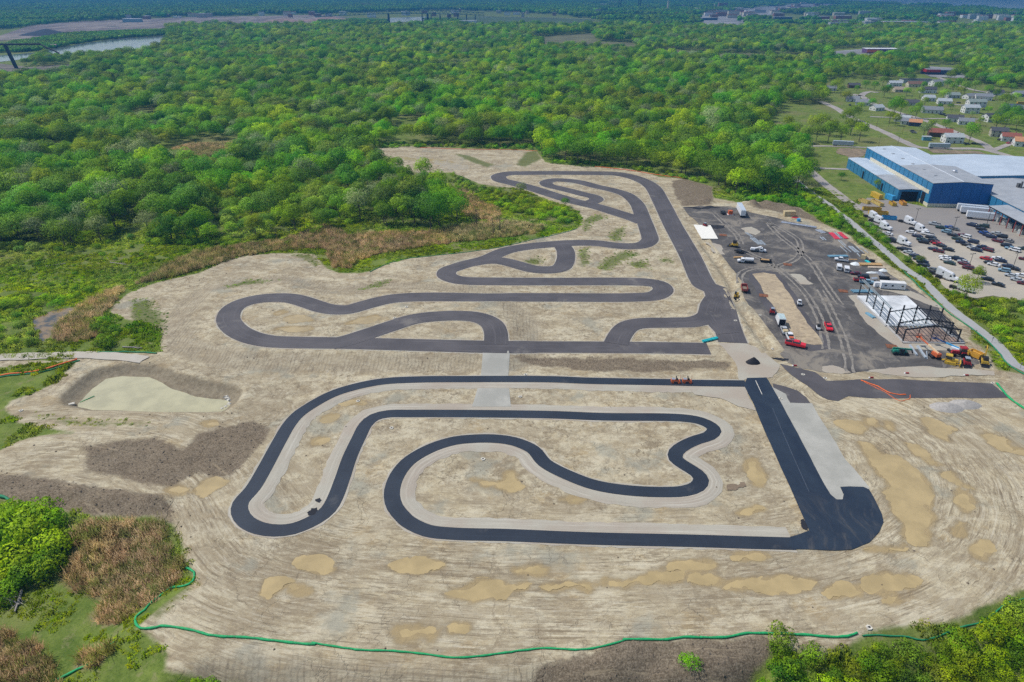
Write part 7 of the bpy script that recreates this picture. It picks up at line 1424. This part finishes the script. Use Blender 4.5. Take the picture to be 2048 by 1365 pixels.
bundle('purlin_bundle', *zq(345, 355), *zq(445, 450), 2, 1.0, .12, M_GALV, 'two grey steel purlins below the red bundle', 'steel', 'section'); bundle('purlin_bundle', *zq(345, 462), *zq(465, 562), 6, -1.9, .12, M_GALV, 'row of long grey purlins laid out behind the white pickup', 'steel', 'section'); bundle('purlin_bundle', *zq(480, 455), *zq(605, 562), 3, -.7, .13, M_GALV, 'stacked grey purlins right of the long row', 'steel', 'section')
bundle('purlin_bundle', *zq(0, 300), *zq(65, 358), 2, -1.2, .16, M_GALV, 'two short grey purlins left of the red bundle', 'steel', 'section'); bundle('purlin_bundle', *zq(630, 575), *zq(685, 640), 1, 1, .15, M_GALV, 'single grey purlin above the lumber', 'steel', 'section'); bundle('purlin_bundle', *zl(870, 440), *zl(935, 485), 2, -.9, .13, M_GALV, 'two grey purlins on the pale gravel patch', 'steel', 'section')
bundle('purlin_bundle', *zl(920, 495), *zl(1010, 565), 4, -.7, .13, M_GALV, 'grey purlin stack above the white boom truck', 'steel', 'section'); bundle('purlin_bundle', *zl(1018, 520), *zl(1075, 572), 2, -.7, .13, M_GALV, 'short grey purlins right of the stack above the boom truck', 'steel', 'section'); bundle('pipe_bundle', *zl(1240, 340), *zl(1600, 395), 3, -.8, .25, M_CHROME, 'long white pipes along the upper edge of the paddock', 'pipes'); bundle('pipe_bundle', *zl(1590, 415), *zl(1660, 450), 4, -.8, .2, M_CHROME, 'short white pipes left of the red bundle', 'pipes')
bundle('beam_bundle', *zl(1730, 692), *zl(1925, 690), 3, -.7, .3, mat('blue_steel', (.16, .32, .42), .5), 'blue steel beams behind the white service pickup', 'steel', 'section'); bundle('beam_bundle', 1706, 586, 1748, 586, 3, -.9, .3, mat('blue_steel', (.16, .32, .42)), 'light blue beams at the far end of the steel frame', 'steel', 'section'); bundle('teal_pipe', 1406, 686, 1435, 679, 2, -.7, .35, M_TEAL, 'teal pipes at the end of the soil strip beside the start line', 'pipes')
bundle('beam_bundle', 1735, 627, 1750, 637, 3, .5, .25, mat('blue_steel', (.16, .32, .42)), 'pale blue panels beside the left wall of the steel frame', 'steel', 'section'); bundle('beam_bundle', 1819, 692, 1833, 712, 1, 1, .3, M_GALV, 'grey beam lying right of the telehandler', 'steel', 'section'); bundle('beam_bundle', 1834, 694, 1851, 718, 1, 1, .35, M_GALV, 'long grey beam left of the orange boom lift', 'steel', 'section'); bundle('beam_bundle', 1853, 703, 1854, 719, 1, 1, .12, M_GALV, 'thin upright-looking grey section beside the orange boom lift', 'steel', 'section')
bundle('lumber_stack', *zq(690, 790), *zq(1060, 795), 5, -.55, .25, M_WOOD, 'long stack of orange brown lumber right of the white vans', 'lumber', 'plank', h=.7); bundle('lumber_stack', *zq(830, 830), *zq(1120, 835), 3, -.55, .25, mat('pale_board', (.55, .45, .34), .8), 'pale board stack below the long lumber stack', 'lumber', 'plank', h=.5); bundle('lumber_stack', *zq(485, 688), *zq(640, 690), 2, -.4, .2, M_WOOD, 'thin brown planks behind the white service pickup', 'lumber', 'plank', h=.3)
bundle('steel_bundle', *zq(935, 890), *zq(1035, 970), 4, -.7, .15, M_CHROME, 'white trim strips lying above the black open trailer', 'steel', 'section'); bundle('steel_bundle', *zq(770, 705), *zq(840, 750), 2, -.6, .25, M_TEAL, 'short teal strips beside the wrapped pallet', 'steel', 'section'); bundle('lumber_stack', 1468, 517, 1486, 516, 2, -.6, .3, M_WOOD, 'brown planks left of the white tank truck', 'lumber', 'plank', h=.4)
M_TARP = mat('white_tarp', (.68, .72, .72), .5)
cone('tarp_pile', *zq(605, 760), 2.6, 2.2, 1.2, M_TARP, 'crumpled white tarp pile left of the lumber', 'tarp', 3, 14, 4); cone('tarp_pile', *zq(880, 905), 3.0, 1.2, .7, M_TARP, 'white scraps above the black open trailer', 'tarp', 4, 12, 3); cone('tarp_pile', *zq(1075, 870), 2.2, 1.6, 1.1, M_TARP, 'white wrapped heap right of the board stack', 'tarp', 5, 12, 3); cone('tarp_pile', 1590, 436, 2.6, 1.5, .6, M_RED, 'bright red tarp beside the tan container', 'tarp', 6, 12, 3); cone('tarp_pile', 1557, 717, .1, .1, .05, M_RED, 'x', 'tarp', 6, 6, 2)
bpy.data.objects.remove([o for o in COL.objects if o.get('label') == 'x'][0])
boxy('pallet_box', *zq(737, 665), 10, 2, (2.0, 1.8, 1.9), M_CONT, 'cream wrapped pallet above the lumber', 'pallet'); boxy('pallet_box', *zq(885, 725), 10, 2, (2.2, 1.6, 1.2), M_BLACK, 'dark crate at the right end of the teal strips', 'crate'); boxy('portable_tank', 1460, 430, 10, 0, (2.2, 2.0, 2.4), M_ORG, 'orange tank on a white base left of the long white trailer', 'tank', lambda rt: MB().box(-1.5, 1.5, -1.2, 1.2, 0, .35).build('base', M_WHITE, rt))
for a_ in [(1597, 443, 'blue barrel group below the red tarp', M_LBL, .9), (1465, 0, '', 0, 0)][:1]: rt = empty('barrel', tuple(G(a_[0], a_[1])), 0, 'blue drum standing below the red tarp', 'drum'); MB().tube((0, 0, 0), (0, 0, 1.3), 1.0, 12).build('shell', a_[3], rt); MB().tube((0, 0, 1.3), (0, 0, 1.4), .9, 12).build('lid', a_[3], rt)
for a_ in [(1446, 471, 'rust brown steel plate left of the gravel patch'), (1686, 583, 'rust brown steel plate at the far corner of the steel frame'), (1783, 694, 'rust red steel plate left of the telehandler'), (1527, 592, 'rust streaked plate on the left edge of the soil island'), (1575, 530, 'rusty plate near the head of the soil island')]:
    o = MB().prism([(-1.8, -1.5), (1.6, -1.5), (1.9, 1.4), (-1.6, 1.6)], 0, .12, 'z').build('steel_plate', M_RUST); o.location = G(a_[0], a_[1]) + Vector((0, 0, .08)); o.rotation_euler = (0, 0, -.2); tag(o, a_[2], 'plate')
M_ASPH = mat('black_asphalt_heap', (.018, .019, .024), .95, scale=3); M_PILE = mat('gravel_pile', (.36, .34, .31), .95, scale=2)
cone('asphalt_heap', 1506, 726, 2.6, 1.8, 2.2, M_ASPH, 'black heap of hot asphalt where the two tracks meet', seed=8, n=16); cone('gravel_pile', 1893, 816, 5.4, 3.2, 1.6, M_PILE, 'left one of two pale gravel piles on the muddy field', seed=9); cone('gravel_pile', 1929, 810, 5.2, 3.0, 1.6, M_PILE, 'right one of two pale gravel piles on the muddy field', seed=10)
for q, m in (([(1543, 715), (1560, 716), (1577, 718), (1576, 722), (1560, 720), (1545, 718)], M_ASPH), ([(1470, 500), (1490, 502), (1496, 508), (1480, 508)], M_ASPH), ([(614, 1026), (622, 1018), (634, 1016), (634, 1024), (626, 1031), (617, 1032)], M_ASPH), ([(630, 1000), (640, 997), (644, 1001), (640, 1006), (632, 1004)], M_ASPH), ([(1601, 1040), (1607, 1037), (1614, 1058), (1616, 1062), (1606, 1058)], M_ASPH), ([(1365, 415), (1420, 412), (1440, 416), (1400, 420)], M_ASPH), ([(1455, 968), (1490, 962), (1492, 972), (1470, 980), (1455, 980)], mat('bog_soil', (.2, .15, .1), .95)), ([(1396, 458), (1450, 456), (1450, 452), (1420, 450)], M_ASPH)):
    sheet('spilled_asphalt' if m is M_ASPH else 'soil_patch', q, .13, m, rough=.2, seed=int(q[0][0]))
# catch basins and small site pieces
M_FAB = mat('white_fabric', (.55, .52, .44), .85, var=.3)
BAS = [(1606, 750, 'on the service lane entry'), (1561, 798, 'on the pale gravel apron'), (1650, 757, 'by the flagged gravel patch'), (1985, 767, 'at the right end of the service lane'), (1051, 750, 'in the soil strip above the fresh lane, left'), (1040, 794, 'in the middle soil strip'), (716, 803, 'in the puddled corner of the new loop'), (783, 857, 'inside the second bend'), (789, 637, 'inside the old left loop'), (813, 615, 'below the wavy old track'), (1546, 698, 'beside the trench mouth'), (1471, 642, 'beside the trench'), (1520, 631, 'on the queue lane'), (1738, 1256, 'at the foot of the bank beside the green barrier'), (966, 919, 'in the spiral infield'), (42, 822, 'left of the silty pond')]
for i_, (px, py, wh) in enumerate(BAS):
    rt = empty('catch_basin', tuple(G(px, py)), i_ * .5, 'small white wrapped drain inlet ' + wh, 'drain', 'drain inlets'); mb = MB(); mb.prism([(-.6, -.45), (-.1, -.6), (.5, -.4), (.55, .3), (0, .6), (-.5, .4)], -.05, .2, 'z'); mb.build('collar', M_FAB, rt); MB().box(-.2, .22, -.2, .2, .2, .24).build('grate', M_DARK, rt)
for a_ in [(1590, 733, 'lower'), (1814, 748, 'middle'), (1933, 752, 'right'), (1743, 757, 'left')]:
    rt = empty('red_marker', tuple(G(a_[0], a_[1])), 0, 'small red and white marker, ' + a_[2] + ' one along the gravel road', 'marker', 'red markers'); MB().box(-.6, .6, -.2, .2, .1, .5, .1, .05).build('body', M_RED, rt); MB().box(-.9, -.6, -.25, .25, .1, .4).build('end_block', M_WHITE, rt)
rt = empty('person', tuple(G(1655, 752)), 0, None, None)
bpy.data.objects.remove(rt)
# chips of rock on the dark heaps, clods
rocks = []; X, Y = jgrid(-200, 200, 60, 330, 1.6); pxx, pyy = P(X, Y); m = ((look(D['dark'], X, Y) > 0) | (r.random(len(X)) < .02)) & (look(D['dirt'], X, Y) > .5) & (look(D['trk'], X, Y) > 1.5) & (look(D['pave'], X, Y) < -1) & (r.random(len(X)) < .5); X, Y = X[m], Y[m]
RC = bpy.data.collections.new('clod_kinds')
for k in range(3):
    q = np.random.default_rng(k); o = mesh_obj('clod', [tuple(np.array(v) * q.uniform(.7, 1.2, 3)) for v in ((-.25, 0, 0), (.25, 0, 0), (0, .22, 0), (0, -.24, 0), (0, 0, .2), (0.02, 0, -.1))], [(0, 3, 4), (3, 1, 4), (1, 2, 4), (2, 0, 4), (0, 2, 5), (2, 1, 5), (1, 3, 5), (3, 0, 5)], mat('clod', (.17, .135, .095), .95), link=False); RC.objects.link(o)
k = r.uniform(.5, 1.7, len(X)); scatter('clods', np.column_stack([X, Y, hz(X, Y)]), r.uniform(0, 6, len(X)), np.column_stack([k, k, k]), RC, 'clods of soil and stones on the rough heaps and slopes', 'soil')
# ============================================================ silt barriers, fences, tapes
M_SOCK = mat('green_sock', (.015, .33, .11), .7, scale=2, var=.2); M_SOCKD = mat('dark_green_mesh', (.012, .20, .085), .7, scale=2, var=.2); M_OF = mat('orange_mesh', (.70, .14, .03), .7)
def sock(pts, rad, m, label, name='silt_sock', cat='silt barrier', z=.1, wob=.12):
    p_ = catmull(w2(pts), 1.0); gpt = Garr(pts); p_ = catmull(gpt[:, :2], 1.0); n = len(p_); rr = np.random.default_rng(n); off = np.convolve(rr.normal(0, 1, n + 8), np.ones(9) / 3, 'valid')[:n] * wob; d = np.gradient(p_, axis=0); d /= np.hypot(*d.T)[:, None]; p_ = p_ + np.column_stack([-d[:, 1], d[:, 0]]) * off[:, None]
    V = []; K_ = 7
    for i_ in range(n):
        x, y_ = p_[i_]; zz = float(hz(x, y_)[0]) + rad * .8; ra = rad * (1 + .15 * math.sin(i_ * 1.7))
        for k in range(K_):
            a_ = 2 * math.pi * k / K_; V.append((x - d[i_, 1] * ra * math.cos(a_), y_ + d[i_, 0] * ra * math.cos(a_), zz + ra * .85 * math.sin(a_)))
    id_ = np.arange(n * K_).reshape(n, K_); Fq = np.column_stack([id_[:-1].ravel(), np.roll(id_[:-1], -1, 1).ravel(), np.roll(id_[1:], -1, 1).ravel(), id_[1:].ravel()])
    o = fast_mesh(name, np.array(V), Fq, m, smooth=True); return tag(o, label, cat)
S1 = zp(v2, K, [(1085, 465), (1130, 490), (1125, 540), (1080, 565), (990, 585), (940, 625), (880, 670), (850, 705), (795, 745), (790, 790), (815, 820), (910, 815), (940, 805), (1100, 822), (1250, 858), (1500, 875), (1850, 902)])
sock(S1, .25, M_SOCK, 'bright green silt sock curving round the lower left grass corner and along the slope'); sock([(622, 1289)] + zp(v3, K, [(0, 930), (220, 940), (430, 970), (600, 990), (750, 980), (1000, 945), (1120, 935), (1350, 935), (1500, 905), (1610, 880)]), .2, M_SOCK, 'green silt sock along the crest in the middle of the foreground'); sock(zp(v3, K, [(1595, 881), (1850, 875), (1950, 862), (2048, 865)]) + zp(v4, K, [(150, 865), (300, 860), (430, 838), (560, 838), (850, 860), (1010, 860), (1070, 838)]), .25, M_SOCK, 'thick green silt sock along the crest right of the middle foreground')
sock(zp(v4, K, [(1100, 855), (1170, 850), (1330, 858), (1450, 880), (1570, 850), (1660, 810), (1800, 780), (1900, 710), (1940, 670), (2048, 645), (2300, 560)]), .17, M_SOCKD, 'dark green barrier winding through the shrubs at the lower right'); sock(zp(v2, K, [(670, 895), (590, 950), (550, 1000), (450, 1055), (310, 1126), (250, 1150)]), .26, M_SOCK, 'short green silt sock in the lower left grass')
sock([(1805, 541), (1831, 567), (1859, 593), (1899, 628), (1943, 658), (1979, 688), (1999, 708), (2018, 732), (2048, 750)], .24, M_SOCKD, 'dark green barrier between the path and the building site'); sock(zp(o4, K4, [(1860, 300), (1900, 345), (1960, 410), (2048, 470), (2150, 560)]), .32, M_SOCK, 'green barrier at the right end of the service lane'); sock([(-30, 985), (0, 994), (12, 998), (22, 1008)], .4, M_SOCKD, 'green barrier at the left edge above the dark shrubs')
sock([(195, 706), (240, 705), (313, 708)], .25, M_SOCKD, 'thin green barrier below the marsh grass'); sock([(740, 545), (757, 536), (775, 528), (816, 518), (869, 512), (942, 504), (1000, 495), (1061, 481), (1120, 468), (1155, 458)], .15, M_SOCKD, 'dark green barrier along the edge of the brown reeds'); sock([(0, 755), (68, 748), (113, 737), (140, 728), (160, 722)], .25, M_SOCKD, 'green barrier beside the orange mesh at the left edge')
sock([(-20, 756), (0, 753), (68, 745), (113, 733), (154, 720)], .35, M_OF, 'orange mesh laid on the grass at the left edge', 'orange_mesh', 'fence mesh'); sock([(1723, 761), (1753, 775), (1779, 788), (1812, 791)], .2, M_OF, 'upper strand of orange mesh across the service lane', 'orange_mesh', 'fence mesh', wob=.3); sock([(1725, 763), (1755, 778), (1775, 789), (1800, 803), (1817, 799), (1819, 790)], .1, M_OF, 'thin looping strand of orange tape across the service lane', 'orange_tape', 'tape', wob=.3)
sock([(1190, 334), (1250, 340), (1310, 350), (1370, 358)], .25, M_OF, 'orange mesh low along the wood edge behind the far track', 'orange_mesh', 'fence mesh'); sock([(840, 296), (920, 299), (1010, 300), (1075, 303)], .22, M_OF, 'orange mesh at the back of the far clearing', 'orange_mesh', 'fence mesh')
tag(MB().tube(tuple(G(161, 808) + Vector((0, 0, .5))), tuple(G(190, 796) + Vector((0, 0, .7))), .12, 6).build('green_hose', M_SOCK), 'thin green hose reaching into the silty pond', 'hose')
boxy('outlet_block', 144, 810, 10, 0, (1.6, 1.0, .5), M_FAB, 'white outlet block at the left rim of the silty pond', 'outlet'); 
for i_, (a_, b_) in enumerate([(452, 795), (457, 803), (459, 809), (452, 815), (444, 819), (455, 799)]):
    o = mesh_obj('rock', [(-.9, -.5, 0), (.8, -.6, 0), (.9, .5, 0), (-.7, .7, 0), (-.4, -.3, .5), (.5, -.2, .45), (.3, .4, .5)], [(3, 2, 1, 0), (0, 1, 5, 4), (1, 2, 6, 5), (2, 3, 6), (3, 0, 4, 6), (4, 5, 6)], M_FAB); o.location = G(a_, b_) + Vector((0, 0, .05)); o.rotation_euler = (0, 0, i_ * 1.3); tag(o, 'white inlet stone at the right tip of the silty pond', 'stone', 'inlet stones')
for k in range(26):
    px, py = 1690 + 345 * (k / 25), 0
# picket poles along the path
for i_, (a_, b_) in enumerate([(1983, 686), (2040, 737), (1757, 497)]):
    rt = empty('sign_post', tuple(G(a_, b_)), 0, ['small sign post in the middle of the path bend', 'small sign post at the right end of the path', 'small post beside the upper path'][i_], 'sign'); MB().tube((0, 0, 0), (0, 0, 2.2), .05, 5).build('post', M_STEEL, rt); MB().box(-.25, .25, -.03, .03, 1.7, 2.2).build('sign_face', M_GREYW, rt)
# ============================================================ the air
hb = MB().box(-20000, 20000, -300, 24000, -6.5, 113.5)
hm = bpy.data.materials.new('haze'); hm.use_nodes = True; ht_ = hm.node_tree; ht_.nodes.remove(ht_.nodes['Principled BSDF'])
pv = ht_.nodes.new('ShaderNodeVolumePrincipled'); pv.inputs['Color'].default_value = (0.06, 0.25, 0.52, 1); pv.inputs['Density'].default_value = 0.0002; pv.inputs['Anisotropy'].default_value = 0.1
ht_.links.new(pv.outputs[0], ht_.nodes['Material Output'].inputs['Volume'])
hz_o = hb.build('haze', hm); tag(hz_o, 'thin blue haze lying over the whole place', 'haze', kind='stuff')

# ============================================================ labels: alike things told apart by rank and place
def _rank_labels():
    groups = {}
    for o in COL.objects:
        if o.parent is None and o.get('label') and o.get('kind') not in ('structure', 'stuff'): groups.setdefault(o['label'], []).append(o)
    for lab, obs in groups.items():
        if len(obs) < 2: continue
        pp = [(P(o.location.x, o.location.y, o.location.z), o) for o in obs]
        pp.sort(key=lambda q: -q[0][1]); n = len(pp); nb = max(1, math.ceil(n / 14)); per = math.ceil(n / nb)
        for b in range(nb):
            row = sorted(pp[b * per:(b + 1) * per], key=lambda q: q[0][0])
            bn = '' if nb == 1 else ['front rank, ', 'second rank, ', 'third rank, ', 'fourth rank, ', 'fifth rank, '][min(b, 4)]
            for i_, (q, o) in enumerate(row):
                o['label'] = lab + ', ' + bn + ('leftmost' if i_ == 0 else 'rightmost' if i_ == len(row) - 1 else ORD[i_] + ' from left')
_rank_labels()
